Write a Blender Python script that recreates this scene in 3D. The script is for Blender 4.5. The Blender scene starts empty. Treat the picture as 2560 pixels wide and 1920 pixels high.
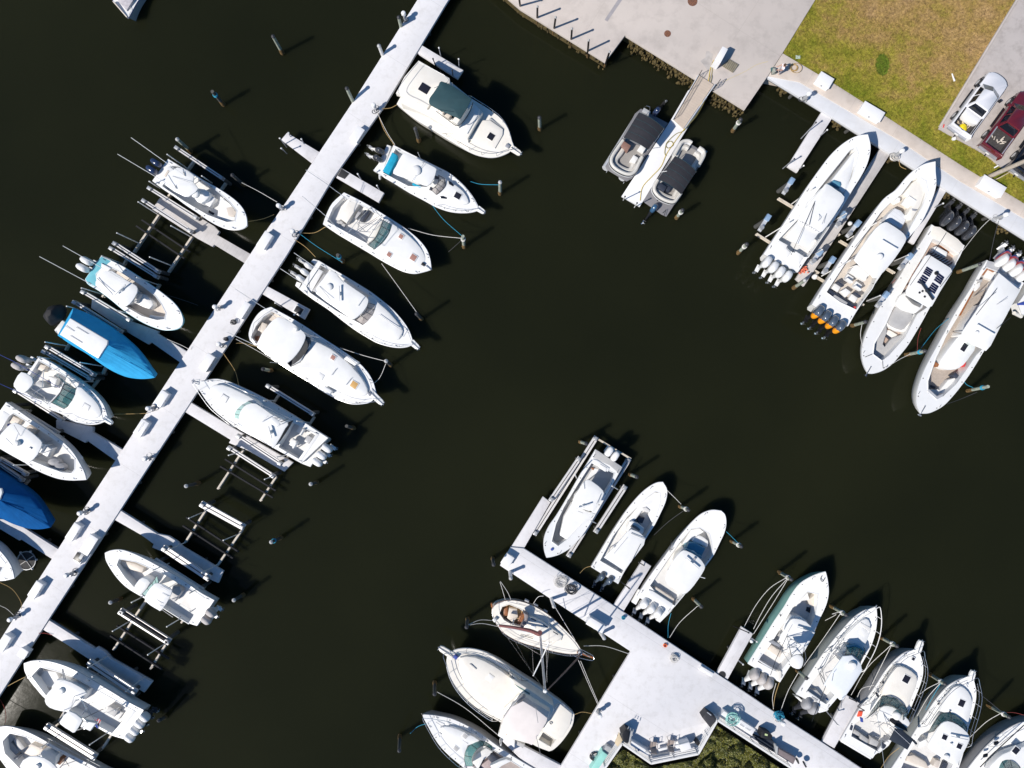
import bpy, bmesh, math, random
from mathutils import Vector, Matrix
from mathutils.geometry import tessellate_polygon
random.seed(7)
R = math.radians
SC = bpy.context.scene
COL = SC.collection

# ---------------------------------------------------------------- camera, sky, sun, exposure
H = 60.0                       # drone height above the water
FPX = 2560 * 24 / 36           # 24 mm lens on a 36 mm wide sensor, in photo pixels
cam = bpy.data.cameras.new("drone_camera")
cam.lens = 24; cam.sensor_width = 36; cam.clip_start = 0.5; cam.clip_end = 2000
camo = bpy.data.objects.new("drone_camera", cam); COL.objects.link(camo)
camo.location = (0,0, H); camo.rotation_euler = (0,0,0)
SC.camera = camo

SUN_EL = R(47.0)
SHX, SHY = math.cos(R(30.5)), math.sin(R(30.5))        # the way shadows fall on the ground
world = bpy.data.worlds.new("World"); SC.world = world; world.use_nodes = True
wn = world.node_tree; wn.nodes.clear()
sky = wn.nodes.new('ShaderNodeTexSky'); sky.sky_type = 'NISHITA'; sky.sun_disc = False
sky.sun_elevation = SUN_EL
sky.sun_rotation = math.atan2(-SHX, -SHY)
sky.air_density = 1.0; sky.dust_density = 0.6; sky.ozone_density = 1.5
bg = wn.nodes.new('ShaderNodeBackground'); bg.inputs[1].default_value = 0.085
out = wn.nodes.new('ShaderNodeOutputWorld')
hs = wn.nodes.new('ShaderNodeHueSaturation'); hs.inputs['Saturation'].default_value = 1.4
wn.links.new(sky.outputs[0], hs.inputs['Color']); wn.links.new(hs.outputs[0], bg.inputs[0]); wn.links.new(bg.outputs[0], out.inputs[0])
sl = bpy.data.lights.new("sun", 'SUN'); sl.energy = 4.6; sl.angle = R(0.5); sl.color = (1,0.94,0.86)
so = bpy.data.objects.new("sun", sl); COL.objects.link(so)
sd = Vector((SHX * math.cos(SUN_EL), SHY * math.cos(SUN_EL),-math.sin(SUN_EL)))
so.rotation_euler = sd.to_track_quat('-Z', 'Y').to_euler(); so.location = (-40,-30,60)
SC.view_settings.view_transform = 'Standard'; SC.view_settings.look = 'None'
SC.view_settings.exposure = 0.12; SC.view_settings.gamma = 1.0
SC.cycles.max_bounces = 6; SC.cycles.transparent_max_bounces = 8
SC.cycles.diffuse_bounces = 3; SC.cycles.glossy_bounces = 3
SC.cycles.sample_clamp_indirect = 4.0

# ---------------------------------------------------------------- photo pixels -> places in the world
def W(px, py, z=0.0):
    k = (H - z) / FPX
    return Vector(((px - 1280) * k, (960 - py) * k, z))
class View:
    """a measuring window on the photograph: (u, v) at a height z -> world"""
    def __init__(s, ox, oy, sc=415 / 1659): s.ox, s.oy, s.sc = ox, oy, sc
    def px(s, u, v): return (s.ox + u * s.sc, s.oy + v * s.sc)
    def __call__(s, u, v, z=0.0):
        return W(s.ox + u * s.sc, s.oy + v * s.sc, z)
PX = View(0,0,1.0)
C_ = 640 / 1659

# ---------------------------------------------------------------- mesh helpers
def area2(p):
    return sum(p[i][0] * p[(i + 1) % len(p)][1] - p[(i + 1) % len(p)][0] * p[i][1] for i in range(len(p))) / 2
def ccw(p):
    p = [Vector(q) for q in p]
    return p if area2(p) > 0 else p[::-1]
def inset(p, d):
    n = len(p); o = []
    for i in range(n):
        a, b, c = p[i - 1], p[i], p[(i + 1) % n]
        e1 = (b - a).to_2d(); e2 = (c - b).to_2d()
        if e1.length < 1e-6 or e2.length < 1e-6: o.append(b.copy()); continue
        e1.normalize(); e2.normalize()
        n1 = Vector((-e1.y, e1.x)); n2 = Vector((-e2.y, e2.x))
        m = n1 + n2
        if m.length < 1e-4: m = n1
        m.normalize(); k = d / max(0.45, m.dot(n1))
        o.append(Vector((b.x + m.x * k, b.y + m.y * k, b.z)))
    return o
def cr(pts, n=4, closed=False):
    pts = [Vector(p) for p in pts]; o = []; m = len(pts)
    rng = range(m if closed else m - 1)
    for i in rng:
        if closed: p0, p1, p2, p3 = pts[i - 1], pts[i], pts[(i + 1) % m], pts[(i + 2) % m]
        else:
            p1, p2 = pts[i], pts[i + 1]
            p0 = pts[i - 1] if i > 0 else p1 * 2 - p2
            p3 = pts[i + 2] if i + 2 < m else p2 * 2 - p1
        for k in range(n):
            t = k / n
            o.append(0.5 * ((2 * p1) + (p2 - p0) * t + (2 * p0 - 5 * p1 + 4 * p2 - p3) * t * t + (3 * p1 - p0 - 3 * p2 + p3) * t ** 3))
    if not closed: o.append(pts[-1])
    return o
class MB:
    def __init__(s): s.v = []; s.f = []
    def add(s, vs, fs):
        o = len(s.v); s.v += [Vector(v) for v in vs]; s.f += [tuple(i + o for i in f) for f in fs]
        return s
    def loft(s, rings, cap0=False, cap1=False, closed=True):
        n = len(rings[0]); vs = [v for r in rings for v in r]; fs = []
        for k in range(len(rings) - 1):
            for i in range(n if closed else n - 1):
                j = (i + 1) % n
                fs.append((k * n + i, k * n + j, (k + 1) * n + j, (k + 1) * n + i))
        if cap0: fs.append(tuple(range(n - 1,-1,-1)))
        if cap1: fs.append(tuple((len(rings) - 1) * n + i for i in range(n)))
        return s.add(vs, fs)
    def fill(s, loops, down=False):
        flat = [v for l in loops for v in l]
        tris = tessellate_polygon([[Vector((v[0], v[1],0)) for v in l] for l in loops])
        fs = []
        for t in tris:
            a, b, c = (flat[i] for i in t)
            up = (b[0] - a[0]) * (c[1] - a[1]) - (b[1] - a[1]) * (c[0] - a[0]) > 0
            fs.append(t if up != down else t[::-1])
        return s.add(flat, fs)
    def prism(s, top, z0, bev=0.04, crown=0.0):
        """top: world polygon at its own heights; straight sides down to z0, rounded upper edge"""
        p = ccw(top)
        b0 = [Vector((q.x, q.y, z0)) for q in p]
        if bev > 0:
            q1 = [q - Vector((0,0, bev)) for q in p]
            q2 = [q - Vector((0,0, bev * .3)) for q in inset(p, bev * .3)]; q3 = inset(p, bev)
            s.loft([b0, q1, q2, q3]); last = q3
        else:
            s.loft([b0, p]); last = p
        if crown:
            c = sum(last, Vector()) / len(last)
            q4 = [c + (q - c) * .55 + Vector((0,0, crown)) for q in last]
            s.loft([last, q4]); last = q4
        s.fill([last]); s.fill([b0], down=True)
        return s
    def beam(s, p0, p1, w, h):
        p0, p1 = Vector(p0), Vector(p1); d = (p1 - p0).normalized()
        l = Vector((0,0,1)).cross(d)
        l = Vector((1,0,0)) if l.length < 1e-3 else l.normalized()
        u = d.cross(l); l = l * w / 2; u = u * h / 2
        r = lambda p: [p - l - u, p + l - u, p + l + u, p - l + u]
        return s.loft([r(p0), r(p1)], True, True)
    def tube(s, pts, r, n=6, r1=None):
        pts = [Vector(p) for p in pts]; rings = []; m = len(pts)
        for i, p in enumerate(pts):
            d = (pts[min(i + 1, m - 1)] - pts[max(i - 1,0)])
            if d.length < 1e-9: d = Vector((0,0,1))
            d.normalize()
            a = d.cross(Vector((0,0,1)) if abs(d.z) < .9 else Vector((1,0,0))).normalized(); b = d.cross(a)
            rr = r if r1 is None else r + (r1 - r) * i / (m - 1)
            rings.append([p + (a * math.cos(t) + b * math.sin(t)) * rr for t in (2 * math.pi * k / n for k in range(n))])
        return s.loft(rings, True, True)
    def lathe(s, c, prof, n=12, sx=1, sy=1):
        c = Vector(c)
        rings = [[c + Vector((r * math.cos(t) * sx, r * math.sin(t) * sy, z)) for t in (2 * math.pi * k / n for k in range(n))] for r, z in prof]
        return s.loft(rings, True, True)
    def cyl(s, c, r, h, n=12, bev=0.02):
        return s.lathe(c, [(r, 0),(r, h - bev),(r - bev, h)], n)
    def box(s, c, d, sx, sy, z0, z1, bev=.03, crown=0):
        """c ground point, d direction of its long side"""
        d = Vector((d[0], d[1],0)).normalized(); l = Vector((-d.y, d.x, 0)); c = Vector((c[0], c[1],0))
        p = [c + d * sx / 2 * a + l * sy / 2 * b + Vector((0,0, z1)) for a, b in ((-1,-1),(1,-1),(1,1),(-1,1))]
        return s.prism(p, z0, bev, crown)
ORIG = {}
def mesh(name, mb, mat, origin, ang=40):
    me = bpy.data.meshes.new(name)
    me.from_pydata([tuple(v - origin) for v in mb.v],[], mb.f)
    me.validate(); me.materials.append(mat)
    bm = bmesh.new(); bm.from_mesh(me)
    bmesh.ops.remove_doubles(bm, verts=bm.verts, dist=1e-5)
    bmesh.ops.recalc_face_normals(bm, faces=bm.faces)
    bm.to_mesh(me); bm.free()
    for p in me.polygons: p.use_smooth = True
    me.set_sharp_from_angle(angle=R(ang))
    return me
def tag(o, label=None, cat=None, group=None, kind=None):
    if label: o['label'] = label
    if cat: o['category'] = cat
    if group: o['group'] = group
    if kind: o['kind'] = kind
    return o
def thing(name, label, cat, loc, group=None):
    o = bpy.data.objects.new(name, None); COL.objects.link(o)
    o.empty_display_size = .3; o.location = loc; ORIG[o.name] = Vector(loc)
    return tag(o, label, cat, group)
def part(parent, name, mb, mat, label=None, ang=40):
    og = ORIG[parent.name]
    o = bpy.data.objects.new(name, mesh(name, mb, mat, og, ang)); COL.objects.link(o)
    o.parent = parent; ORIG[o.name] = og
    if label: o['label'] = label
    return o
def solo(name, mb, mat, label, cat, group=None, kind=None, loc=None, ang=40):
    if loc is None:
        n = len(mb.v); c = sum(mb.v, Vector()) / n
        loc = Vector((c.x, c.y, min(v.z for v in mb.v)))
    loc = Vector(loc)
    o = bpy.data.objects.new(name, mesh(name, mb, mat, loc, ang)); COL.objects.link(o)
    o.location = loc; ORIG[o.name] = loc
    return tag(o, label, cat, group, kind)
def dup(root, loc, rz=0, label=None):
    r = root.copy(); COL.objects.link(r); r.location = loc; r.rotation_euler = (0,0, rz); ORIG[r.name] = Vector(loc)
    if label: r['label'] = label
    for ch in list(root.children):
        c = ch.copy(); COL.objects.link(c); c.parent = r
        for g in ch.children:
            d = g.copy(); COL.objects.link(d); d.parent = c
    return r

# ---------------------------------------------------------------- materials
MATS = {}
def mat(name, col, rough=.5, var=.08, scale=3.0, metal=0.0, bump=0.0, bscale=40.0, alpha=1.0, spec=.5, dirt=None, dirt_amt=.0, dirt_scale=.7, lines=None, coat=0.0):
    m = bpy.data.materials.new(name); m.use_nodes = True; nt = m.node_tree; nd = nt.nodes; L = nt.links
    b = nd['Principled BSDF']
    geo = nd.new('ShaderNodeNewGeometry')
    no = nd.new('ShaderNodeTexNoise'); no.inputs['Scale'].default_value = scale; no.inputs['Detail'].default_value = 5
    L.new(geo.outputs['Position'], no.inputs['Vector'])
    ramp = nd.new('ShaderNodeValToRGB'); ramp.color_ramp.elements[0].position = .3; ramp.color_ramp.elements[1].position = .7
    ramp.color_ramp.elements[0].color = (*[max(0, c * (1 - var)) for c in col],1)
    ramp.color_ramp.elements[1].color = (*[min(1, c * (1 + var)) for c in col],1)
    L.new(no.outputs[0], ramp.inputs[0]); last = ramp.outputs[0]
    def mixin(last, fac_socket, colr):
        mx = nd.new('ShaderNodeMix'); mx.data_type = 'RGBA'
        L.new(fac_socket, mx.inputs['Factor']); L.new(last, mx.inputs['A']); mx.inputs['B'].default_value = (*colr, 1)
        return mx.outputs['Result']
    if dirt:
        n2 = nd.new('ShaderNodeTexNoise'); n2.inputs['Scale'].default_value = dirt_scale; n2.inputs['Detail'].default_value = 8; n2.inputs['Roughness'].default_value = .65
        L.new(geo.outputs['Position'], n2.inputs['Vector'])
        mr = nd.new('ShaderNodeMapRange'); mr.inputs['From Min'].default_value = .48; mr.inputs['From Max'].default_value = .75
        mr.inputs['To Max'].default_value = dirt_amt
        L.new(n2.outputs[0], mr.inputs['Value']); last = mixin(last, mr.outputs[0], dirt)
    for ln in (lines or []):
        (dx, dy), sp, wd, amt, cc = ln
        dot = nd.new('ShaderNodeVectorMath'); dot.operation = 'DOT_PRODUCT'; dot.inputs[1].default_value = (dx, dy, 0)
        L.new(geo.outputs['Position'], dot.inputs[0])
        mo = nd.new('ShaderNodeMath'); mo.operation = 'PINGPONG'; mo.inputs[1].default_value = sp / 2
        L.new(dot.outputs['Value'], mo.inputs[0])
        lt = nd.new('ShaderNodeMath'); lt.operation = 'LESS_THAN'; lt.inputs[1].default_value = wd / 2
        L.new(mo.outputs[0], lt.inputs[0])
        mu = nd.new('ShaderNodeMath'); mu.operation = 'MULTIPLY'; mu.inputs[1].default_value = amt
        L.new(lt.outputs[0], mu.inputs[0]); last = mixin(last, mu.outputs[0], cc)
    L.new(last, b.inputs['Base Color'])
    b.inputs['Roughness'].default_value = rough; b.inputs['Metallic'].default_value = metal
    b.inputs['Specular IOR Level'].default_value = spec
    if coat: b.inputs['Coat Weight'].default_value = coat; b.inputs['Coat Roughness'].default_value = .06
    if alpha < 1: b.inputs['Alpha'].default_value = alpha
    if bump:
        n3 = nd.new('ShaderNodeTexNoise'); n3.inputs['Scale'].default_value = bscale; n3.inputs['Detail'].default_value = 4
        L.new(geo.outputs['Position'], n3.inputs['Vector'])
        bp = nd.new('ShaderNodeBump'); bp.inputs['Strength'].default_value = bump; bp.inputs['Distance'].default_value = .02
        L.new(n3.outputs[0], bp.inputs['Height']); L.new(bp.outputs[0], b.inputs['Normal'])
    MATS[name] = m
    return m
AX = (math.cos(R(57.2)), math.sin(R(57.2)))      # along the long west dock
PP = (-AX[1], AX[0])
white = mat('white_gelcoat', (.80,.80,.79),.28,.02,1.5, spec=.5, dirt=(.62,.61,.57), dirt_amt=.25, dirt_scale=1.3)
cream = mat('cream_gelcoat', (.80,.765,.70),.32,.02,1.5, dirt=(.62,.57,.48), dirt_amt=.3, dirt_scale=1.2)
nonskid = mat('white_nonskid_floor', (.72,.71,.69),.6,.03,2, bump=.25, bscale=60, dirt=(.5,.47,.42), dirt_amt=.4)
beigefl = mat('beige_deck_floor', (.58,.52,.46),.6,.04,2, bump=.25, bscale=60, dirt=(.42,.37,.31), dirt_amt=.4)
greyfl = mat('grey_deck_floor', (.42,.42,.42),.6,.04,2, bump=.25, bscale=60, dirt=(.32,.31,.3), dirt_amt=.4)
teak = mat('tan_teak_deck', (.47,.36,.295),.65,.1,6, lines=[((.87,.49),.12,.02,.45,(.2,.13,.1))])
teak2 = mat('grey_teak_deck', (.40,.345,.30),.65,.1,6, lines=[((.87,.49),.12,.02,.4,(.2,.16,.13))])
aqua = mat('aqua_gelcoat', (.16,.46,.54),.25,.04,2)
seafoam = mat('seafoam_green_gelcoat', (.30,.56,.50),.25,.04,2)
greyhull = mat('grey_gelcoat', (.42,.425,.44),.3,.04,2)
palehull = mat('pale_green_gelcoat', (.46,.49,.48),.3,.04,2)
vinylw = mat('white_vinyl', (.78,.775,.76),.45,.03,4)
vinylg = mat('grey_vinyl', (.43,.425,.42),.5,.06,4, bump=.2, bscale=12)
vinylb = mat('beige_vinyl', (.66,.59,.51),.5,.05,4)
vinyld = mat('dark_blue_vinyl', (.03,.038,.06),.5,.1,4)
bluepad = mat('teal_blue_vinyl', (.10,.27,.38),.45,.06,4)
tealcan = mat('teal_canvas', (.02,.34,.52),.8, spec=.12, var= .10, scale=3, bump=.5, bscale=7)
skycan = mat('light_blue_canvas', (.035,.34,.64),.8, spec=.12, var= .06, scale=2, bump=.55, bscale=5)
navycan = mat('royal_blue_canvas', (.002,.075,.25),.8, spec=.1, var= .08, scale=2, bump=.4, bscale=5)
greencan = mat('dark_green_canvas', (.018,.058,.070),.75,.08,2, bump=.25, bscale=9)
darkcan = mat('navy_canvas', (.012,.020,.035),.75,.1,3, bump=.25, bscale=9)
blackcan = mat('charcoal_canvas', (.020,.020,.026),.8,.12,3, bump=.3, bscale=10, lines=[((.87,.49),.42,.02,.15,(.07,.07,.08))])
blackcov = mat('black_engine_cover', (.008,.008,.010),.75,.15,4, bump=.6, bscale=8)
maroon = mat('maroon_canvas', (.20,.075,.07),.75,.2,9, bump=.5, bscale=20)
dglass = mat('dark_glass', (.010,.013,.02),.06,.1,2)
hglass = mat('smoked_hatch_glass', (.018,.018,.026),.12,.2,2)
tglass = mat('teal_glass', (.10,.26,.25),.07,.05,2, alpha=.62)
mglass = mat('mint_glass', (.48,.72,.66),.08,.05,2, alpha=.7)
oglass = mat('amber_glass', (.66,.55,.49),.1,.05,2, alpha=.4)
steel = mat('stainless_steel', (.62,.63,.65),.22,.05,3, metal=.9)
alu = mat('aluminium', (.66,.67,.69),.38,.07,3, metal=.35)
dalu = mat('grey_aluminium', (.36,.37,.40),.45,.1,3, metal=.3)
black = mat('black_plastic', (.014,.014,.016),.4,.2,4)
rubber = mat('black_rubber', (.018,.018,.02),.7,.2,4)
eng_w = mat('white_engine_paint', (.79,.79,.79),.2,.02,2, coat=.3)
eng_n = mat('navy_engine_paint', (.020,.034,.085),.16,.1,2, coat=.6)
eng_b = mat('black_engine_paint', (.045,.048,.058),.2,.1,2, coat=.6)
eng_g = mat('slate_engine_paint', (.075,.10,.14),.18,.1,2, coat=.6)
eng_blue = mat('steel_blue_engine_paint', (.035,.09,.17),.16,.1,2, coat=.6)
eng_c = mat('grey_engine_cover', (.33,.33,.345),.7,.08,4, bump=.5, bscale=12)
eng_t = mat('taupe_engine_cover', (.46,.43,.415),.7,.08,4, bump=.5, bscale=12)
eng_o = mat('orange_engine_paint', (.80,.30,.015),.25,.05,3, coat=.4)
solar = mat('solar_cell', (.008,.012,.045),.15,.3,5)
wood = mat('varnished_wood', (.30,.12,.05),.35,.2,8)
redm = mat('red_fabric', (.62,.05,.05),.6,.15,6)
bluem = mat('blue_fabric', (.03,.06,.30),.6,.15,6)
yellowm = mat('yellow_plastic', (.80,.62,.01),.5,.1,6, bump=.4, bscale=9)
orangem = mat('orange_plastic', (.85,.16,.03),.5,.15,6)
dockw = mat('white_dock_concrete', (.70,.69,.70),.8,.03,.8, bump=.15, bscale=30, dirt=(.47,.455,.44), dirt_amt=.5, dirt_scale=1.6, lines=[(PP, 30,.05,.1,(.45,.45,.45)),(AX, 6.0,.04,.3,(.35,.34,.34))])
dockf = mat('pale_grey_finger_concrete', (.66,.645,.655),.8,.04,.9, bump=.15, bscale=30, dirt=(.40,.38,.36), dirt_amt=.45, dirt_scale=1.2, lines=[(PP, 2.4,.03,.2,(.3,.29,.29))])
dockp = mat('grey_timber_platform', (.52,.495,.485),.8,.06,2, bump=.2, bscale=30, dirt=(.3,.28,.26), dirt_amt=.4, lines=[(PP, .3,.03,.18,(.22,.2,.19))])
dockside = mat('dark_dock_fascia', (.10,.10,.10),.8,.25,3)
walkw = mat('pale_blue_grey_walkway', (.60,.61,.635),.8,.03,.8, bump=.15, bscale=30, dirt=(.46,.45,.44), dirt_amt=.3, dirt_scale=1.1, lines=[((.86,-.51),6.0,.03,.3,(.38,.38,.39))])
cap_m = mat('tan_seawall_cap', (.56,.49,.43),.85,.05,1.2, bump=.2, bscale=20, dirt=(.40,.34,.29), dirt_amt=.5, dirt_scale=1.6, lines=[((.86,-.51),4.3,.03,.35,(.3,.25,.2))])
conc = mat('tan_concrete', (.52,.465,.425),.85,.035,.5, bump=.2, bscale=20, dirt=(.38,.34,.31), dirt_amt=.75, dirt_scale=.8, lines=[((.54,.84),9.0,.035,.4,(.36,.32,.28)),((-.84,.54),11.0,.035,.35,(.36,.32,.28))])
asph = mat('weathered_parking_concrete', (.41,.375,.36),.9,.05,.8, bump=.3, bscale=25, dirt=(.26,.235,.22), dirt_amt=.8, dirt_scale=1.3, lines=[((.86,-.51),2.9,.035,.22,(.27,.25,.24))])
weed = mat('barnacles_and_weed', (.085,.062,.020),.9,.6,5, bump=1.0, bscale=14)
pilew = mat('weathered_piling_wood', (.30,.33,.27),.85,.3,6, bump=.4, bscale=25)
pilem = mat('waterline_growth', (.15,.09,.03),.9,.6,9, bump=.6, bscale=25)
piled = mat('dark_piling_wood', (.075,.075,.07),.85,.3,6, bump=.4, bscale=25)
capd = mat('dark_piling_cap', (.035,.035,.04),.5,.2,4)
capw = mat('white_piling_cap', (.42,.42,.42),.4,.04,4)
ropew = mat('white_rope', (.62,.60,.57),.8,.2,20)
ropeb = mat('blue_rope', (.02,.25,.38),.8,.2,20)
ropey = mat('tan_rope', (.45,.30,.12),.8,.2,20)
roper = mat('red_rope', (.30,.05,.04),.8,.2,20)
ropek = mat('dark_rope', (.05,.05,.055),.8,.2,20)
hosey = mat('yellow_cord', (.55,.40,.03),.6,.15,10)
liftb = mat('lift_beam_aluminium', (.68,.665,.66),.45,.05,2, metal=.15, dirt=(.45,.43,.4), dirt_amt=.5, dirt_scale=2)
tanb = mat('tan_lift_crossbeam', (.58,.52,.44),.7,.08,3, dirt=(.35,.28,.2), dirt_amt=.6, dirt_scale=2)
pvc = mat('white_pvc', (.74,.73,.71),.4,.04,3)
carpet = mat('black_bunk_carpet', (.018,.018,.02),.95,.2,10)
boxw = mat('white_fibreglass', (.78,.78,.785),.4,.02,2, dirt=(.6,.59,.57), dirt_amt=.3, dirt_scale=2)
mintb = mat('mint_fibreglass', (.32,.66,.58),.4,.04,2)
greybx = mat('grey_fibreglass', (.40,.41,.42),.5,.05,2)
tanbx = mat('tan_board', (.62,.51,.35),.7,.06,3)
iron = mat('rusty_iron', (.16,.075,.05),.8,.4,12, bump=.4, bscale=40)
hgalv = mat('galvanised_steel', (.45,.46,.47),.45,.1,4, metal=.5)
gwood = mat('weathered_plank', (.23,.205,.15),.9,.2,4, lines=[((.86,-.51),.16,.035,.8,(.05,.045,.03))])
rampw = mat('tan_ramp_plank', (.44,.37,.31),.85,.06,3, lines=[((.5,.866),.2,.025,.35,(.3,.24,.19))])
pole_m = mat('tan_pole_wood', (.42,.365,.30),.85,.12,3, bump=.3, bscale=20)
car_w = mat('white_car_paint', (.74,.74,.77),.25,.02,2, coat=.5)
car_r = mat('maroon_car_paint', (.115,.012,.020),.22,.08,2, coat=.7)
car_k = mat('black_car_paint', (.010,.012,.020),.2,.1,2, coat=.7)
bedm = mat('dark_bed_liner', (.055,.050,.050),.8,.3,6, bump=.4, bscale=30)
skin = mat('skin', (.50,.27,.19),.55,.06,6)
hairm = mat('brown_hair', (.085,.045,.025),.6,.3,30)
shirt = mat('white_shirt', (.74,.70,.71),.8,.04,8)
trous = mat('grey_trousers', (.24,.22,.25),.85,.08,8)
wick = mat('taupe_mesh_fabric', (.34,.28,.25),.8,.15,20)
frame_m = mat('bronze_chair_frame', (.12,.09,.08),.5,.1,6)
# ================================================================ SETTING
def water_mat():
    m = bpy.data.materials.new('murky_green_water'); m.use_nodes = True; nt = m.node_tree; nd = nt.nodes; L = nt.links
    b = nd['Principled BSDF']
    geo = nd.new('ShaderNodeNewGeometry')
    n = nd.new('ShaderNodeTexNoise'); n.inputs['Scale'].default_value = .05; n.inputs['Detail'].default_value = 5
    L.new(geo.outputs['Position'], n.inputs['Vector'])
    r = nd.new('ShaderNodeValToRGB'); r.color_ramp.elements[0].position = .35; r.color_ramp.elements[1].position = .68
    r.color_ramp.elements[0].color = (.0096,.0110,.0054,1); r.color_ramp.elements[1].color = (.0128,.0142,.0066,1)
    L.new(n.outputs[0], r.inputs[0]); L.new(r.outputs[0], b.inputs['Base Color'])
    b.inputs['Subsurface Weight'].default_value = 1.0
    b.inputs['Subsurface Radius'].default_value = (1.0,1.0,.8)
    b.inputs['Subsurface Scale'].default_value = 1.1
    b.subsurface_method = 'BURLEY'
    b.inputs['Specular IOR Level'].default_value = .13; b.inputs['Roughness'].default_value = .07; b.inputs['IOR'].default_value = 1.33
    mp = nd.new('ShaderNodeMapping'); mp.inputs['Scale'].default_value = (1,1.6,1); mp.inputs['Rotation'].default_value = (0,0,.6)
    L.new(geo.outputs['Position'], mp.inputs['Vector'])
    w1 = nd.new('ShaderNodeTexNoise'); w1.inputs['Scale'].default_value = 1.1; w1.inputs['Detail'].default_value = 6; w1.inputs['Roughness'].default_value = .55
    L.new(mp.outputs[0], w1.inputs['Vector'])
    bp = nd.new('ShaderNodeBump'); bp.inputs['Strength'].default_value = .07; bp.inputs['Distance'].default_value = .05
    L.new(w1.outputs[0], bp.inputs['Height']); L.new(bp.outputs[0], b.inputs['Normal'])
    return m
wm = water_mat()
m = MB(); m.add([(-400,-400,0),(400,-400,0),(400,400,0),(-400,400,0)],[(0,1,2,3)])
solo('water', m, wm, 'dark green murky harbour water', 'water', kind='structure', loc=(0,0,0))

ZL = 1.45
def slabpx(pts, z, z0=-2, bev=.03, V=PX): return MB().prism([V(u, v, z) for u, v in pts], z0, bev)
# land
LAND = [(1190,-160),(1252,-18),(1300,22),(1513,156),(1563,89),(1862,276),(1930,196),(2060,275),(2205,366),(2560,590),(2760,716),(2900,716),(2900,-300),(1190,-300)]
solo('ground', slabpx([(1250,-300),(1275,-20),(1500,120),(1563,80),(1860,255),(1925,160),(2100,240),(2560,520),(2900,735),(2900,-300)],1.30), conc, 'bare ground under the lawn and parking', 'ground', kind='structure')
solo('concrete_plaza', slabpx([(1190,-300),(1205,-60),(1300,22),(1513,155),(1563,88),(1862,274),(1921,188),(1957,132),(2040,-3),(2230,-300)],1.52,1.24), conc, 'tan concrete plaza on the bulkhead', 'plaza', kind='structure')
solo('bulkhead_wall', MB().prism(inset(ccw([PX(u, v, 1.24) for u, v in [(1190,-300),(1205,-60),(1300,22),(1513,155),(1563,88),(1862,274),(1921,188),(1957,132),(2040,-3),(2230,-300)]]),.14),-2,0), weed, 'weed covered bulkhead wall under the plaza edge, coloured dark for its shaded face', 'bulkhead wall')  # weed growth; the dark colour also paints in the shading of the wall face
solo('seawall_cap', slabpx([(1921,190),(1957,133),(2087,210),(2218,293),(2400,411),(2560,508),(2900,720),(2900,760),(2560,545),(2400,452),(2248,350),(2000,205)],1.46), cap_m, 'tan concrete seawall cap', 'seawall', kind='structure')
def grass_mat():
    m = bpy.data.materials.new('patchy_lawn'); m.use_nodes = True; nt = m.node_tree; nd = nt.nodes; L = nt.links
    b = nd['Principled BSDF']; b.inputs['Roughness'].default_value = .9; b.inputs['Specular IOR Level'].default_value = .2
    geo = nd.new('ShaderNodeNewGeometry')
    # dryness grows away from the water
    dot = nd.new('ShaderNodeVectorMath'); dot.operation = 'DOT_PRODUCT'; dot.inputs[1].default_value = (.51,.86,0)
    L.new(geo.outputs['Position'], dot.inputs[0])
    mr = nd.new('ShaderNodeMapRange')
    a = PX(2200,290,1.4); c = PX(2280,40,1.4)
    mr.inputs['From Min'].default_value = a.x * .51 + a.y * .86; mr.inputs['From Max'].default_value = c.x * .51 + c.y * .86
    mr.inputs['To Min'].default_value = -.16; mr.inputs['To Max'].default_value = .17
    L.new(dot.outputs['Value'], mr.inputs['Value'])
    n1 = nd.new('ShaderNodeTexNoise'); n1.inputs['Scale'].default_value = .5; n1.inputs['Detail'].default_value = 9; n1.inputs['Roughness'].default_value = .68
    L.new(geo.outputs['Position'], n1.inputs['Vector'])
    ad = nd.new('ShaderNodeMath'); ad.operation = 'ADD'; L.new(n1.outputs[0], ad.inputs[0]); L.new(mr.outputs[0], ad.inputs[1])
    r = nd.new('ShaderNodeValToRGB'); e = r.color_ramp.elements
    e[0].position = .22; e[0].color = (.14,.165,.012,1); e[1].position = .86; e[1].color = (.36,.235,.115,1)
    k = e.new(.45); k.color = (.25,.22,.032,1); k = e.new(.62); k.color = (.315,.215,.072,1)
    L.new(ad.outputs[0], r.inputs[0])
    n2 = nd.new('ShaderNodeTexNoise'); n2.inputs['Scale'].default_value = 4.5; n2.inputs['Detail'].default_value = 6; n2.inputs['Roughness'].default_value = .7
    L.new(geo.outputs['Position'], n2.inputs['Vector'])
    m2 = nd.new('ShaderNodeMapRange'); m2.inputs['From Min'].default_value = .3; m2.inputs['From Max'].default_value = .7; m2.inputs['To Min'].default_value = .5; m2.inputs['To Max'].default_value = 1.55
    L.new(n2.outputs[0], m2.inputs['Value'])
    mx = nd.new('ShaderNodeVectorMath'); mx.operation = 'SCALE'; L.new(r.outputs[0], mx.inputs[0]); L.new(m2.outputs[0], mx.inputs['Scale'])
    L.new(mx.outputs[0], b.inputs['Base Color'])
    n3 = nd.new('ShaderNodeTexNoise'); n3.inputs['Scale'].default_value = 18; n3.inputs['Detail'].default_value = 4
    L.new(geo.outputs['Position'], n3.inputs['Vector'])
    bp = nd.new('ShaderNodeBump'); bp.inputs['Strength'].default_value = .8; bp.inputs['Distance'].default_value = .05
    L.new(n3.outputs[0], bp.inputs['Height']); L.new(bp.outputs[0], b.inputs['Normal'])
    return m
gm = grass_mat()
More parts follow.
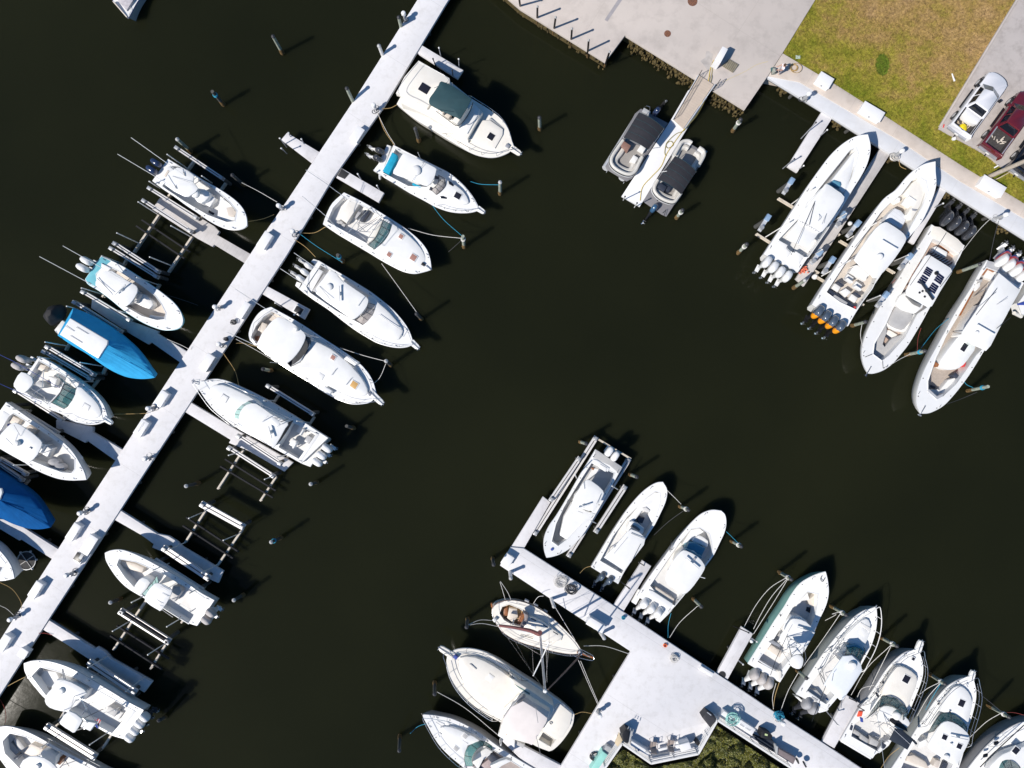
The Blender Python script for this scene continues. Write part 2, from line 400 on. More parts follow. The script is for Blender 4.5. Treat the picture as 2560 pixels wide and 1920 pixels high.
LAWN = [(1957,131),(2040,-5),(2230,-300),(2800,-300),(2660,-200),(2540,2),(2346,321),(2394,350),(2473,394),(2496,415),(2560,452),(2900,660),(2900,722),(2560,509),(2400,412),(2218,294),(2087,211)]
solo('lawn', slabpx(LAWN, 1.42,0,0), gm, 'patchy green and brown lawn', 'lawn', kind='structure')
PARK = [(2346,322),(2538,4),(2700,-262),(2900,-300),(2900,660),(2560,451),(2496,414),(2478,398),(2440,372),(2394,349)]
solo('parking_lot', slabpx(PARK, 1.50,0,.02), asph, 'weathered grey concrete parking lot', 'parking lot', kind='structure')
solo('parking_kerb', MB().beam(PX(2349,317,1.55), PX(2715,-285,1.55),.16,.18), conc, 'thin concrete kerb along the lawn', 'kerb', kind='structure')

def inside(p, poly):
    c = False; n = len(poly)
    for i in range(n):
        a, b = poly[i], poly[i - 1]
        if (a[1] > p[1]) != (b[1] > p[1]) and p[0] < (b[0] - a[0]) * (p[1] - a[1]) / (b[1] - a[1]) + a[0]: c = not c
    return c
def scatter_blades(name, poly, z, n, size, m_, label, cat, xr, yr, hz=0, dens=None):
    mb = MB(); k = 0; tr = 0
    while k < n and tr < n * 20:
        tr += 1
        u = random.uniform(*xr); v = random.uniform(*yr)
        if not inside((u, v), poly): continue
        if dens and random.random() > dens(u, v): continue
        p = PX(u, v, z); s = size * random.uniform(.6,1.4); a = random.uniform(0,6.283); t = random.uniform(.2,1.2)
        d = Vector((math.cos(a), math.sin(a),0)); l = Vector((-d.y, d.x, 0)) * s * .16
        zz = hz * random.random() if hz else 0
        p.z += zz
        tip = p + d * s * math.cos(t) + Vector((0,0, s * math.sin(t) * .7))
        o = len(mb.v); mb.v += [p - l, p + l, tip]; mb.f.append((o, o + 1, o + 2)); k += 1
    me = bpy.data.meshes.new(name); og = mb.v[0].copy(); og.z = z
    me.from_pydata([tuple(v - og) for v in mb.v],[], mb.f); me.materials.append(m_)
    ob = bpy.data.objects.new(name, me); COL.objects.link(ob); ob.location = og; ORIG[ob.name] = og
    return tag(ob, label, cat, None, 'stuff')
scatter_blades('grass', LAWN, 1.42,42000,.17, gm, 'short patchy grass growing on the lawn', 'grass', (1957,2570),(-8,520))

pg = mat('dark_green_weed', (.10,.15,.006),.9,.3,5)
scatter_blades('weed_patch', [(2205 + 15 * math.cos(a),163 + 26 * math.sin(a)) for a in (i * .4 for i in range(16))],1.44,1500,.22, pg, 'dark green oval weed patch in the lawn', 'weeds', (2185,2225),(135,192))
# ---- docks: each one a thing > deck, fascia, support piles
def dock(name, label, pts, z, m_, V=PX, group=None, th=.28, piles=True, cat='dock'):
    P = ccw([V(u, v, z) for u, v in pts])
    c = sum(P, Vector()) / len(P); c.z = 0
    t = thing(name, label, cat, c, group)
    part(t, 'deck', MB().prism(P, z - th, .025), m_)
    fz = z - th - .3
    Q = [Vector((q.x, q.y, z - th - .004)) for q in inset(P, .12)]
    part(t, 'fascia', MB().prism(Q, fz, 0), dockside)
    if piles:
        n = len(P)
        for i in range(n):
            a, b = P[i], P[(i + 1) % n]; ln = (b - a).length
            if ln < 2.5: continue
            for k in range(max(1, int(ln / 5))):
                q = a.lerp(b, (k + .5) / max(1, int(ln / 5)))
                dn = (b - a).normalized(); q = q + Vector((-dn.y, dn.x, 0)) * .3
                if abs(q.x) < 46 and abs(q.y) < 36:
                    part(t, 'support_pile', MB().cyl((q.x, q.y, -2),.15,2 + fz + .05,8), piled)
    return t
ZD, ZF = 1.25,1.10
v1, v2, v3, v4, v5, v6, v7, v8 = View(960,60), View(870,290), View(760,440), View(700,600), View(590,690), View(460,830), View(220,1260), View(0,1505)
v10, v11, v13, v16, v18 = View(270,290), View(80,560), View(0,830), View(0,1150), View(1480,220)
v20, v21, v22, v23 = View(1850,310), View(2000,430), View(2100,530), View(2145,640)
v25, v26, v28, v30, v31, v33, v35 = View(1250,1060), View(1450,1180), View(1830,1400), View(2080,1505), View(2145,1505), View(1075,1480), View(1040,1505)
c00, c10, c20, c30 = [View(x, 0, C_) for x in (0,640,1280,1920)]
c01, c11, c21, c31 = [View(x, 640, C_) for x in (0,640,1280,1920)]
c02, c12, c22, c32 = [View(x, 1280, C_) for x in (0,640,1280,1920)]
dock('long_dock', 'long white concrete dock running diagonally down the whole west side', [(1043,0),(1173,-200),(1251,-200),(1116,8),(960,266),(833,444),(717,637),(297,1280),(123,1546),(0,1737),(-122,1926),(-130,1800),(0,1600),(204,1280),(640,613),(717,502),(887,247)], ZD, dockw)
FG = 'finger piers off the long west dock'
dock('finger_pier', 'short white finger pier beside the green topped motor yacht', [(375,210),(792,460),(735,547),(330,285)], ZF, dockf, v1, FG)
dock('finger_pier', 'lone white finger pier reaching into open water on the far side of the long dock', [(200,860),(410,985),(362,1057),(163,905)], ZF, dockf, c10, FG)
dock('finger_pier', 'short white finger pier with a black mat beside the teal covered boat', [(555,1090),(830,1250),(795,1312),(520,1150)], ZF, dockf, c10, FG)
dock('finger_pier', 'short white finger pier with a black box at its tip', [(62,190),(347,345),(312,410),(38,245)], ZF, dockf, c11, FG)
dock('finger_pier', 'long white finger pier with a boat lift at its tip under the triple white engines', [(65,703),(525,978),(1090,1305),(1000,1395),(640,1185),(500,1130),(448,1108),(465,1078),(3,795)], ZF, dockf, v6, FG)
dock('finger_pier', 'long white finger pier half shaded beside the boat with grey covered engines', [(320,62),(690,298),(800,320),(885,372),(945,430),(1350,672),(1300,790),(1230,760),(750,480),(640,435),(655,400),(530,310),(260,155)], ZF, dockf, v7, FG)
dock('finger_pier', 'long white finger pier half shaded above the tower boat with four engines', [(490,183),(945,470),(970,450),(1050,500),(1110,570),(1520,800),(1440,905),(1000,640),(870,560),(650,415),(428,275)], ZF, dockf, v8, FG)
dock('finger_pier', 'pale finger pier with a wide grey platform beside the navy engined boat', [(560,795),(1060,1100),(1112,1155),(1090,1188),(1442,1390),(1385,1482),(1060,1285),(1045,1307),(893,1225),(440,930),(515,820)], ZF, dockp, v10, FG)
dock('finger_pier', 'shaded finger pier between the aqua boat and the blue covered boat', [(600,738),(960,960),(1265,1072),(1255,1095),(1570,1288),(1492,1392),(1190,1180),(1160,1202),(1000,1110),(590,840)], ZF, dockf, v11, FG)
dock('finger_pier', 'shaded finger pier under the bow of the green windscreen cruiser', [(560,880),(650,890),(930,950),(925,1000),(1247,1190),(1175,1302),(870,1085),(850,1107),(560,960)], ZF, dockf, v13, FG)
dock('finger_pier', 'shaded finger pier beneath the navy covered boat', [(0,590),(110,600),(260,690),(602,905),(537,1002),(205,790),(190,805),(0,690),(-200,560),(-200,460)], ZF, dockf, v16, FG)
dock('south_pier', 'wide white pier with a broad platform in the south', [(1250,1414),(1277,1368),(1309,1371),(1535,1515),(1793,1685),(1920,1770),(2059,1859),(2151,1920),(2240,1978),(2100,2000),(1977,1921),(1895,1869),(1794,1802),(1746,1885),(1629,1909),(1554,1859),(1516,1918),(1490,1960),(1376,1960),(1403,1915),(1577,1629)], ZD, dockw)
SG = 'finger piers off the south pier'
dock('finger_pier', 'white finger pier beside the boat with two white engines on the pier end lift', [(430,725),(505,783),(242,1240),(100,1250)], ZF, dockf, v25, SG)
dock('finger_pier', 'white finger pier between the slate engined boat and the triple white engined boat', [(625,885),(712,942),(430,1402),(333,1338)], ZF, dockf, v26, SG)
dock('finger_pier', 'white finger pier with a black mat beside the seafoam hulled boat', [(1490,745),(1562,790),(1397,1087),(1328,1045)], ZF, dockf, c22, SG)
dock('finger_pier', 'white finger pier between the blue topped boat and the navy bimini cruiser', [(510,1188),(595,1240),(430,1532),(353,1490)], ZF, dockf, c32, SG)
dock('finger_pier', 'white finger pier under the side of the cream motor yacht', [(1247,1833),(1403,1914),(1376,1962),(1330,1925),(1257,1855)], ZF, dockf, PX, SG)
dock('walkway_dock', 'pale blue grey walkway dock along the seawall', [(1916,192),(1924,178),(1943,163),(2248,340),(2400,443),(2560,535),(2900,748),(2900,812),(2560,596),(2400,496),(2202,369),(2055,277)],1.38, walkw)
EG = 'finger piers off the seawall walkway'
dock('finger_pier', 'white finger pier left of the biggest white boat', [(350,722),(417,765),(190,1117),(128,1077)], ZF, dockf, c30, EG)
dock('finger_pier', 'long pale finger pier shaded by the biggest white boat', [(1405,243),(1502,300),(640,1622),(558,1547)], ZF, dockp, v20, EG)
dock('finger_pier', 'narrow finger pier between the orange engined boat and the black engined boat', [(1400,145),(1465,188),(1140,720),(1085,690)], ZF, dockf, v21, EG)
t = dock('floating_dock', 'white floating dock between the two pontoon boats', [(1000,0),(960,25),(800,300),(298,1078),(480,1182),(930,440),(1152,95),(1120,40)],.55, boxw, v18, None, .35, False)
# gangway ramp
q = [c20(1215,488,1.68), c20(1307,548,1.68), c20(1112,832,.74), c20(1050,775,.74)]
t = thing('gangway', 'tan planked gangway ramp with black hoop rails from plaza to floating dock', 'gangway', c20(1180,660,.6))
m = MB(); m.loft([[q[0], q[1], q[1] - Vector((0,0,.12)), q[0] - Vector((0,0,.12))],[q[3], q[2], q[2] - Vector((0,0,.12)), q[3] - Vector((0,0,.12))]], True, True)
part(t, 'ramp', m, rampw)
def hoop(a, b, h):
    d = (b - a); up = Vector((0,0, h))
    pts = [a, a + up * .7, a + up + d * .04, a + d * .5 + up, b + up - d * .04, b + up * .7, b]
    m = MB().tube(cr(pts, 3),.028,6)
    m.tube([a + up * .5, b + up * .5],.022,5)
    for k in (.33,.66): m.tube([a + d * k, a + d * k + up],.022,5)
    return m
part(t, 'handrail', hoop(q[0] + Vector((-.05,0,0)), q[3] + Vector((-.05,0,.0)),1.0), black)
part(t, 'handrail', hoop(c20(1300,590,1.55), c20(1330,545,1.55),1.0), black)
part(t, 'side_plate', MB().beam(q[0] + Vector((-.1,0,0)), q[3] + Vector((-.1,0,0)),.08,.25), alu)
part(t, 'side_plate', MB().beam(q[1] + Vector((.1,0,0)), q[2] + Vector((.1,0,0)),.08,.25), alu)
# weed and oyster growth along the bulkhead foot
def growth(pts, w, label):
    mb = MB(); P = [PX(u, v, 1.3) for u, v in pts]
    for a, b in zip(P, P[1:]):
        d = b - a; ln = d.length; n = Vector((d.y, -d.x, 0)).normalized()
        if n.y > 0: n = -n
        for k in range(int(ln * (34 if w > .1 else 4))):
            q = a.lerp(b, random.random()); r = random.uniform(.05,.17)
            q = q + n * abs(random.gauss(0, w)) - n * .2
            mb.lathe((q.x, q.y, random.uniform(-.25,.05) + (.7 if random.random() < .35 else 0)),[(r * .9,0),(r, .12),(r * .6,.3 * random.uniform(.5,1.3)),(r * .2,.36)],6, random.uniform(.6,1.3), random.uniform(.6,1.3))
    return solo('oyster_growth', mb, weed, label, 'oyster growth', kind='stuff', ang=180)
growth([(1577,97),(1740,199)],.28, 'brown oyster and weed growth along the plaza bulkhead left of the gangway')
growth([(1785,229),(1862,277)],.28, 'brown oyster and weed growth along the plaza bulkhead right of the gangway')
growth([(1240,-28),(1310,27),(1510,160)],.03, 'thin weed growth along the foot of the post lined bulkhead')
for u, v in ((100,585),(450,805),(800,1025),(1165,1252),(1525,1480)):
    p = c30(u, v, .3); mb = MB()
    for k in range(26):
        q = p + Vector((random.gauss(0,.22), random.gauss(0,.18), random.uniform(-.5,.3))); mb.lathe(q, [(.1,0),(.16,.1),(.05,.25)],6)
    mb.cyl((p.x, p.y + .25,-2),.28,3,8)
    solo('bulkhead_pile', mb, weed, ['growth covered pile under the walkway near its plaza corner', 'growth covered pile under the walkway by the first finger pier', 'growth covered pile under the walkway behind the biggest white boat', 'growth covered pile under the walkway behind the orange engined boat', 'growth covered pile under the walkway by the black engined boat'][[100,450,800,1165,1525].index(u)], 'pile', 'piles under the seawall walkway', ang=180)
# ================================================================ BOATS
ENG = {}
def engine_meshes(key, cowl, leg, size):
    """local: x aft, z up, origin at the clamp; returns leg mesh, cowling mesh, propeller mesh"""
    k = (cowl.name, leg.name, size)
    if k in ENG: return ENG[k]
    s = size
    m = MB(); rings = []
    for z, lx, ly, cx in ((.12,.26,.17,.26),(.22,.36,.22,.30),(.45,.42,.25,.34),(.70,.42,.25,.36),(.86,.37,.22,.37),(.95,.26,.15,.38),(.975,.1,.06,.38)):
        ring = []
        for i in range(18):
            a = 2 * math.pi * i / 18; c, sn = math.cos(a), math.sin(a)
            e = .62
            ring.append(Vector((cx + lx * math.copysign(abs(c) ** e, c) * (1.06 if c > 0 else 1), ly * math.copysign(abs(sn) ** e, sn) * (.86 if c > .5 else 1), z)) * s)
        rings.append(ring)
    m.loft(rings, True, True)
    me_c = mesh('cowling', m, cowl, Vector(),50)
    m = MB()
    rr = []
    for z, lx, ly, cx in ((.14,.32,.19,.30),(-.15,.28,.15,.28),(-.5,.21,.10,.27),(-.78,.17,.07,.27)):
        rr.append([Vector((cx + lx * math.cos(a), ly * math.sin(a), z)) * s for a in (2 * math.pi * i / 10 for i in range(10))])
    m.loft(rr, True, True)
    m.tube([Vector((.02,0,-.95)) * s, Vector((.1,0,-.95)) * s, Vector((.35,0,-.95)) * s, Vector((.58,0,-.95)) * s],.075 * s, 8,.05 * s)
    m.add([Vector(q) * s for q in ((.12,-.03,-.74),(.5,-.02,-.74),(.4,-.015,-1.18),(.2,-.015,-1.18),(.12,.03,-.74),(.5,.02,-.74),(.4,.015,-1.18),(.2,.015,-1.18))],[(0,1,2,3),(7,6,5,4),(0,4,5,1),(3,2,6,7),(1,5,6,2),(0,3,7,4)])
    m.add([Vector(q) * s for q in ((.08,-.16,-.72),(.62,-.13,-.72),(.62,.13,-.72),(.08,.16,-.72),(.08,-.16,-.75),(.62,-.13,-.75),(.62,.13,-.75),(.08,.16,-.75))],[(0,1,2,3),(7,6,5,4),(0,4,5,1),(2,6,7,3),(1,5,6,2),(0,3,7,4)])
    for y in (-.13,.13): m.beam(Vector((-.06, y, .1)) * s, Vector((.24, y, -.1)) * s, .05 * s, .22 * s)
    me_l = mesh('outboard_engine', m, leg, Vector(),40)
    m = MB()
    for q in range(3):
        a = q * 2.094; u = Vector((0, math.cos(a), math.sin(a))); w = Vector((0,-math.sin(a), math.cos(a)))
        o = Vector((.62,0,-.95))
        pts = [o + u * .05 - w * .02, o + u * .12 + w * .07 + Vector((.05,0,0)), o + u * .20 + w * .03 + Vector((.04,0,0)), o + u * .19 - w * .05 - Vector((.03,0,0))]
        pts2 = [p_ + Vector((.012,0,0)) for p_ in pts]
        m.loft([[p_ * s for p_ in pts],[p_ * s for p_ in pts2]], True, True)
    m.tube([Vector((.55,0,-.95)) * s, Vector((.72,0,-.95)) * s],.055 * s, 8)
    me_p = mesh('propeller', m, steel, Vector(),40)
    ENG[k] = (me_l, me_c, me_p)
    return ENG[k]
DOT = mesh('rod_holder', MB().cyl((0,0,0),.045,.02,8,.004), black, Vector())
CLEAT = mesh('cleat', MB().tube([(-.13,0,.06),(.13,0,.06)],.022,6).tube([(-.05,0,0),(-.05,0,.06)],.02,6).tube([(.05,0,0),(.05,0,.06)],.02,6), steel, Vector())

class Boat:
    def __init__(s, V, name, label, A, B, bow, zs=1.0, zb=1.5, dz=0.0, hull=None, deck=None, holes=(), floor=None, fz=.45,
                 stern=(), group='boats moored in the marina', cat='boat', rub=None, draft=.45, dots=True, flare=.93, bowblunt=False, nd=9):
        hull = hull or white; deck = deck or white; floor = floor or nonskid
        s.V, s.dz, s.zs, s.zb, s.fz, s.deck = V, dz, zs, zb, fz, deck
        A = [Vector((*p, 0)) for p in A]; B = [Vector((*p, 0)) for p in B]; bw = Vector((*bow, 0))
        s.M = (A[0] + B[0]) / 2; s.D = bw - s.M
        ca = cr(A + [bw],4); cb = cr(B + [bw],4)[::-1][1:]
        ring = ca + cb
        if stern: ring += cr([B[0]] + [Vector((*p, 0)) for p in stern] + [A[0]],3)[1:-1]
        s.nA = len(ca)
        R_ = [V(p.x, p.y, s.z(p)) for p in ring]
        s.root3 = V(s.M.x, s.M.y, dz + zs); bow3 = V(bw.x, bw.y, dz + zb)
        s.ax = (bow3 - s.root3); s.ax.z = 0; s.L = s.ax.length; s.ax.normalize(); s.lat = Vector((-s.ax.y, s.ax.x, 0))
        mid = s.root3.lerp(bow3,.45)
        s.t = thing(name, label, cat, (mid.x, mid.y, dz), group)
        tl = []
        for p in R_:
            d = p - s.root3; tl.append((d.dot(s.ax) / s.L, d.dot(s.lat), p.z))
        s.tl = tl
        ln = (area2(R_) > 0)
        def rg(fl, zz, pull, bf=0):
            o = []
            for (t, l, z) in tl:
                f = max(0,(t - .35) / .65)
                ll = l * (fl - bf * f * f)
                tt = t - pull * max(0, t) ** 3
                q = s.root3 + s.ax * tt * s.L + s.lat * ll
                o.append(Vector((q.x, q.y, zz(z))))
            return o
        r0 = R_
        r1 = rg(1.0, lambda z: z - .10,.0)
        r2 = rg((1 + flare) / 2, lambda z: dz + (z - dz) * .5,.03,.16)
        r3 = rg(flare * .97, lambda z: dz + .05,.07,.34)
        r4 = rg(flare * .80, lambda z: dz - draft, .15,.45)
        m = MB(); m.loft([r4, r3, r2, r1, r0], False, False); m.fill([r4], down=True)
        s.hull = part(s.t, 'hull', m, hull)
        # boot stripe / rub rail
        m = MB(); off = [p + Vector((0,0,-.06)) for p in R_]
        m.tube(off + [off[0]],.035,5); part(s.t, 'rub_rail', m, rub or greyhull)
        H_ = []
        for h in holes:
            if h and isinstance(h[0], str): h = s.autohole(*h[1:])
            else: h = [V(u, v, s.z(Vector((u, v, 0)))) for u, v in h]
            H_.append(h)
        m = MB(); up = [p + Vector((0,0,.004)) for p in R_]
        m.loft([r0, up]); m.fill([up] + [[p + Vector((0,0,.004)) for p in h] for h in H_])
        for i, h in enumerate(H_):
            z0 = dz + (fz[i] if isinstance(fz, (list, tuple)) else fz)
            top = [p + Vector((0,0,.004)) for p in h]; lip = [p + Vector((0,0,.05)) for p in h]
            lo = [Vector((p.x, p.y, z0)) for p in h]
            m.loft([top, lo])
            q = ccw(lo); fl_ = floor[i] if isinstance(floor, (list, tuple)) else floor
            part(s.t, 'cockpit_floor', MB().fill([[p + Vector((0,0,.003)) for p in inset(q, -.01)]]), fl_)
            cm = MB(); oc = inset(ccw(h),-.07); ic = inset(ccw(h),.0)
            hi = lambda L_, dzz: [p + Vector((0,0, dzz)) for p in L_]
            cm.loft([hi(oc, .006), hi(inset(ccw(h),-.05),.035), hi(ic, .035), hi(ic, -.02)]); part(s.t, 'coaming', cm, deck)
        s.deck_o = part(s.t, 'deck', m, deck)
        if dots:
            for side in (0,1):
                for k in range(nd):
                    t = .06 + .86 * k / (nd - 1)
                    q = s.edge(side, t, .15)
                    if q is None: continue
                    o = bpy.data.objects.new('rod_holder', DOT); COL.objects.link(o); o.parent = s.t; o.location = q + Vector((0,0,.006)) - ORIG[s.t.name]
            for side in (0,1):
                for t in (.05,.5,.9):
                    q = s.edge(side, t, .16)
                    if q is None: continue
                    o = bpy.data.objects.new('cleat', CLEAT); COL.objects.link(o); o.parent = s.t; o.location = q + Vector((0,0,.006)) - ORIG[s.t.name]
                    o.rotation_euler = (0,0, math.atan2(s.ax.y, s.ax.x))
    def z(s, p):
        t = (p - s.M).dot(s.D) / s.D.length_squared
        return s.dz + s.zs + (s.zb - s.zs) * max(0, min(1.1, t)) ** 1.8
    def edge(s, side, t, ins):
        pts = s.tl[:s.nA] if side == 0 else s.tl[s.nA - 1:]
        for a, b in zip(pts, pts[1:]):
            if (a[0] - t) * (b[0] - t) <= 0 and a[0] != b[0]:
                k = (t - a[0]) / (b[0] - a[0]); l = a[1] + (b[1] - a[1]) * k; z = a[2] + (b[2] - a[2]) * k
                sg = 1 if l > 0 else -1
                if abs(l) < ins + .05: return None
                q = s.root3 + s.ax * t * s.L + s.lat * (l - sg * ins); return Vector((q.x, q.y, z))
        return None
    def autohole(s, t0, t1, g, n=9):
        a = [s.edge(0, t0 + (t1 - t0) * k / n, g) for k in range(n + 1)]
        b = [s.edge(1, t0 + (t1 - t0) * k / n, g) for k in range(n + 1)]
        return [p for p in a if p] + [p for p in b[::-1] if p]
    def P(s, u, v, z): return s.V(u, v, z + s.dz)
    def slab(s, name, pts, z0, z1, m, bev=.05, crown=0, parent=None, smooth=0, label=None):
        if smooth: pts = [(p.x, p.y) for p in cr([Vector((*p, 0)) for p in pts], smooth, True)]
        return part(parent or s.t, name, MB().prism([s.P(u, v, z1) for u, v in pts], z0 + s.dz, bev, crown), m, label)
    def cushion(s, name, pts, z0, z1, m, **k): return s.slab(name, pts, z0, z1, m, .07,.02, **k)
    def top(s, pts, z, m=None, name='hardtop', th=.09, legs=True, zf=None, smooth=2, crown=.05, legm=None):
        p2 = [(p.x, p.y) for p in cr([Vector((*p, 0)) for p in pts], smooth, True)] if smooth else pts
        o = s.slab(name, p2, z - th, z, m or white, .04, crown)
        if legs:
            W_ = [s.P(u, v, z - th) for u, v in p2]; c = sum(W_, Vector()) / len(W_)
            for sx, sy in ((1,1),(1,-1),(-1,1),(-1,-1)):
                q = max(W_, key=lambda p: (p - c).dot(s.ax) * sx + (p - c).dot(s.lat) * sy)
                a = q.lerp(c, .16); b = Vector((q.x, q.y, 0)).lerp(Vector((c.x, c.y, 0)),.42); b.z = s.dz + (zf if zf is not None else (s.fz if not isinstance(s.fz, (list, tuple)) else s.fz[0]))
                part(s.t, 'hardtop_leg', MB().tube([a, b],.035,6), legm or steel)
        return o
    def line(s, name, pts, r, m, n=6, smooth=0, parent=None):
        W_ = [s.P(*p) for p in pts]
        if smooth: W_ = cr(W_, smooth)
        return part(parent or s.t, name, MB().tube(W_, r, n), m)
    def glass(s, bot, topp, z0, z1, m, name='windscreen', fr=True, th=.03):
        a = cr([s.P(u, v, z0) for u, v in bot],4); b = cr([s.P(u, v, z1) for u, v in topp],4)
        if len(a) != len(b): b = [b[int(round(i * (len(b) - 1) / (len(a) - 1)))] for i in range(len(a))]
        mb = MB(); off = Vector((0,0, th))
        mb.loft([a, b, [p - off for p in b],[p - off for p in a]], closed=False)
        o = part(s.t, name, mb, m)
        if fr:
            f = MB().tube(b, .025,5); f.tube(a, .025,5)
            k = max(1,(len(a) - 1) // 4)
            for i in range(0, len(a), k): f.tube([a[i], b[i]],.02,5)
            part(s.t, 'windscreen_frame', f, black, parent_of(o) if False else None)
        return o
    def panel(s, name, pts3, m, off=.012, parent=None):
        W_ = [s.P(*p) for p in pts3]
        n = (W_[1] - W_[0]).cross(W_[2] - W_[0]).normalized()
        if n.z < 0: n = -n
        mb = MB(); mb.loft([[p - n * .01 for p in W_],[p + n * off for p in W_]], True, True)
        return part(parent or s.t, name, mb, m)
    def eng(s, pts, cowl, leg, tilt=0, size=1.0, z=None, dirpx=None, sy=1.0, prop=True):
        for (u, v) in pts:
            zz = (z if z is not None else s.zs * .75)
            me = engine_meshes(None, cowl, leg, size)
            aft = -s.ax
            if dirpx: aft = (s.V(dirpx[0] * 100,-dirpx[1] * -100,0) - s.V(0,0,0)).normalized()
            tr = R(tilt)
            rot = Matrix(((aft.x, -aft.y, 0),(aft.y, aft.x, 0),(0,0,1))) @ Matrix.Rotation(-tr, 3, 'Y')
            c = s.P(u, v, zz + .6 * size * math.cos(tr) + .1)
            o_ = c - rot @ Vector((.34 * size, 0,.6 * size))
            o = bpy.data.objects.new('outboard_engine', me[0]); COL.objects.link(o); o.parent = s.t
            o.location = o_ - ORIG[s.t.name]; o.rotation_euler = rot.to_euler(); o.scale = (1, sy, 1)
            c_ = bpy.data.objects.new('cowling', me[1]); COL.objects.link(c_); c_.parent = o
            if prop:
                p_ = bpy.data.objects.new('propeller', me[2]); COL.objects.link(p_); p_.parent = o
    def rail(s, t0, t1, h, ins=.10, r=.018, side=(0,1), n=10, m=None, post=True, mid=False, close=True):
        m = m or steel
        tops = {}
        mb = MB()
        for sd_ in side:
            P_ = []
            for k in range(n + 1):
                t = t0 + (t1 - t0) * k / n; q = s.edge(sd_, t, ins)
                if q is None: continue
                P_.append(q)
            up = [q + Vector((0,0, h)) for q in P_]
            if not up: continue
            up[0] = P_[0] + Vector((0,0,.02))
            mb.tube(cr(up, 2), r, 5)
            if mid: mb.tube([p - Vector((0,0, h * .45)) for p in up[1:]], r * .8,5)
            for q, u_ in list(zip(P_, up))[1::2]: mb.tube([q, u_], r * .8,5)
            tops[sd_] = up[-1]
        if close and len(tops) == 2:
            a, b = tops[0], tops[1]; c = (a + b) / 2 + s.ax * (a - b).length * .6
            mb.tube(cr([a, c, b],4), r, 5)
        return part(s.t, 'bow_rail', mb, m)
    def pulpit(s, base, tip, w, m=None, zt=None):
        z = zt or s.zb + .03
        a, b = s.P(*base, z), s.P(*tip, z + .12); d = (b - a); d.z = 0; d.normalize(); l = Vector((-d.y, d.x, 0)) * w / 2
        mb = MB(); pts = [a - l, b - l * .8 - d * w * .4, b - l * .45, b + l * .45, b + l * .8 - d * w * .4, a + l]
        mb.prism(pts, min(p.z for p in pts) - .1,.02)
        o = part(s.t, 'bow_pulpit', mb, m or s.deck)
        part(s.t, 'anchor', MB().tube([a + Vector((0,0,.10)), b + d * .12 + Vector((0,0,.06))],.035,6).tube([b + l * .8 + Vector((0,0,.03)), b - l * .8 + Vector((0,0,.03))],.03,6), steel)
        return o
    def hatch(s, u, v, z, w=.5, l=.5, m=None, frame=None, ang=0):
        c = s.P(u, v, z); d = s.ax.copy(); d.rotate(Matrix.Rotation(ang, 3, 'Z'))
        o = part(s.t, 'hatch', MB().box(c, d, l + .1, w + .1, c.z - .05, c.z + .02,.015), frame or s.deck)
        part(o, 'hatch_lens', MB().box(c, d, l, w, c.z, c.z + .03,.01), m or hglass)
    def block(s, name, u, v, z0, z1, l, w, m, ang=0, bev=.05, crown=0, parent=None):
        c = s.P(u, v, z1); d = s.ax.copy(); d.rotate(Matrix.Rotation(ang, 3, 'Z'))
        return part(parent or s.t, name, MB().box(c, d, l, w, z0 + s.dz, z1 + s.dz, bev, crown), m)
    def seat(s, u, v, z, w=.6, m=None, ang=0, mb=None):
        """helm chair facing the bow: seat, back"""
        m = m or vinylw
        o = s.block('helm_seat', u, v, z - .35, z, .5, w, m, ang, .07,.02)
        d = s.ax.copy(); d.rotate(Matrix.Rotation(ang, 3, 'Z')); c = s.P(u, v, z) - d * .3
        part(o, 'seat_back', MB().box(c, d, .14, w, c.z - .1, c.z + .45,.06), mb or m)
    def dome(s, u, v, z, r=.3, m=None, h=.22):
        c = s.P(u, v, z)
        part(s.t, 'radar_dome', MB().lathe(c, [(r * .92,0),(r, .04),(r, h * .6),(r * .8, h * .9),(r * .4, h)],16), m or white)
    def bar(s, u, v, z, l=1.2, ang=0, m=None):
        c = s.P(u, v, z); d = s.lat.copy(); d.rotate(Matrix.Rotation(ang, 3, 'Z'))
        o = part(s.t, 'radar_pedestal', MB().lathe(c, [(.16,0),(.14,.18),(.08,.26)],10), m or white)
        part(o, 'radar_scanner', MB().box(c, d, l, .12, c.z + .26, c.z + .36,.03), m or white)
    def console(s, pts, z1, z0=None, m=None, glassm=None):
        o = s.slab('console', pts, z0 if z0 is not None else (s.fz if not isinstance(s.fz, (list, tuple)) else s.fz[0]), z1, m or white, .10,.03, smooth=2)
        return o
    def ring(s, name, pts, z, r, m, closed=True):
        W_ = cr([s.P(u, v, z) for u, v in pts],4, closed)
        return part(s.t, name, MB().tube(W_ + ([W_[0]] if closed else []), r, 8), m)
def parent_of(o): return o.parent
OUTR = steel
GW = 'boats on the west lifts'; GE = 'boats berthed along the east side of the long dock'; GS = 'boats at the south pier'; GN = 'big centre console boats at the seawall'

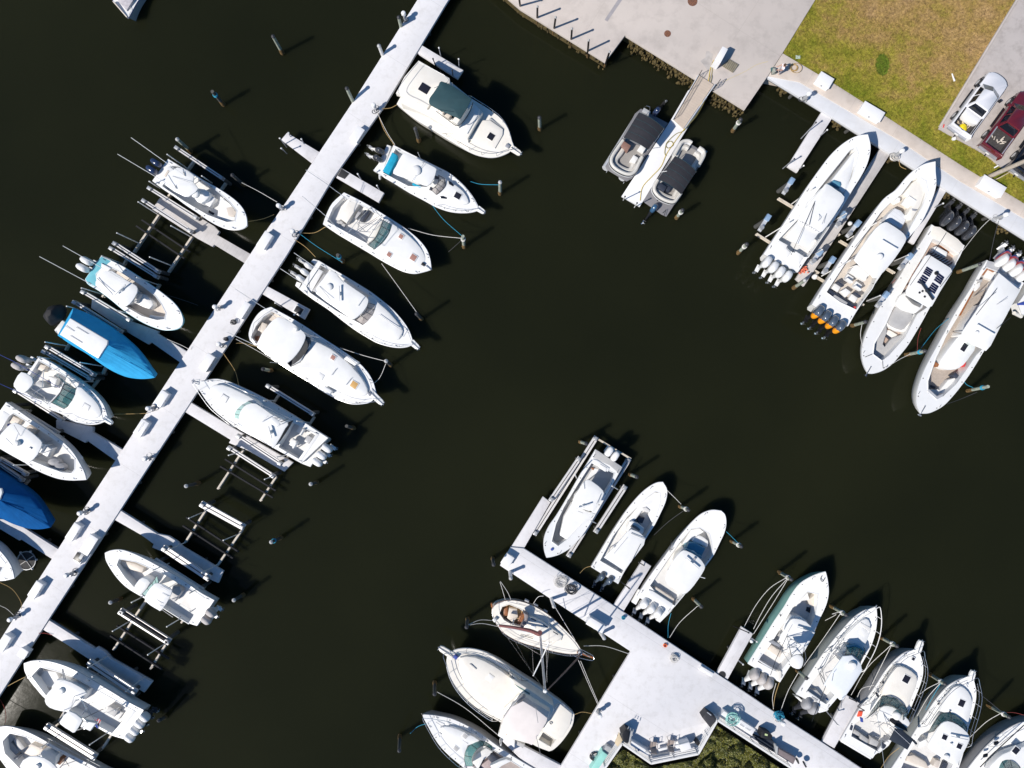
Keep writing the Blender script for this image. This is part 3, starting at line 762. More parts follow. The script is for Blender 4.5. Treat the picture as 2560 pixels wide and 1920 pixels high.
# ---- B1 motor yacht with green bimini
b = Boat(v1, 'motor_yacht', 'white motor yacht with a dark green bimini top and raised aft sundeck', [(350,372),(640,562),(860,735),(1040,848),(1170,948),(1245,1060),(1285,1190)],
         [(128,800),(300,940),(480,1050),(700,1188),(880,1290),(1010,1328),(1120,1330),(1230,1292)],(1300,1238),1.5,2.2, group=GE, deck=cream, hull=cream, dots=False)
b.slab('deckhouse', [(330,520),(620,660),(900,800),(985,880),(835,1150),(720,1085),(440,915),(170,790)],1.4,2.75, cream, .08)
sd_ = b.slab('aft_sundeck', [(345,362),(655,540),(658,585),(560,640),(430,850),(160,700),(118,690),(200,530)],2.4,3.0, cream, .06)
b.ring('deck_railing', [(350,380),(645,550),(500,640)],3.75,.02, steel, False); b.ring('deck_railing', [(345,380),(230,520),(140,680),(290,770),(415,842)],3.75,.02, steel, False)
b.slab('sundeck_hatch', [(383,580),(468,632),(425,702),(338,650)],3.0,3.06, hglass, .02)
b.slab('stairway', [(240,785),(420,885),(410,915),(222,800)],1.45,1.6, greyfl, .02)
b.slab('flybridge', [(470,690),(560,600),(700,660),(880,775),(885,800),(745,1015),(700,985),(520,870)],2.7,3.55, cream, .1)
b.slab('flybridge_floor', [(520,690),(600,640),(850,800),(740,975),(560,865)],3.5,3.58, dglass, .02)
b.block('helm_console', 760,900,3.5,4.1,.5,1.6, cream); b.seat(690,860,4.0,.6, vinylb); b.seat(640,900,4.0,.6, vinylb)
b.top([(575,570),(690,620),(850,728),(868,765),(770,938),(735,938),(600,880),(498,830),(452,795),(455,740),(495,685),(545,610)],5.0, greencan, 'bimini_top', .05, True, 3.5,2,.14)
b.ring('windscreen_frame', [(890,785),(850,890),(745,1015),(640,960),(520,870)],4.0,.03, black, False)
b.slab('cabin_front', [(890,790),(958,850),(950,890),(835,1095),(790,1090),(735,1030),(830,930)],2.6,2.9, white, .1,.04)
for q in ([(965,885,2.7),(990,905,2.0),(930,1020,2.0),(903,1000,2.7)],[(888,1015,2.7),(918,1040,2.0),(830,1150,2.0),(800,1105,2.7)]): b.panel('windscreen_pane', q, dglass)
for q in ([(455,910,2.6),(508,938,2.6),(498,958,2.05),(448,930,2.05)],[(548,966,2.6),(645,1020,2.6),(636,1040,2.0),(540,985,2.0)],[(658,1030,2.6),(710,1060,2.6),(702,1080,2.0),(650,1050,2.0)],[(722,1065,2.6),(790,1105,2.6),(815,1140,2.0),(715,1085,2.0)]): b.panel('side_window', q, dglass)
b.slab('foredeck_trunk', [(985,960),(1060,960),(1190,1050),(1185,1110),(1110,1240),(1060,1240),(850,1150)],2.0,2.22, cream, .06,.03)
b.hatch(1070,1125,2.25,.55,.55)
b.slab('walkway_strip', [(1060,935),(1200,1045),(1195,1066),(1050,955)],2.0,2.08, greyfl, .01)
b.rail(.45,.97,.75,.1,.022); b.pulpit((1270,1235),(1368,1300),.55); b.block('windlass', 1235,1215,2.1,2.35,.35,.3, dalu)
b.line('antenna', [(545,830,4),(540,890,6.5)],.015, white); b.line('antenna', [(690,620,4),(680,585,6)],.015, white)
b.line('hull_window', [(205,850,1.1),(275,890,1.1)],.05, dglass); b.line('hull_window', [(322,920,1.15),(395,962,1.15)],.05, dglass)

# ---- B2 express with teal engine cover
b = Boat(v2, 'express_boat', 'white express boat with a teal canvas cover across its stern', [(455,290),(560,345),(680,405),(800,462),(900,512),(1000,563),(1100,638),(1190,730),(1250,810),(1290,880)],
         [(330,592),(480,682),(620,768),(760,842),(880,907),(1000,950),(1100,966),(1200,966),(1280,950)],(1312,925),1.0,1.65, group=GE,
         holes=[[(475,330),(660,428),(880,545),(790,710),(600,700),(350,565)]], fz=.4)
b.slab('swim_platform', [(390,285),(432,300),(335,590),(250,540),(300,480)],.3,.7, white)
b.slab('engine_well_cover', [(440,358),(492,388),(490,425),(412,588),(342,548),(390,460)],.5,1.1, tealcan, .12,.06)
b.slab('foredeck_trunk', [(905,585),(985,635),(1080,690),(1160,760),(1205,840),(1190,880),(1090,885),(960,840),(870,790),(800,740)],1.2,1.75, white, .12,.04, smooth=2)
b.top([(540,385),(600,378),(740,448),(870,515),(880,555),(850,640),(790,700),(690,662),(560,615),(450,572),(480,500)],2.75)
b.dome(680,550,2.78,.42, None, .26)
b.slab('dashboard', [(900,600),(965,640),(950,720),(885,780),(815,745)],1.2,1.9, nonskid, .06)
b.glass([(965,622),(975,690),(930,750),(880,788)],[(905,590),(905,650),(880,700),(830,735)],1.85,2.5, oglass)
b.slab('seat_cushion', [(865,590),(912,605),(900,632),(868,622)],1.5,1.95, vinyld); b.slab('seat_cushion', [(822,705),(850,720),(838,748),(810,735)],1.5,1.95, vinyld)
for q in ([(1003,650),(1030,655),(1058,690),(1050,703),(1010,680)],[(920,800),(950,798),(990,815),(985,828),(930,822)]): b.slab('deck_window', q, 1.7,1.80, dglass, .02)
b.hatch(1097,797,1.80,.5,.55); b.slab('side_pad', [(650,665),(775,725),(765,742),(640,685)],1.0,1.15, tealcan, .03)
b.eng([(322,350),(300,428)], eng_b, eng_w, 55,.95,.55); b.pulpit((1295,920),(1365,965),.5); b.rail(.62,.97,.5,.1,.016)
b.line('fender', [(318,590,1.0),(320,625,.4)],.11, white, 8); b.line('antenna', [(720,415,2.8),(697,362,4.8)],.015, white)
b.line('outrigger', [(740,470,2.8),(775,445,3.0),(640,650,2.9)],.016, steel)

# ---- B3 open cruiser, cream sunpad and brown hatches
b = Boat(v3, 'open_cruiser', 'white open cruiser with a cream engine box and three brown deck hatches', [(400,165),(560,245),(700,325),(820,400),(930,470),(1040,545),(1150,640),(1225,735),(1260,830)],
         [(190,480),(330,575),(480,665),(640,760),(780,845),(900,910),(1000,955),(1100,975),(1190,960)],(1274,935),1.15,1.9, group=GE, stern=[(222,390),(285,270)],
         holes=[[(395,208),(560,285),(760,400),(870,480),(700,730),(640,680),(440,570),(232,455),(290,320)]], fz=.5, floor=[nonskid])
b.slab('engine_box', [(465,215),(562,266),(428,472),(345,412)],.5,1.2, cream, .1); b.slab('helm_bench', [(605,335),(662,345),(592,452),(555,445)],.6,1.15, vinyld, .08)
b.slab('companion_seat', [(540,350),(575,365),(520,430),(500,415)],.5,1.0, vinylg, .06)
b.slab('cabin_trunk', [(790,425),(880,470),(1010,560),(1120,660),(1195,760),(1215,850),(1160,920),(1040,920),(900,860),(780,790),(700,735),(640,690)],1.2,1.85, white, .14,.05, smooth=2)
b.slab('dashboard', [(755,410),(790,440),(712,640),(625,682),(640,610),(690,510)],.6,1.95, cream, .1)
b.glass([(872,488),(850,570),(790,660),(700,735)],[(790,440),(760,520),(710,620),(640,690)],1.9,2.55, tglass)
b.hatch(970,605,1.92,.36,.36, vinylb and mat('brown_hatch_acrylic', (.38,.20,.16),.3,.1,30)); brh = MATS['brown_hatch_acrylic']
b.hatch(852,785,1.92,.36,.36, brh); b.hatch(1093,815,1.93,.5,.5, brh)
for q in ([(525,470,.6),(620,560,2.7),(775,415,2.7),(700,330,1.1)],[(520,560,.8),(620,640,2.7),(630,690,1.9)],[(735,430,2.7),(490,590,2.7)],[(680,300,1.1),(560,420,2.6),(430,580,1.1)],[(770,430,2.7),(845,560,2.7),(720,720,2.6),(630,640,2.7),(770,430,2.7)]): b.line('tower_frame', q, .025, steel)
b.block('windlass', 1190,880,1.75,2.0,.3,.25, black); b.line('anchor', [(1215,895,1.95),(1272,938,2.0)],.04, steel)
b.line('outrigger', [(470,260,1.6),(200,60,4.5),(20,-60,6.5)],.022, white); b.line('outrigger', [(400,590,1.6),(205,388,3.6),(-20,200,6.0)],.022, white)
b.line('life_ring', [(400,215,.9),(420,235,.9),(400,245,.9),(390,225,.9),(400,215,.9)],.03, white)
for u, v in ((345,460),(395,490),(370,465)): b.block('tackle_box', u, v, .5,.8,.3,.25, vinylg)

# ---- B4 triple white engines
b = Boat(v4, 'centre_console_boat', 'white centre console boat with three tilted white engines facing the long dock', [(385,205),(500,275),(640,355),(780,440),(900,515),(1000,590),(1110,680),(1200,775),(1270,870),(1308,950)],
         [(190,490),(330,590),(480,690),(620,800),(740,890),(860,965),(980,1030),(1100,1065),(1200,1076),(1290,1062)],(1332,1028),1.15,1.85, group=GE,
         holes=[[(405,252),(620,372),(900,560),(955,640),(830,850),(560,705),(300,525),(262,465)]], fz=.5)
b.slab('swim_platform', [(305,215),(335,188),(385,205),(190,490),(150,455),(165,415),(240,440),(360,270)],.3,.75, white)
b.cushion('stern_bench', [(372,278),(432,312),(312,525),(252,482)],.5,1.05, vinylw); b.slab('rod_rack', [(440,335),(462,347),(345,520),(322,508)],.5,1.15, vinylg, .03)
b.slab('foredeck_trunk', [(880,560),(1000,640),(1100,730),(1190,840),(1226,915),(1185,995),(1050,990),(930,930),(820,860)],1.3,1.95, white, .14,.05, smooth=2)
b.top([(490,308),(560,330),(620,398),(760,498),(865,572),(882,620),(850,690),(800,745),(740,790),(690,772),(560,682),(360,535),(365,470),(430,390)],2.85)
b.dome(492,470,2.88,.3); b.bar(600,540,2.86,1.3,.6); b.line('light_bar', [(775,660,3.0),(835,572,3.0)],.03, white)
b.slab('dashboard', [(880,640),(940,660),(880,760),(810,830),(770,800)],.6,2.0, nonskid, .06)
b.glass([(952,648),(948,720),(900,790),(825,848)],[(882,628),(870,690),(830,745),(750,800)],1.95,2.7, oglass)
b.ring('foredeck_handrail', [(990,745),(1110,832),(1200,895),(1228,915),(1190,985)],2.15,.022, dalu, False)
b.eng([(292,262),(252,325),(210,388)], eng_w, eng_w, 55,1.0,.55); b.pulpit((1312,1018),(1388,1085),.55)
b.line('outrigger', [(420,320,2.9),(140,128,4.2)],.02, white); b.line('outrigger', [(360,520,2.9),(3,285,4.2)],.02, white)
b.line('outrigger_arm', [(395,462,2.9),(505,595,3.2)],.018, dalu); b.line('outrigger_arm', [(575,360,2.9),(640,430,3.2)],.018, dalu); b.rail(.6,.97,.4,.1,.016)

# ---- B5 sportfisher with hardtop
b = Boat(v5, 'sportfishing_boat', 'white sportfishing boat with a broad white hardtop and an orange foredeck hatch', [(350,310),(450,365),(560,425),(700,510),(820,590),(920,655),(1030,725),(1140,800),(1240,880),(1320,970),(1370,1060),(1393,1140)],
         [(140,640),(300,780),(440,880),(560,955),(700,1040),(820,1120),(940,1195),(1060,1250),(1170,1280),(1280,1276),(1350,1255)],(1408,1195),1.25,2.1, group=GE, stern=[(128,570),(170,450),(250,350)],
         holes=[[(358,355),(470,420),(560,480),(330,790),(250,720),(150,610),(200,500),(280,410)]], fz=.5, floor=[beigefl], deck=white, rub=steel)
b.cushion('mezzanine_seat', [(260,460),(312,482),(282,582),(212,540)],.5,1.05, vinylb); b.slab('fish_box', [(195,600),(225,600),(215,650),(180,640)],.5,.8, wood, .04)
b.slab('cabin_trunk', [(740,640),(900,700),(1000,765),(1100,850),(1210,960),(1285,1065),(1320,1170),(1240,1205),(1100,1185),(900,1090),(700,985),(540,900),(640,860),(700,740)],1.4,2.3, white, .16,.05, smooth=2)
b.slab('cabin_house', [(500,470),(690,580),(742,620),(735,700),(640,850),(545,905),(440,850),(330,770)],.6,2.5, white, .06)
b.top([(440,412),(560,468),(680,566),(692,620),(660,700),(600,790),(515,868),(440,868),(330,800),(205,682),(330,480),(395,425)],3.5, zf=1.2)
b.glass([(748,620),(738,700),(690,785),(630,855),(548,908)],[(694,604),(690,650),(650,730),(600,795),(515,872)],2.35,3.35, dglass)
for u, v, mm, w in ((970,815, brh, .38),(846,1005, vinylw, .42),(1180,1088, mat('orange_hatch_acrylic', (.60,.36,.13),.3,.1,30),.55)): b.hatch(u, v, 2.36, w, w, mm)
for q in ([(1005,925),(985,950),(955,992)],[(1155,1018),(1130,1050),(1098,1090)]): b.line('handrail', [(*p, 2.45) for p in q],.022, dalu)
b.slab('fender_rack', [(1115,790),(1230,862),(1185,898),(1075,828)],1.9,2.35, white, .05); b.slab('fender_rack', [(885,1100),(962,1150),(935,1185),(855,1135)],1.9,2.35, white, .05)
b.rail(.5,.97,.75,.1,.02); b.pulpit((1330,1150),(1468,1280),.6); b.block('windlass', 1325,1180,2.1,2.3,.3,.25, dalu)
b.line('outrigger_mount', [(480,440,3.0),(600,520,3.4),(720,590,3.2),(830,615,2.6)],.035, steel); b.line('outrigger_mount', [(500,460,2.6),(760,610,2.6)],.03, steel)
b.dome(603,532,3.6,.2, None, .3); b.line('antenna', [(400,420,3.4),(300,330,4.2),(-10,130,6.5)],.02, white); b.line('antenna', [(420,870,2.6),(340,862,3.4)],.018, white)
b.line('outrigger', [(520,890,2.4),(210,700,3.2),(-90,560,5)],.022, white)
b.line('boat_hook', [(150,640,1.6),(180,470,1.6),(290,380,1.5),(370,330,1.4)],.02, dalu)

# ---- B6 on lift, triple white engines pointing away from dock
b = Boat(v6, 'express_boat', 'white express boat on a lift with three upright white engines and mint windscreen', [(1440,1058),(1300,970),(1150,870),(1000,780),(850,690),(700,610),(560,545),(430,490),(330,470),(240,478),(180,490)],
         [(1172,1312),(1000,1215),(880,1150),(740,1070),(620,1010),(500,940),(400,865),(300,780),(220,680),(160,590),(118,525)],(108,492),1.2,1.95,1.2, group=GE,
         holes=[[(1088,905),(1340,1030),(1160,1275),(945,1150)]], fz=.5)
b.slab('stern_platform', [(1385,1025),(1445,1058),(1262,1350),(1165,1312),(1310,1060)],.55,.8, nonskid); b.slab('transom_wall', [(1318,1020),(1345,1035),(1170,1290),(1140,1275)],.5,1.25, white)
b.slab('cabin_trunk', [(250,560),(380,525),(550,592),(720,685),(760,760),(620,960),(520,900),(420,832),(310,720)],1.4,2.2, white, .15,.05, smooth=2)
b.slab('cabin_house', [(680,720),(860,810),(1050,910),(920,1130),(720,1040),(570,950),(590,820)],.6,2.4, white, .06)
b.top([(640,722),(720,716),(870,820),(1035,905),(1010,965),(905,1148),(860,1140),(700,1052),(545,962),(540,890),(560,800),(600,745)],3.0, zf=2.2)
b.glass([(640,690),(560,740),(508,805),(505,860)],[(690,712),(610,748),(565,815),(555,880)],2.2,2.95, mglass)
b.glass([(1095,880),(1030,990),(935,1128)],[(1045,900),(985,1010),(900,1140)],1.9,2.9, blackcan, 'enclosure_curtain', False)
b.top([(880,850),(960,900),(930,950),(850,900)],4.6, None, 'tower_platform', .08, True, 3.0)
b.line('tower_arm', [(960,900,4.6),(1040,870,3.0)],.03, steel); b.line('tower_arm', [(840,840,4.6),(780,900,3.0)],.03, steel); b.bar(870,1000,3.05,1.0,.8)
b.hatch(405,662,2.27,.45,.5, vinylw, greyhull); b.rail(.55,.98,.7,.1,.02); b.pulpit((150,500),(95,490),.5)
b.seat(1160,980,1.1,.6); b.seat(1090,1110,1.1,.6); b.block('fish_box', 1240,1075,.5,.85,.5,.6, greyhull)
b.eng([(1428,1162),(1372,1232),(1330,1300)], eng_w, eng_w, 4,1.1,.8); b.line('outrigger', [(1080,880,3.0),(720,700,3.2)],.02, steel); b.line('outrigger', [(880,1150,3),(450,880,3.2)],.02, steel)

# ---- B7 centre console, grey covered twin engines
b = Boat(v7, 'centre_console_boat', 'white centre console boat with an open bow cockpit and two grey covered engines', [(1262,962),(1130,890),(1000,800),(860,710),(700,620),(560,545),(440,490),(330,458),(235,464)],
         [(1088,1218),(1000,1188),(880,1120),(740,1040),(600,962),(480,895),(380,830),(290,740),(220,640),(178,560)],(168,490),1.0,1.45,1.75, group=GE,
         holes=[[(310,550),(480,582),(590,630),(760,700),(900,790),(1020,850),(1165,940),(1005,1192),(900,1130),(740,1030),(560,920),(470,840),(370,730),(288,610)]], fz=.4)
b.cushion('bow_seat', [(315,560),(470,595),(560,640),(540,690),(430,660),(330,620)],.4,.85, vinylb); b.cushion('bow_seat', [(298,605),(330,620),(390,720),(480,830),(450,800),(370,725)],.4,.85, vinylg)
b.console([(540,735),(622,785),(540,900),(500,915),(455,850),(480,790)],1.35)
b.top([(700,790),(820,845),(832,900),(740,1058),(690,1055),(570,972),(580,900),(640,820)],2.5)
for q in ([(725,825),(800,865)],[(610,985),(690,1040)],[(735,890),(800,930)],[(680,960),(740,1000)]): b.line('hardtop_handrail', [(*q[0],2.62),(*q[1],2.62)],.02, dalu)
b.cushion('leaning_post', [(845,822),(915,828),(935,880),(862,980),(810,940)],.5,1.05, vinylg); b.slab('stern_hatch', [(1100,900),(1160,945),(1110,1060),(1075,1060)],.4,.6, white)
b.glass([(690,715),(640,790),(540,900)],[(710,800),(660,850),(585,930)],1.5,2.4, mglass)
b.slab('stern_platform', [(1185,950),(1265,965),(1090,1220),(1010,1195)],.5,.8, nonskid)
b.eng([(1225,1085),(1180,1160)], eng_t, eng_w, 6,1.0,.7); b.line('outrigger', [(780,920,2.6),(1040,1060,2.9)],.016, dalu); b.line('outrigger', [(620,975,2.6),(850,1132,2.9)],.016, dalu)

# ---- B8 tower boat, four engines
b = Boat(v8, 'tower_boat', 'white tower boat with four white engines and a small striped flag', [(1435,1080),(1300,1010),(1150,920),(1000,830),(850,740),(700,660),(560,610),(430,585),(320,590)],
         [(1240,1370),(1110,1330),(980,1260),(860,1195),(700,1115),(580,1060),(450,965),(360,865),(290,775),(246,690)],(238,615),1.1,1.6,1.65, group=GE,
         holes=[[(400,650),(560,690),(760,765),(1000,900),(1330,1085),(1140,1318),(950,1222),(640,1060),(460,930),(315,740)]], fz=.4)
b.cushion('bow_seat', [(400,655),(440,665),(370,750),(500,880),(465,915),(322,745)],.4,.85, vinylg); b.slab('forward_cushion', [(420,680),(560,700),(600,790),(480,870),(395,760)],.4,.75, vinylw, .06)
b.console([(560,780),(700,800),(860,900),(760,1040),(640,1060),(500,930)],1.5)
b.top([(560,830),(640,780),(780,840),(870,915),(760,975),(690,1090),(600,1090),(490,1055),(445,990),(475,910)],2.7)
b.dome(620,885,2.72,.28)
b.top([(690,1090),(812,1165),(810,1210),(745,1305),(700,1290),(600,1222),(605,1180)],5.2, None, 'tower_top', .1, False)
b.slab('tower_console', [(830,1190),(960,1210),(900,1292),(800,1250)],4.0,4.3, white)
for q in ([(700,1100,5.1),(740,940,2.7),(780,900,.5)],[(800,1180,5.1),(1050,1060,2.7),(1060,1060,.5)],[(620,1210,5.1),(640,1080,2.7)],[(740,1290,5.1),(940,1230,2.7),(900,1180,.5)],[(740,940,2.7),(1050,1060,2.7)],[(780,1130,4.2),(920,1230,4.2),(840,1270,4.2)],[(870,1080,3.4),(800,950,2.8)],[(820,1130,3.4),(900,1000,2.8)]): b.line('tower_frame', q, .03, steel)
fl = b.panel('flag', [(925,1200,3.2),(975,1160,3.2),(1010,1180,3.0),(985,1255,2.7)], mat('striped_flag', (.55,.05,.06),.8,.05,9, lines=[((.86,-.51),.16,.08,1.0,(.7,.68,.68))]),.01)
b.panel('flag_canton', [(945,1228,3.05),(968,1218,3.05),(988,1250,2.76),(972,1260,2.75)], bluem, .03)
b.line('outrigger', [(810,950,2.9),(990,1260,5.0)],.016, dalu)
b.slab('leaning_post', [(1090,1040),(1180,1090),(1140,1150),(1050,1100)],.4,1.0, vinylg); b.slab('fish_box', [(1130,1060),(1230,1110),(1180,1180),(1090,1130)],.45,.62, nonskid)
b.slab('transom_wall', [(1330,1075),(1360,1095),(1165,1340),(1110,1320)],.4,1.15, white); b.eng([(1445,1150),(1395,1215),(1345,1285),(1295,1355)], eng_w, eng_b, 5,1.0,.75)
b.line('ladder', [(620,670,1.7),(640,770,2.4),(655,770,2.4),(630,670,1.7)],.03, dalu)
# ---- B9 corner boat at the lower left
b = Boat(v8, 'centre_console_boat', 'white centre console boat with grey bow seats in the lower left corner', [(1250,1760),(1050,1700),(900,1625),(700,1525),(520,1430),(380,1350),(240,1285),(100,1245),(0,1248),(-60,1275)],
         [(900,2200),(700,2060),(560,1980),(300,1850),(120,1720),(20,1600),(-60,1480)],(-95,1360),1.1,1.6, group=GE,
         holes=[[(25,1390),(100,1310),(250,1345),(500,1445),(900,1665),(1100,1780),(800,2050),(500,1890),(300,1770),(150,1610),(50,1510)]], fz=.4, floor=[nonskid])
b.cushion('bow_seat', [(35,1400),(105,1320),(160,1345),(100,1400),(190,1500),(150,1540),(70,1480)],.4,.85, vinylg); b.cushion('bow_cushion', [(110,1345),(180,1370),(250,1460),(190,1500)],.4,.8, vinylg)
b.cushion('console_lounge', [(310,1420),(430,1472),(365,1570),(238,1512)],.4,1.1, vinylb); b.console([(430,1480),(560,1540),(500,1680),(360,1600)],1.5)
b.top([(290,1545),(440,1560),(560,1650),(600,1750),(480,1850),(300,1780),(195,1640)],2.7); b.dome(380,1640,2.75,.25)
b.block('tackle_station', 590,1590,.4,.9,.4,.6, wood); b.line('rod', [(690,1640,1.2),(640,1560,2.4)],.02, black); b.line('spray_rail', [(190,1280,1.2),(500,1370,1.1),(1000,1640,1.0)],.03, greyhull)
for u in (140,170): b.block('cup_holder', u, 1565,.4,1.25,.1,.1, dalu)

# ---- B10 navy twin
b = Boat(v10, 'centre_console_boat', 'white centre console boat with two navy engines on the upper west lift', [(600,430),(700,490),(830,565),(950,640),(1080,712),(1180,775),(1280,850),(1350,930),(1385,1020)],
         [(442,648),(540,722),(660,802),(780,890),(900,970),(1000,1040),(1100,1095),(1200,1130),(1300,1136),(1360,1120)],(1390,1095),1.1,1.6,1.75, group=GW,
         holes=[[(640,500),(700,500),(860,595),(1000,680),(1110,770),(1210,860),(1285,950),(1265,1050),(1190,1060),(1000,990),(760,850),(545,705),(560,650)]], fz=.4)
b.slab('casting_deck', [(1120,800),(1210,870),(1280,955),(1262,1045),(1190,1055),(1090,1010)],.4,1.05, white, .05); b.cushion('bow_pad', [(1180,915),(1230,905),(1282,965),(1258,1010),(1200,1000)],1.05,1.12, beigefl)
b.slab('transom_box', [(590,505),(640,520),(650,560),(560,680),(510,650),(520,600)],.4,1.3, white, .06,.02, smooth=2); b.slab('bait_well_lid', [(595,540),(612,550),(575,610),(555,600)],1.3,1.36, vinylb, .02)
b.console([(900,720),(1010,760),(1000,820),(930,870),(860,820)],1.5); b.block('front_seat', 1020,850,.4,1.0,.5,.9, vinylw); b.slab('front_seat_back', [(985,800),(1010,770),(925,860),(900,850)],.9,1.5, nonskid, .05)
b.top([(600,590),(690,512),(790,550),(860,595),(850,660),(900,725),(830,790),(760,802),(570,690)],2.6)
b.dome(880,780,2.2,.36, None, .3); b.slab('deck_hatch', [(1010,940),(1062,970),(1050,990),(1000,962)],.4,.46, hglass, .02)
b.eng([(485,470),(440,540)], eng_n, black, 6,1.05,.7)
b.line('outrigger', [(230,215,4.6),(770,600,2.7)],.022, white); b.line('outrigger', [(95,380,4.6),(685,730,2.7)],.022, white); b.line('outrigger_arm', [(770,600,2.7),(750,555,2.75)],.02, black); b.line('outrigger_arm', [(685,730,2.7),(665,690,2.75)],.02, black)
b.line('antenna', [(640,600,2.7),(820,665,2.9)],.014, dalu); b.line('bow_light_pole', [(1125,835,1.2),(1010,925,2.6)],.014, dalu)

# ---- B11 aqua
b = Boat(v11, 'centre_console_boat', 'aqua hulled centre console boat with two white engines', [(690,322),(790,365),(900,420),(1020,495),(1130,570),(1240,645),(1340,720),(1420,790),(1480,870),(1508,950)],
         [(530,552),(560,602),(660,662),(780,750),(900,850),(1000,920),(1100,980),(1200,1025),(1300,1055),(1400,1058),(1470,1040)],(1502,1005),1.1,1.6,1.75, hull=aqua, group=GW, rub=aqua,
         holes=[[(735,410),(900,492),(1100,620),(1230,720),(1290,800),(1335,890),(1325,950),(1250,960),(1100,920),(930,820),(655,612),(645,500)]], fz=.4, floor=[beigefl])
b.slab('stern_deck', [(690,325),(790,370),(740,410),(645,510),(660,640),(560,600),(532,550)],1.05,1.125, aqua, .02); b.slab('transom_box', [(690,390),(790,440),(760,470),(690,440)],.4,1.25, white)
b.slab('transom_wall', [(725,405),(770,425),(680,600),(640,590),(645,500)],.4,1.15, white)
b.console([(880,600),(1010,640),(1030,720),(930,800),(820,740)],1.5)
b.top([(655,545),(720,478),(800,470),(940,560),(1040,618),(1050,680),(1000,770),(940,820),(870,790),(740,700),(632,612)],2.6); b.bar(900,660,2.63,1.2,-.3)
b.cushion('front_lounge', [(1070,690),(1120,700),(1200,770),(1210,810),(1170,850),(1110,830),(1010,780)],.4,1.1, vinylw); b.slab('lounge_back', [(1065,690),(1090,700),(1040,790),(1010,778)],.4,1.5, vinylg, .06)
b.cushion('bow_seat', [(1180,905),(1250,920),(1330,925),(1325,950),(1240,960),(1165,930)],.4,.85, vinylw)
b.eng([(548,370),(508,440)], eng_w, eng_w, 6,1.1,.7)
b.line('outrigger', [(308,218,4.6),(915,560,2.7)],.022, white); b.line('outrigger', [(74,325,4.6),(800,712,2.7)],.022, white); b.line('outrigger_arm', [(650,540,2.7),(800,690,2.85)],.02, dalu)

# ---- B12 blue covered
A_ = [(410,840),(560,900),(700,980),(820,1060),(930,1150),(1020,1230),(1110,1340),(1170,1440),(1208,1505)]
B_ = [(258,1112),(400,1210),(540,1290),(640,1360),(740,1430),(850,1490),(960,1530),(1080,1545),(1170,1541)]
b = Boat(v11, 'covered_boat', 'boat wrapped in a light blue canvas cover with a white hardtop on the lift', A_, B_, (1222,1532),1.1,1.6,1.75, hull=skycan, deck=skycan, group=GW, dots=False, rub=skycan)
TOP = [(380,942),(755,1165),(750,1205),(660,1345),(275,1105)]
tp = [b.P(u, v, 2.5) for u, v in TOP]
def near_on(poly, q):
    best = None
    for i in range(len(poly)):
        a, c = poly[i], poly[(i + 1) % len(poly)]; d = c - a
        t = max(0, min(1,(q - a).to_2d().dot(d.to_2d()) / d.to_2d().length_squared)); p = a + d * t
        if best is None or (p - q).to_2d().length < (best - q).to_2d().length: best = p
    return best
def tent(b, tp, cm, extra=.02, zr=.0):
    rg = []
    for (t, l, z) in b.tl:
        q = b.root3 + b.ax * t * b.L + b.lat * l * 1.01; rg.append(Vector((q.x, q.y, z + extra)))
    tg = [near_on(tp, q) for q in rg]; rows = [rg]
    for k in range(1,6):
        f = k / 6; row = []
        for i, (q, g) in enumerate(zip(rg, tg)):
            p = q.lerp(g, f); sag = math.sin(f * math.pi) * (q - g).length
            p.z -= sag * .04 + .025 * math.sin(i * 2.3 + k) * (1 if 0 < f < 1 else 0); row.append(p)
        rows.append(row)
    rows.append(tg)
    m = MB(); m.loft([[p - Vector((0,0,.25)) for p in rg]] + rows); m.fill([tp])
    return part(b.t, 'canvas_cover', m, cm, None, 60)
tent(b, tp, skycan)
b.slab('hardtop', TOP, 2.45,2.62, white, .04,.03); 
for q in ([(330,1018),(420,1072)],[(440,1030),(560,1100)],[(380,1115),(500,1186)]): b.line('hardtop_handrail', [(*q[0],2.72),(*q[1],2.70)],.02, dalu)
for u, v in ((345,868),(260,1000)): b.line('cover_strap', [(u, v, .9),(u - 40, v + 30,.5)],.02, black)
m = MB(); c = b.P(240,905,.9); rings = []
for z, s_ in ((-.7,.6),(-.3,.9),(.2,1.0),(.7,.8),(1.0,.35)):
    rings.append([c + b.lat * (math.cos(a) * .95 * s_ * (1 + .12 * math.sin(3 * a + z))) + b.ax * (math.sin(a) * .62 * s_ * (1 + .1 * math.sin(5 * a))) + Vector((0,0, z)) for a in (2 * math.pi * i / 20 for i in range(20))])
m.loft(rings, True, True); part(b.t, 'engine_cover', m, blackcov)
b.slab('swim_platform', [(300,960),(345,990),(262,1110),(220,1060)],.5,.8, nonskid)

# ---- B13 green windscreen express on lift
b = Boat(v13, 'express_boat', 'white express boat with a green tinted windscreen and two grey covered engines', [(392,243),(520,312),(640,390),(760,470),(870,552),(960,632),(1030,722),(1064,810)],
         [(160,580),(330,690),(480,765),(620,822),(700,872),(780,905),(880,925),(970,920),(1035,898)],(1082,876),1.15,1.7,1.6, group=GW,
         holes=[[(390,290),(560,385),(690,470),(760,560),(650,760),(500,700),(330,655),(215,565)]], fz=.4)
b.slab('cabin_trunk', [(760,545),(860,600),(960,700),(1010,790),(985,850),(880,870),(760,820),(660,770)],1.3,1.75, white, .14,.05, smooth=2)
b.slab('dashboard', [(655,560),(755,580),(735,660),(650,750),(560,700)],.4,1.6, nonskid, .06); b.block('helm', 640,690,1.55,1.75,.3,.4, black)
b.glass([(765,572),(750,650),(700,725),(640,768)],[(640,515),(615,580),(570,650),(512,705)],1.72,2.45, tglass)
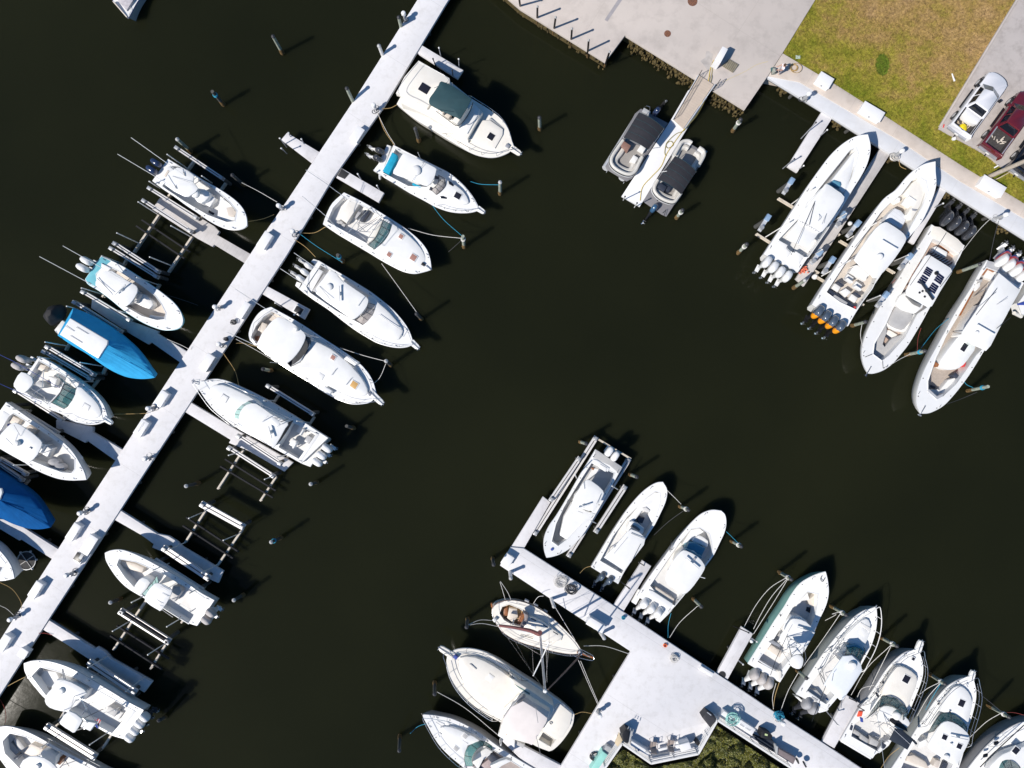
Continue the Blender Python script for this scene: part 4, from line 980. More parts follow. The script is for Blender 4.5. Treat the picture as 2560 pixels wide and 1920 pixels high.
b.glass([(765,572),(680,510),(570,440)],[(640,515),(600,470),(560,400)],1.72,2.3, tglass, 'side_glass', False)
b.line('dash_trim', [(640,505,2.4),(600,600,2.4),(490,720,2.4)],.06, white)
b.slab('helm_seat', [(345,520),(390,485),(445,520),(440,550),(395,560)],.5,1.4, vinylg); b.slab('side_lounge', [(480,440),(570,470),(540,560),(520,560)],.5,1.0, vinylw); b.slab('bench', [(370,310),(460,340),(430,400),(350,360)],.4,.9, vinylb)
b.top([(210,400),(300,440),(325,480),(320,530),(245,605),(200,600),(135,545),(150,480)],4.6, None, 'tower_top', .1, False)
for q in ([(315,470,4.5),(440,380,2.6),(550,380,1.1)],[(320,520,4.5),(420,560,2.6),(700,520,1.6)],[(240,600,4.5),(330,620,2.6),(480,720,1.2)],[(300,560,4.5),(440,650,2.5),(460,700,1.2)],[(440,380,2.6),(420,560,2.6),(330,620,2.6)],[(390,470,3.4),(280,580,3.6)]): b.line('tower_frame', q, .03, steel)
b.eng([(228,272),(182,345)], eng_t, eng_w, 4,1.05,.8, prop=True); b.hatch(862,750,1.80,.45,.5, vinylw, greyhull)
b.rail(.55,.97,.55,.1,.02); b.pulpit((1030,860),(1115,912),.45)
b.line('outrigger', [(600,560,2.6),(150,300,3.6),(-120,170,4.6)],.022, bluem); b.line('outrigger', [(420,700,2.6),(60,545,3.6),(-150,450,4.6)],.022, bluem)

# ---- B14 hardtop with two grey bags
b = Boat(v13, 'centre_console_boat', 'white hardtop boat with two grey fenders lying in its bow', [(60,702),(200,800),(330,890),(450,970),(560,1050),(660,1130),(740,1220),(800,1320),(843,1405)],
         [(-190,1050),(0,1165),(120,1235),(240,1302),(330,1362),(450,1420),(580,1465),(700,1481),(800,1479)],(862,1476),1.15,1.7,1.6, group=GW,
         holes=[[(130,815),(330,935),(500,1045),(620,1130),(745,1265),(745,1370),(715,1410),(620,1402),(480,1352),(330,1290),(0,1120),(-60,1040),(30,890)]], fz=.4)
b.console([(180,1000),(380,1110),(300,1240),(80,1130)],1.5); b.cushion('front_seat', [(440,1125),(520,1160),(470,1250),(390,1205)],.4,1.1, vinylw); b.slab('seat_back', [(425,1120),(450,1128),(400,1210),(380,1200)],.4,1.4, vinylw)
b.top([(60,960),(145,905),(280,980),(400,1080),(415,1130),(370,1230),(290,1305),(235,1298),(100,1215),(0,1150),(-20,1060)],2.8)
b.dome(185,1110,2.84,.24, None, .35); b.line('antenna', [(205,1040,2.9),(140,930,3.6)],.018, dalu); b.line('antenna', [(130,1130,2.9),(60,1060,3.5)],.018, dalu); b.block('gps_puck', 300,1160,2.84,2.95,.2,.12, dalu)
for u, v in ((545,1300),(600,1350)):
    c = b.P(u, v, .95); b_ = MB().lathe(c - Vector((0,0,.5)),[(.2,0),(.42,.15),(.5,.4),(.42,.65),(.15,.8)],14,1.1,.8); part(b.t, 'fender', b_, eng_c)
b.slab('stern_bench', [(130,840),(200,880),(150,950),(90,900)],.4,.9, vinylb); b.slab('blue_cooler', [(40,905),(85,920),(75,940),(25,920)],.4,.8, bluem)
b.slab('transom_box', [(30,790),(100,830),(0,990),(-60,960)],.4,1.2, white); b.slab('side_cushion', [(285,930),(370,980),(340,1020),(250,960)],.4,.8, beigefl)

# ---- B15 navy covered, B16 white bow
A_ = [(-300,-80),(-150,30),(0,132),(150,232),(300,342),(390,450),(450,560),(485,640)]
B_ = [(-520,330),(-350,440),(-200,520),(0,578),(120,632),(250,676),(350,690),(430,686)]
b = Boat(v16, 'covered_boat', 'boat wrapped in a royal blue canvas cover at the left edge', A_, B_, (498,672),1.1,1.6,1.6, hull=navycan, deck=navycan, group=GW, dots=False, rub=navycan)
tp = [b.P(u, v, 2.5) for u, v in [(-250,130),(-20,285),(12,285),(22,325),(-5,400),(-60,430),(-400,330)]]
tent(b, tp, navycan); b.slab('hardtop', [(-250,130),(-20,280),(12,285),(22,325),(-5,400),(-60,430),(-400,330)],2.45,2.6, white, .04,.03)
b = Boat(v16, 'white_boat', 'white boat bow poking in at the left edge below the navy covered boat', [(-420,620),(-200,760),(-60,850),(0,910),(60,980),(110,1060),(135,1140)],[(-620,960),(-400,1090),(-260,1150),(-100,1200),(0,1208),(70,1200)],(142,1182),1.1,1.6,1.4, group=GW,
         holes=[('auto', .05,.8,.35)], fz=.5)

# ---- B17 grey deck bow at the top
b = Boat(c00, 'covered_skiff', 'grey decked boat bow at the top edge left of the long dock', [(640,-160),(690,-70),(738,10),(788,72)],[(1020,-160),(950,-70),(892,8),(852,78)],(834,112),.8,1.2, group=None, hull=greyhull, deck=white, dots=False, rub=bluem)
b.slab('deck_tarp', [(700,-160),(900,-160),(860,5),(820,68),(760,0)],1.0,1.25, mat('grey_tarp', (.48,.45,.47),.8,.2,5, bump=.5, bscale=9),.05)
b.slab('bow_pad', [(725,5),(738,8),(825,108),(818,112)],1.0,1.3, vinylb, .04); b.line('mooring_loop', [(835,100,1.3),(850,70,1.2),(840,30,1.1)],.02, ropew)

# ---- pontoon boats
def pontoon(V, label, plat, bim, seats, mot, dirm, floorp, extra):
    c = [V(u, v, .62) for u, v in plat]; o = sum(c, Vector()) / len(c); o.z = 0
    t = thing('pontoon_boat', label, 'pontoon boat', o, 'pontoon boats at the floating dock')
    part(t, 'deck_platform', MB().prism(c, .52,.03), vinylgd)
    d = (V(*dirm[1],0) - V(*dirm[0],0)); d.z = 0; L = d.length; d.normalize(); l = Vector((-d.y, d.x, 0))
    for k in (-1,1):
        m = MB(); a = o + l * .85 * k - d * L * .46; e = o + l * .85 * k + d * L * .36
        m.tube([a + Vector((0,0,.2)), e + Vector((0,0,.2)), e + d * .3 + Vector((0,0,.3))],.32,12,.3); part(t, 'pontoon_tube', m, alu)
    part(t, 'floor', MB().fill([ccw([V(u, v, .632) for u, v in floorp])]), mat('grey_pontoon_vinyl', (.30,.285,.27),.6,.05,6) if 'grey_pontoon_vinyl' not in MATS else MATS['grey_pontoon_vinyl'])
    for pts in seats:
        q = cr([V(u, v, 1.0) for u, v in pts],4)
        m = MB()
        for a, e in zip(q, q[1:]): m.beam(a, e + (e - a) * .15,.38,.62)
        s_ = part(t, 'couch_back', MB().tube([p + Vector((0,0,.3)) for p in q],.15,8), cshv)
        part(s_, 'couch_side', MB().tube([p + Vector((0,0,-.05)) for p in q],.19,8), alu)
        ct = sum((V(u, v, 1.0) for u, v in floorp), Vector()) / len(floorp)
        part(s_, 'couch_trim', MB().tube([p + (p - ct).normalized() * .17 + Vector((0,0,.2)) for p in q],.035,5), black)
        q2 = [p + (ct - p).normalized() * .42 - Vector((0,0,.02)) for p in q]
        part(t, 'couch_seat', MB().tube([Vector((p.x, p.y, .82)) for p in q2],.24,8), cshv)
    # arched bimini: two rails and curved rows
    a0, a1, b1, b0 = [Vector(V(u, v, 2.45)) for u, v in bim]      # a0-a1 one end's two corners, b0-b1 the other end
    rows = []
    for i in range(9):
        f = i / 8; e0 = a0.lerp(b0, f); e1 = a1.lerp(b1, f); row = []
        for k in range(9):
            g = k / 8; p = e0.lerp(e1, g); p = p + Vector((0,0,.34 * math.sin(g * math.pi) ** .8 - .05 * abs(math.sin(f * math.pi * 2)) - .12 * (abs(f - .5) * 2) ** 4)); row.append(p)
        rows.append(row)
    m = MB(); m.loft(rows, closed=False)
    bt = part(t, 'bimini_top', m, blackcan, None, 60)
    for f in (0,2,4,6,8): part(bt, 'bimini_seam', MB().tube([p + Vector((0,0,.012)) for p in rows[f]],.012,5), greencan)
    for (p, q_) in ((rows[0][0], rows[4][0]),(rows[8][0], rows[4][0]),(rows[0][8], rows[4][8]),(rows[8][8], rows[4][8])):
        m = MB().tube([p, Vector((q_.x, q_.y, .9)).lerp(Vector((p.x, p.y, .9)),.35)],.022,6); part(t, 'bimini_leg', m, alu)
    # motor
    me = engine_meshes(None, mot[2], mot[3],1.0)
    aft = (V(*mot[1],0) - V(*mot[0],0)); aft.z = 0; aft.normalize()
    rot = Matrix(((aft.x, -aft.y, 0),(aft.y, aft.x, 0),(0,0,1))) @ Matrix.Rotation(-R(58),3, 'Y')
    cc = V(*mot[0],.95); o_ = cc - rot @ Vector((.34,0,.6))
    e = bpy.data.objects.new('outboard_engine', me[0]); COL.objects.link(e); e.parent = t; e.location = o_ - ORIG[t.name]; e.rotation_euler = rot.to_euler()
    for n_, mm in (('cowling', me[1]),('propeller', me[2])):
        k = bpy.data.objects.new(n_, mm); COL.objects.link(k); k.parent = e
    extra(t, d, l)
    return t
cshv = mat('cream_couch_vinyl', (.58,.56,.52),.5,.05,5)
vinylgd = mat('grey_aluminium_deck', (.20,.195,.205),.5,.06,4)
def ex1(t, d, l):
    c = v18(330,575,1.3); part(t, 'helm_console', MB().box(c, l, .9,.5,.63,1.4,.06), mat('brown_console', (.26,.15,.12),.4,.1,8))
    m = MB().tube([v18(345,520,1.6) + Vector((math.cos(a) * .18, math.sin(a) * .18,0)) for a in (i * .5236 for i in range(13))],.02,5); part(t, 'steering_wheel', m, black)
    part(t, 'captain_chair', MB().box(v18(500,605,1), d, .55,.55,.63,1.1,.08,.03), vinylw); part(t, 'boarding_ladder', MB().tube([v18(525,190,.7), v18(545,178,1.3), v18(580,190,1.3), v18(578,225,.7)],.025,6), steel)
    part(t, 'stern_pod', MB().prism([v18(u, v, .75) for u, v in ((520,195),(590,235),(575,268),(500,235))],.6,.04), greybx)
    part(t, 'corner_seat', MB().box(v18(420,715,1), l, .5,.6,.63,1.12,.08,.03), vinylw)
    for u, v in ((150,830),(320,940)): part(t, 'bumper', MB().tube([v18(u, v, .6), v18(u - 6, v + 14,.3)],.03,6), alu)
pontoon(v18, 'pontoon boat on the left of the floating dock with its charcoal top over the stern', [(490,205),(760,350),(400,905),(345,932),(150,815),(135,780),(185,700),(430,255)],
        [(470,238),(722,400),(560,615),(318,492)],[[(305,535),(245,620),(195,700),(190,760),(225,810),(300,855),(370,870),(425,840),(460,770),(495,700)]],((645,235),(700,165), eng_n, black),((610,290),(270,830)),
        [(310,530),(560,600),(480,720),(380,850),(220,790),(220,690)], ex1)
def ex2(t, d, l):
    part(t, 'helm_console', MB().box(v18(700,990,1.3), l, .7,.5,.63,1.3,.06), vinyld); part(t, 'stern_ladder', MB().tube([v18(705,1250,.7), v18(740,1215,.9), v18(720,1280,.9)],.025,6), black)
    part(t, 'chair', MB().box(v18(755,1005,1), d, .5,.5,.63,1.1,.08), vinyld); part(t, 'antenna', MB().tube([v18(690,840,2.4), v18(750,830,2.7)],.02,5), white)
    for u, v in ((570,1112),(655,1125)): part(t, 'deck_fitting', MB().cyl(v18(u, v, .62),.06,.03,10), black)
    for u, v in ((1120,660),(870,565)): part(t, 'fender', MB().lathe(v18(u, v, .2),[(.05,0),(.11,.1),(.11,.6),(.05,.7)],10), greybx)
pontoon(v18, 'pontoon boat right of the floating dock with a blue engine at its lower end', [(895,535),(935,525),(1120,640),(1130,690),(745,1285),(695,1262),(515,1135),(520,1115)],
        [(832,676),(1045,830),(895,1060),(660,908)],[[(815,680),(860,600),(895,550),(950,540),(990,560)],[(1060,605),(1105,640),(1108,690),(1060,780)],[(650,930),(620,990),(620,1040),(665,1095),(740,1135),(810,1145),(850,1100),(880,1060)]],((625,1195),(540,1310), eng_blue, black),((680,1160),(1020,600)),
        [(900,560),(1080,640),(830,1110),(640,1060),(640,950)], ex2)

# ---- B20 biggest white
b = Boat(v20, 'centre_console_boat', 'all white centre console boat with four white engines and its bow over the walkway', [(238,1300),(330,1160),(450,980),(560,810),(680,620),(800,450),(900,320),(1000,222),(1100,152),(1190,115)],
         [(578,1482),(680,1330),(800,1160),(920,990),(1030,820),(1130,650),(1210,520),(1270,400),(1300,290),(1302,200)],(1278,104),1.3,2.1,1.75, group=GN,
         holes=[[(385,1155),(600,930),(700,760),(835,590),(1100,260),(1160,240),(1180,300),(1120,520),(880,1040),(680,1330),(640,1330),(500,1270)]], fz=.6)
b.slab('foredeck_lounge', [(868,622),(1128,285),(1165,262),(1180,310),(1110,540),(1080,630),(1040,690),(930,600)],.6,1.75, white, .15,.05)
b.console([(760,700),(880,610),(1030,720),(880,960),(660,830)],2.0)
b.cushion('forward_lounger', [(905,590),(935,558),(1005,580),(1012,610),(995,640)],1.75,2.0, bluepad); b.slab('windscreen_panel', [(880,590),(895,600),(1048,712),(1035,722)],1.9,2.5, bluepad, .02)
b.top([(835,625),(872,598),(960,655),(1046,728),(1000,830),(870,1020),(790,1090),(690,1040),(580,960),(640,860),(720,760)],3.1)
b.slab('sun_shade', [(580,965),(690,1045),(785,1090),(680,1240),(520,1170),(460,1130)],2.9,2.95, white, .01)
b.line('outrigger', [(750,770,3.2),(640,1020,3.3),(510,1310,3.6)],.02, black); b.line('outrigger', [(745,790,3.2),(690,1010,3.3)],.02, black); b.line('antenna', [(865,895,3.2),(820,1000,3.6)],.018, dalu); b.line('antenna', [(790,900,3.2),(800,940,3.5),(780,970,3.5)],.018, dalu)
sc_ = []
for i in range(60):
    f = i / 59; u, v = 590 + 200 * f, 965 + 115 * f; a = f * 9 * 2 * math.pi
    sc_.append((u + 7 * math.sin(a) - 4 * math.cos(a * .5), v - 8 * math.cos(a),3.13))
b.line('script_lettering', sc_, .016, dalu, 4)
b.slab('transom_seat', [(390,1160),(480,1210),(465,1240),(510,1285),(470,1330),(330,1240)],.6,1.45, white, .06); b.slab('transom_seat', [(560,1270),(640,1320),(590,1400),(520,1360)],.6,1.45, white, .06)
b.eng([(268,1378),(336,1430),(403,1480),(472,1522)], eng_w, eng_w, 12,1.2,.75)

# ---- B21 orange engines
b = Boat(v21, 'centre_console_boat', 'white centre console boat with four orange and grey engines', [(122,1325),(230,1150),(350,970),(470,790),(600,600),(720,430),(840,270),(960,178),(1050,70),(1130,-8),(1238,-76)],
         [(480,1540),(560,1400),(680,1220),(800,1040),(920,860),(1020,730),(1125,610),(1222,486),(1315,286),(1361,132),(1355,-8)],(1354,-106),1.35,2.2,1.6, group=GN, deck=white,
         holes=[[(265,1200),(430,945),(640,640),(800,410),(890,320),(1010,225),(1110,95),(1180,48),(1255,92),(1275,190),(1228,330),(1130,500),(1000,740),(870,930),(770,1050),(720,1160),(560,1375),(400,1300)]], fz=.6, floor=[beigefl])
b.slab('bow_lounge', [(1030,222),(1118,108),(1180,65),(1242,105),(1258,190),(1212,325),(1120,480),(1095,480),(1065,430),(1130,330),(1105,250)],.6,1.75, cream, .1,.04)
b.seat(1075,310,1.5,.7, vinylw, 3.14); b.cushion('bow_backrest', [(980,250),(1010,255),(1000,300),(965,270)],.6,1.6, vinylw); b.slab('deck_table', [(1120,365),(1180,375),(1160,390),(1125,385)],1.6,1.85, dalu, .02)
b.cushion('forward_sunpad', [(880,430),(950,360),(1010,385),(1060,440),(1060,480),(1015,565),(880,495),(850,480)],.6,1.5, mat('striped_white_cushion', (.72,.73,.75),.6,.03,4, lines=[((.6,.8),.3,.03,.35,(.4,.41,.45))]))
b.console([(840,520),(1020,620),(900,830),(700,720)],2.0); b.slab('windscreen_panel', [(835,500),(860,490),(1030,600),(1020,620)],1.5,2.2, bluepad, .02)
b.top([(848,500),(900,518),(1010,590),(1055,640),(1055,700),(930,890),(770,1060),(700,1020),(560,900),(555,850),(640,720),(760,560)],3.1)
b.dome(785,850,3.15,.26, None, .35); b.bar(875,735,3.12,1.4,.05); b.slab('helm_bench', [(520,960),(560,940),(680,1040),(660,1085),(500,1000)],.6,1.3, vinylw, .08,.02); b.slab('aft_station', [(560,930),(600,930),(710,1010),(690,1040)],.6,1.7, nonskid, .05)
for u, v in ((495,1060),(580,1135)): b.seat(u, v, 1.2,.62, vinylw, 0)
for u, v in ((365,1155),(535,1262)): b.seat(u, v, 1.1,.62, vinylw, 3.14, vinyld)
b.cushion('rear_table', [(410,1190),(460,1160),(515,1200),(460,1250)],.6,1.25, vinylw); b.slab('rear_bench', [(300,1170),(560,1340),(540,1375),(260,1215)],.6,1.2, vinyld, .06); b.slab('rear_cushion', [(350,1225),(480,1305),(465,1335),(320,1250)],1.15,1.3, vinylg, .05); b.slab('red_towel', [(545,1340),(562,1345),(553,1370),(537,1362)],1.2,1.32, redm, .03)
b.eng([(188,1388),(258,1440),(330,1490),(404,1538)], eng_g, black, 22,1.25,.85)
for o in [x for x in b.t.children if x.name.startswith('outboard_engine')]:
    k = bpy.data.objects.new('cowling_panel', mesh('cowling_panel', MB().lathe((.66,0,.12),[(.28,0),(.36,.2),(.37,.55),(.30,.92),(.16,1.02)],14,1.0,.80), eng_o, Vector())); COL.objects.link(k); k.parent = o
for q in ([(540,760,1.9),(700,560,2.0)],[(500,900,1.6),(650,720,2.6)],[(380,960,1.5),(550,850,2.6)]): b.line('outrigger', q, .02, dalu)

# ---- B22 black engines, solar panels
b = Boat(v22, 'centre_console_boat', 'white centre console boat with dark solar panels on its hardtop and four black engines', [(917,125),(840,260),(760,380),(680,500),(600,640),(520,760),(440,880),(370,1000),(310,1110),(260,1220),(228,1330),(221,1420),(238,1520)],
         [(1245,335),(1200,440),(1130,560),(1060,680),(980,800),(900,950),(830,1080),(760,1200),(680,1330),(600,1430),(520,1520),(430,1582),(340,1612)],(278,1612),1.3,2.0,0, group=GN,
         holes=[[(925,270),(830,440),(720,620),(620,800),(520,985),(460,1120),(345,1320),(332,1420),(420,1485),(490,1430),(650,1250),(770,1020),(860,960),(1000,760),(1140,540),(1190,420),(1050,320)]], fz=.55, floor=[teak])
b.slab('stern_deck', [(930,140),(1000,150),(1180,270),(1240,335),(1180,430),(1050,325),(930,262),(900,235)],1.25,1.33, cream, .03)
b.cushion('bow_seat', [(440,1115),(475,1130),(445,1200),(400,1340),(430,1380),(520,1260),(650,1215),(660,1250),(480,1430),(420,1482),(335,1420),(350,1310)],.55,1.05, vinylg)
b.slab('bow_step', [(470,1180),(500,1180),(575,1225),(545,1275),(450,1220)],.55,.8, cream, .04); b.slab('step_edge', [(435,1210),(450,1212),(520,1260),(510,1280)],.55,.86, vinyld, .03)
b.slab('lounge_base', [(530,925),(560,915),(760,1020),(700,1150),(630,1200),(520,1160),(470,1090)],.55,1.15, white, .12, smooth=2); b.cushion('forward_lounge', [(545,960),(600,950),(735,1030),(665,1145),(620,1178),(530,1145),(485,1090)],1.1,1.35, vinylg, smooth=2)
b.console([(680,790),(850,880),(760,1010),(560,905)],1.9); b.glass([(655,845),(725,920),(800,955)],[(665,822),(735,890),(812,925)],1.9,2.9, dglass, fr=False)
b.top([(850,440),(892,425),(1110,560),(1125,600),(1000,800),(922,940),(888,955),(780,895),(665,830),(660,790),(720,650)],3.0, smooth=1)
def quad_cells(A4, n):
    a, bb, c, d = [Vector((*p, 0)) for p in A4]
    for i in range(n):
        f0, f1 = i / n + .03,(i + 1) / n - .03
        p = [a.lerp(d, f0), bb.lerp(c, f0), bb.lerp(c, f1), a.lerp(d, f1)]
        b.slab('solar_panel', [(q.x, q.y) for q in p],3.04,3.09, solar, .004)
quad_cells([(870,542),(934,582),(895,652),(830,612)],4); quad_cells([(828,622),(888,660),(840,738),(770,705)],4)
quad_cells([(985,604),(1046,650),(1005,728),(938,682)],4); quad_cells([(928,700),(990,742),(945,822),(878,775)],4)
a_, c_ = b.P(805,690,3.3), b.P(932,875,3.3)
rp = part(b.t, 'radar_pedestal', MB().cyl(b.P(868,785,3.03),.18,.2,10), black); part(rp, 'radar_scanner', MB().beam(a_, c_, .16,.12), darkcan); b.dome(958,612,3.04,.16, black, .2)
for u, v in ((800,805),(852,845),(830,790)): b.block('hardtop_fitting', u, v, 3.03,3.14,.14,.16, black)
b.cushion('stern_bench', [(945,348),(965,340),(1078,400),(1065,450),(930,385)],.55,1.15, vinylw); b.slab('grill_slats', [(905,400),(930,392),(1130,500),(1100,540),(1060,520)],.55,.9, mat('brown_slat', (.12,.075,.06),.6,.1,5, lines=[((.5,-.86),.22,.06,.9,(.7,.68,.65))]),.03)
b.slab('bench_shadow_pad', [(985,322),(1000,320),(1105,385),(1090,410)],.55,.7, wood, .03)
b.eng([(1062,72),(1138,118),(1213,165),(1285,212)], eng_b, eng_b, 58,1.6,.9, sy=.72); b.line('outrigger', [(700,735,3.1),(985,330,3.2),(1060,210,3.4)],.02, black); b.line('outrigger', [(1000,750,3.1),(1120,600,3.3)],.02, black)
b.line('coaming_stripe', [(470,1080,1.45),(640,760,1.35),(800,500,1.3)],.03, wood); b.line('anchor', [(310,1545,2.0),(255,1640,2.0)],.05, steel); b.line('anchor_fluke', [(240,1625,1.98),(270,1645,1.98)],.05, black)
b.line('gunwale_line', [(250,1450,1.95),(325,1420,1.95)],.02, ropek); b.line('gunwale_line', [(425,1490,1.95),(430,1560,1.95),(480,1540,1.95)],.02, ropek)
for u, v in ((725,620),(690,715)): b.slab('door_panel', [(u - 20, v + 15),(u + 20, v - 8),(u + 5, v + 15)],.6,1.3, orangem and wood, .02)

# ---- B23 red striped engines
b = Boat(v23, 'centre_console_boat', 'white centre console boat with red and blue rings on its four white engines', [(1290,40),(1210,170),(1130,320),(1040,460),(960,590),(880,740),(800,885),(720,1030),(660,1150),(612,1280),(588,1380),(590,1480)],
         [(1660,270),(1560,450),(1480,600),(1400,740),(1320,860),(1250,965),(1180,1080),(1110,1190),(1030,1300),(940,1410),(850,1500),(750,1555),(690,1572)],(622,1572),1.35,2.1,0, group=GN,
         holes=[[(1285,120),(1400,160),(1350,300),(1300,480),(1420,600),(1240,930),(1180,990),(1100,1110),(980,1280),(850,1400),(790,1432),(700,1355),(700,1250),(780,1020),(880,800),(1000,600),(1180,280),(1240,180)]], fz=.55, floor=[teak2])
b.slab('transom_deck', [(1295,45),(1360,60),(1640,260),(1600,300),(1400,170),(1290,110),(1250,160)],1.25,1.37, greyhull, .03); b.slab('transom_trim', [(1250,170),(1300,105),(1375,140),(1365,160),(1305,128),(1258,190)],.6,1.3, wood, .03)
b.slab('rear_seat', [(1300,130),(1400,165),(1350,240),(1250,210)],.55,1.05, vinylw, .06)
b.console([(1260,480),(1400,560),(1180,860),(1040,790)],2.0)
b.slab('forward_trunk', [(1040,790),(1185,890),(1130,1000),(1060,1090),(980,1135),(880,1130),(820,1070),(860,990),(950,870)],.55,1.6, white, .14,.05, smooth=2); b.hatch(1060,912,1.66,.42,.7, hglass, white)
b.glass([(1030,800),(1100,870),(1185,895)],[(1050,790),(1115,850),(1190,875)],1.7,2.9, mglass, fr=False)
b.top([(1412,168),(1625,345),(1500,560),(1330,895),(1282,948),(1235,925),(1130,880),(1030,805),(1045,755),(1190,540),(1320,300)],3.15, smooth=1)
b.bar(1255,740,3.18,1.6,.05); b.dome(1180,768,3.2,.16); b.line('outrigger', [(1180,590,3.2),(1390,325,3.4)],.022, black); b.line('outrigger', [(1190,520,3.2),(1380,360,3.35)],.02, dalu); b.line('outrigger', [(1385,725,3.2),(1530,610,3.5)],.022, black); b.line('antenna', [(1385,485,3.2),(1495,420,3.6)],.02, dalu)
b.slab('side_locker', [(1140,345),(1160,355),(1030,595),(1002,580)],.6,1.36, wood, .03); b.cushion('side_seat', [(1170,280),(1230,260),(1220,310),(1180,350),(1140,330)],.6,1.3, vinylw); b.slab('grey_chair', [(1185,240),(1250,230),(1240,260),(1200,262)],.6,1.5, vinylg)
b.slab('red_bag', [(1040,1085),(1070,1048),(1085,1055),(1075,1105),(1045,1112)],.6,1.45, redm, .06)
b.cushion('bow_seat', [(1020,1200),(985,1270),(850,1390),(790,1425),(715,1360),(750,1330),(800,1360),(900,1240)],.55,1.1, vinylw); b.slab('bow_rim', [(690,1340),(715,1330),(790,1400),(860,1370),(850,1400),(795,1440),(700,1370)],1.5,1.95, bluepad and greyhull, .03)
b.slab('bow_step', [(735,1290),(780,1305),(768,1330),(732,1310)],.55,.7, vinyld, .02); b.slab('companion_seat', [(780,1060),(815,1080),(800,1110),(775,1090)],.6,1.4, wood, .04); b.cushion('starboard_seat', [(985,1165),(1030,1210),(1000,1240),(950,1190)],.6,1.3, vinyld)
b.line('gunwale_stripe', [(830,880,1.55),(1000,590,1.4),(1160,320,1.36)],.03, wood); b.eng([(1432,45),(1500,95),(1570,145),(1640,195)], eng_w, eng_w, 55,1.5,.95, sy=.8)
for o in [x for x in b.t.children if x.name.startswith('outboard_engine')]:
    for zz, mm in ((.32, bluem),(.42, redm),(.52, redm)):
        rg = [[Vector((.45 + lx * math.copysign(abs(math.cos(a)) ** .62, math.cos(a)), ly * math.copysign(abs(math.sin(a)) ** .62, math.sin(a)) * 1.02, z_)) * 1.5 for a in (2 * math.pi * i / 18 for i in range(18))] for z_, lx, ly in ((zz - .035,.44,.265),(zz, .45,.27),(zz + .035,.44,.265))]
        k = bpy.data.objects.new('cowling_stripe', mesh('cowling_stripe', MB().loft(rg), mm, Vector())); COL.objects.link(k); k.parent = o
b.line('anchor', [(672,1500,2.1),(612,1600,2.05)],.05, steel); b.line('anchor_fluke', [(598,1582,2.03),(632,1598,2.03)],.05, dalu); b.line('hull_stripe', [(890,700,1.0),(1090,370,.9),(1230,130,.8)],.04, bluem)
# ---- B24 fragment at the right edge
b = Boat(v23, 'white_boat', 'white boat stern at the right edge with a cream fender', [(1600,470),(1640,420),(1720,300),(1900,20)],[(1640,580),(1760,590),(1880,480),(2000,280)],(2100,-60),1.0,1.4, group=None, dots=False)
b.line('fender', [(1560,570,.9),(1630,605,.5)],.16, cream, 10); b.slab('blue_pad', [(1600,475),(1700,440),(1700,490),(1605,490)],.95,1.1, bluem, .02)
# ---- B25 on the pier end lift
b = Boat(v25, 'centre_console_boat', 'white centre console boat with two white engines on the pier end lift', [(955,255),(880,380),(800,510),(720,650),(640,790),(560,920),(490,1020),(450,1110),(437,1190),(445,1270)],
         [(1220,432),(1170,522),(1100,650),(1020,790),(940,930),(860,1060),(790,1150),(700,1240),(600,1300),(525,1325)],(466,1335),1.1,1.6,.9, group=GS,
         holes=[[(915,392),(1142,495),(1110,580),(1045,690),(900,900),(660,1160),(580,1218),(518,1172),(560,1000),(640,830),(780,600)]], fz=.4, floor=[greyfl])
b.slab('stern_platform', [(955,255),(1220,432),(1180,505),(930,345)],.9,1.108, greyfl, .02); b.slab('transom_wall', [(930,350),(975,362),(1095,440),(1078,480),(990,430),(915,380)],.4,1.2, white, .05)
b.slab('foredeck_cover', [(720,790),(860,870),(960,900),(850,1010),(790,1060),(660,1155),(600,1115),(640,930)],.4,1.3, white, .08,.03); b.console([(800,660),(980,720),(930,870),(740,790)],1.5)
b.slab('stern_hatch', [(1000,400),(1070,440),(1055,480),(990,440)],1.2,1.26, vinylw, .02); b.slab('cockpit_sole', [(930,440),(1010,460),(880,550),(840,590)],.4,.44, white, .01)
b.top([(860,560),(930,580),(1030,665),(1030,720),(985,800),(930,870),(830,850),(720,790),(790,650)],2.6); b.bar(830,820,2.64,1.2,.9); b.line('rod', [(835,575,2.7),(845,650,2.7)],.02, dalu); b.line('rod', [(1010,700,2.7),(965,800,2.8)],.02, dalu); b.line('rod', [(780,870,2.7),(830,890,2.7)],.02, dalu)
b.eng([(1090,275),(1150,322)], eng_w, eng_w, 3,1.1,.75, prop=True)
part(b.t, 'bow_emblem', MB().cyl(b.P(520,1253,1.62),.12,.01,16,.002), bluem); b.slab('orange_float', [(905,435),(945,440),(930,465)],.44,.6, wood, .04)

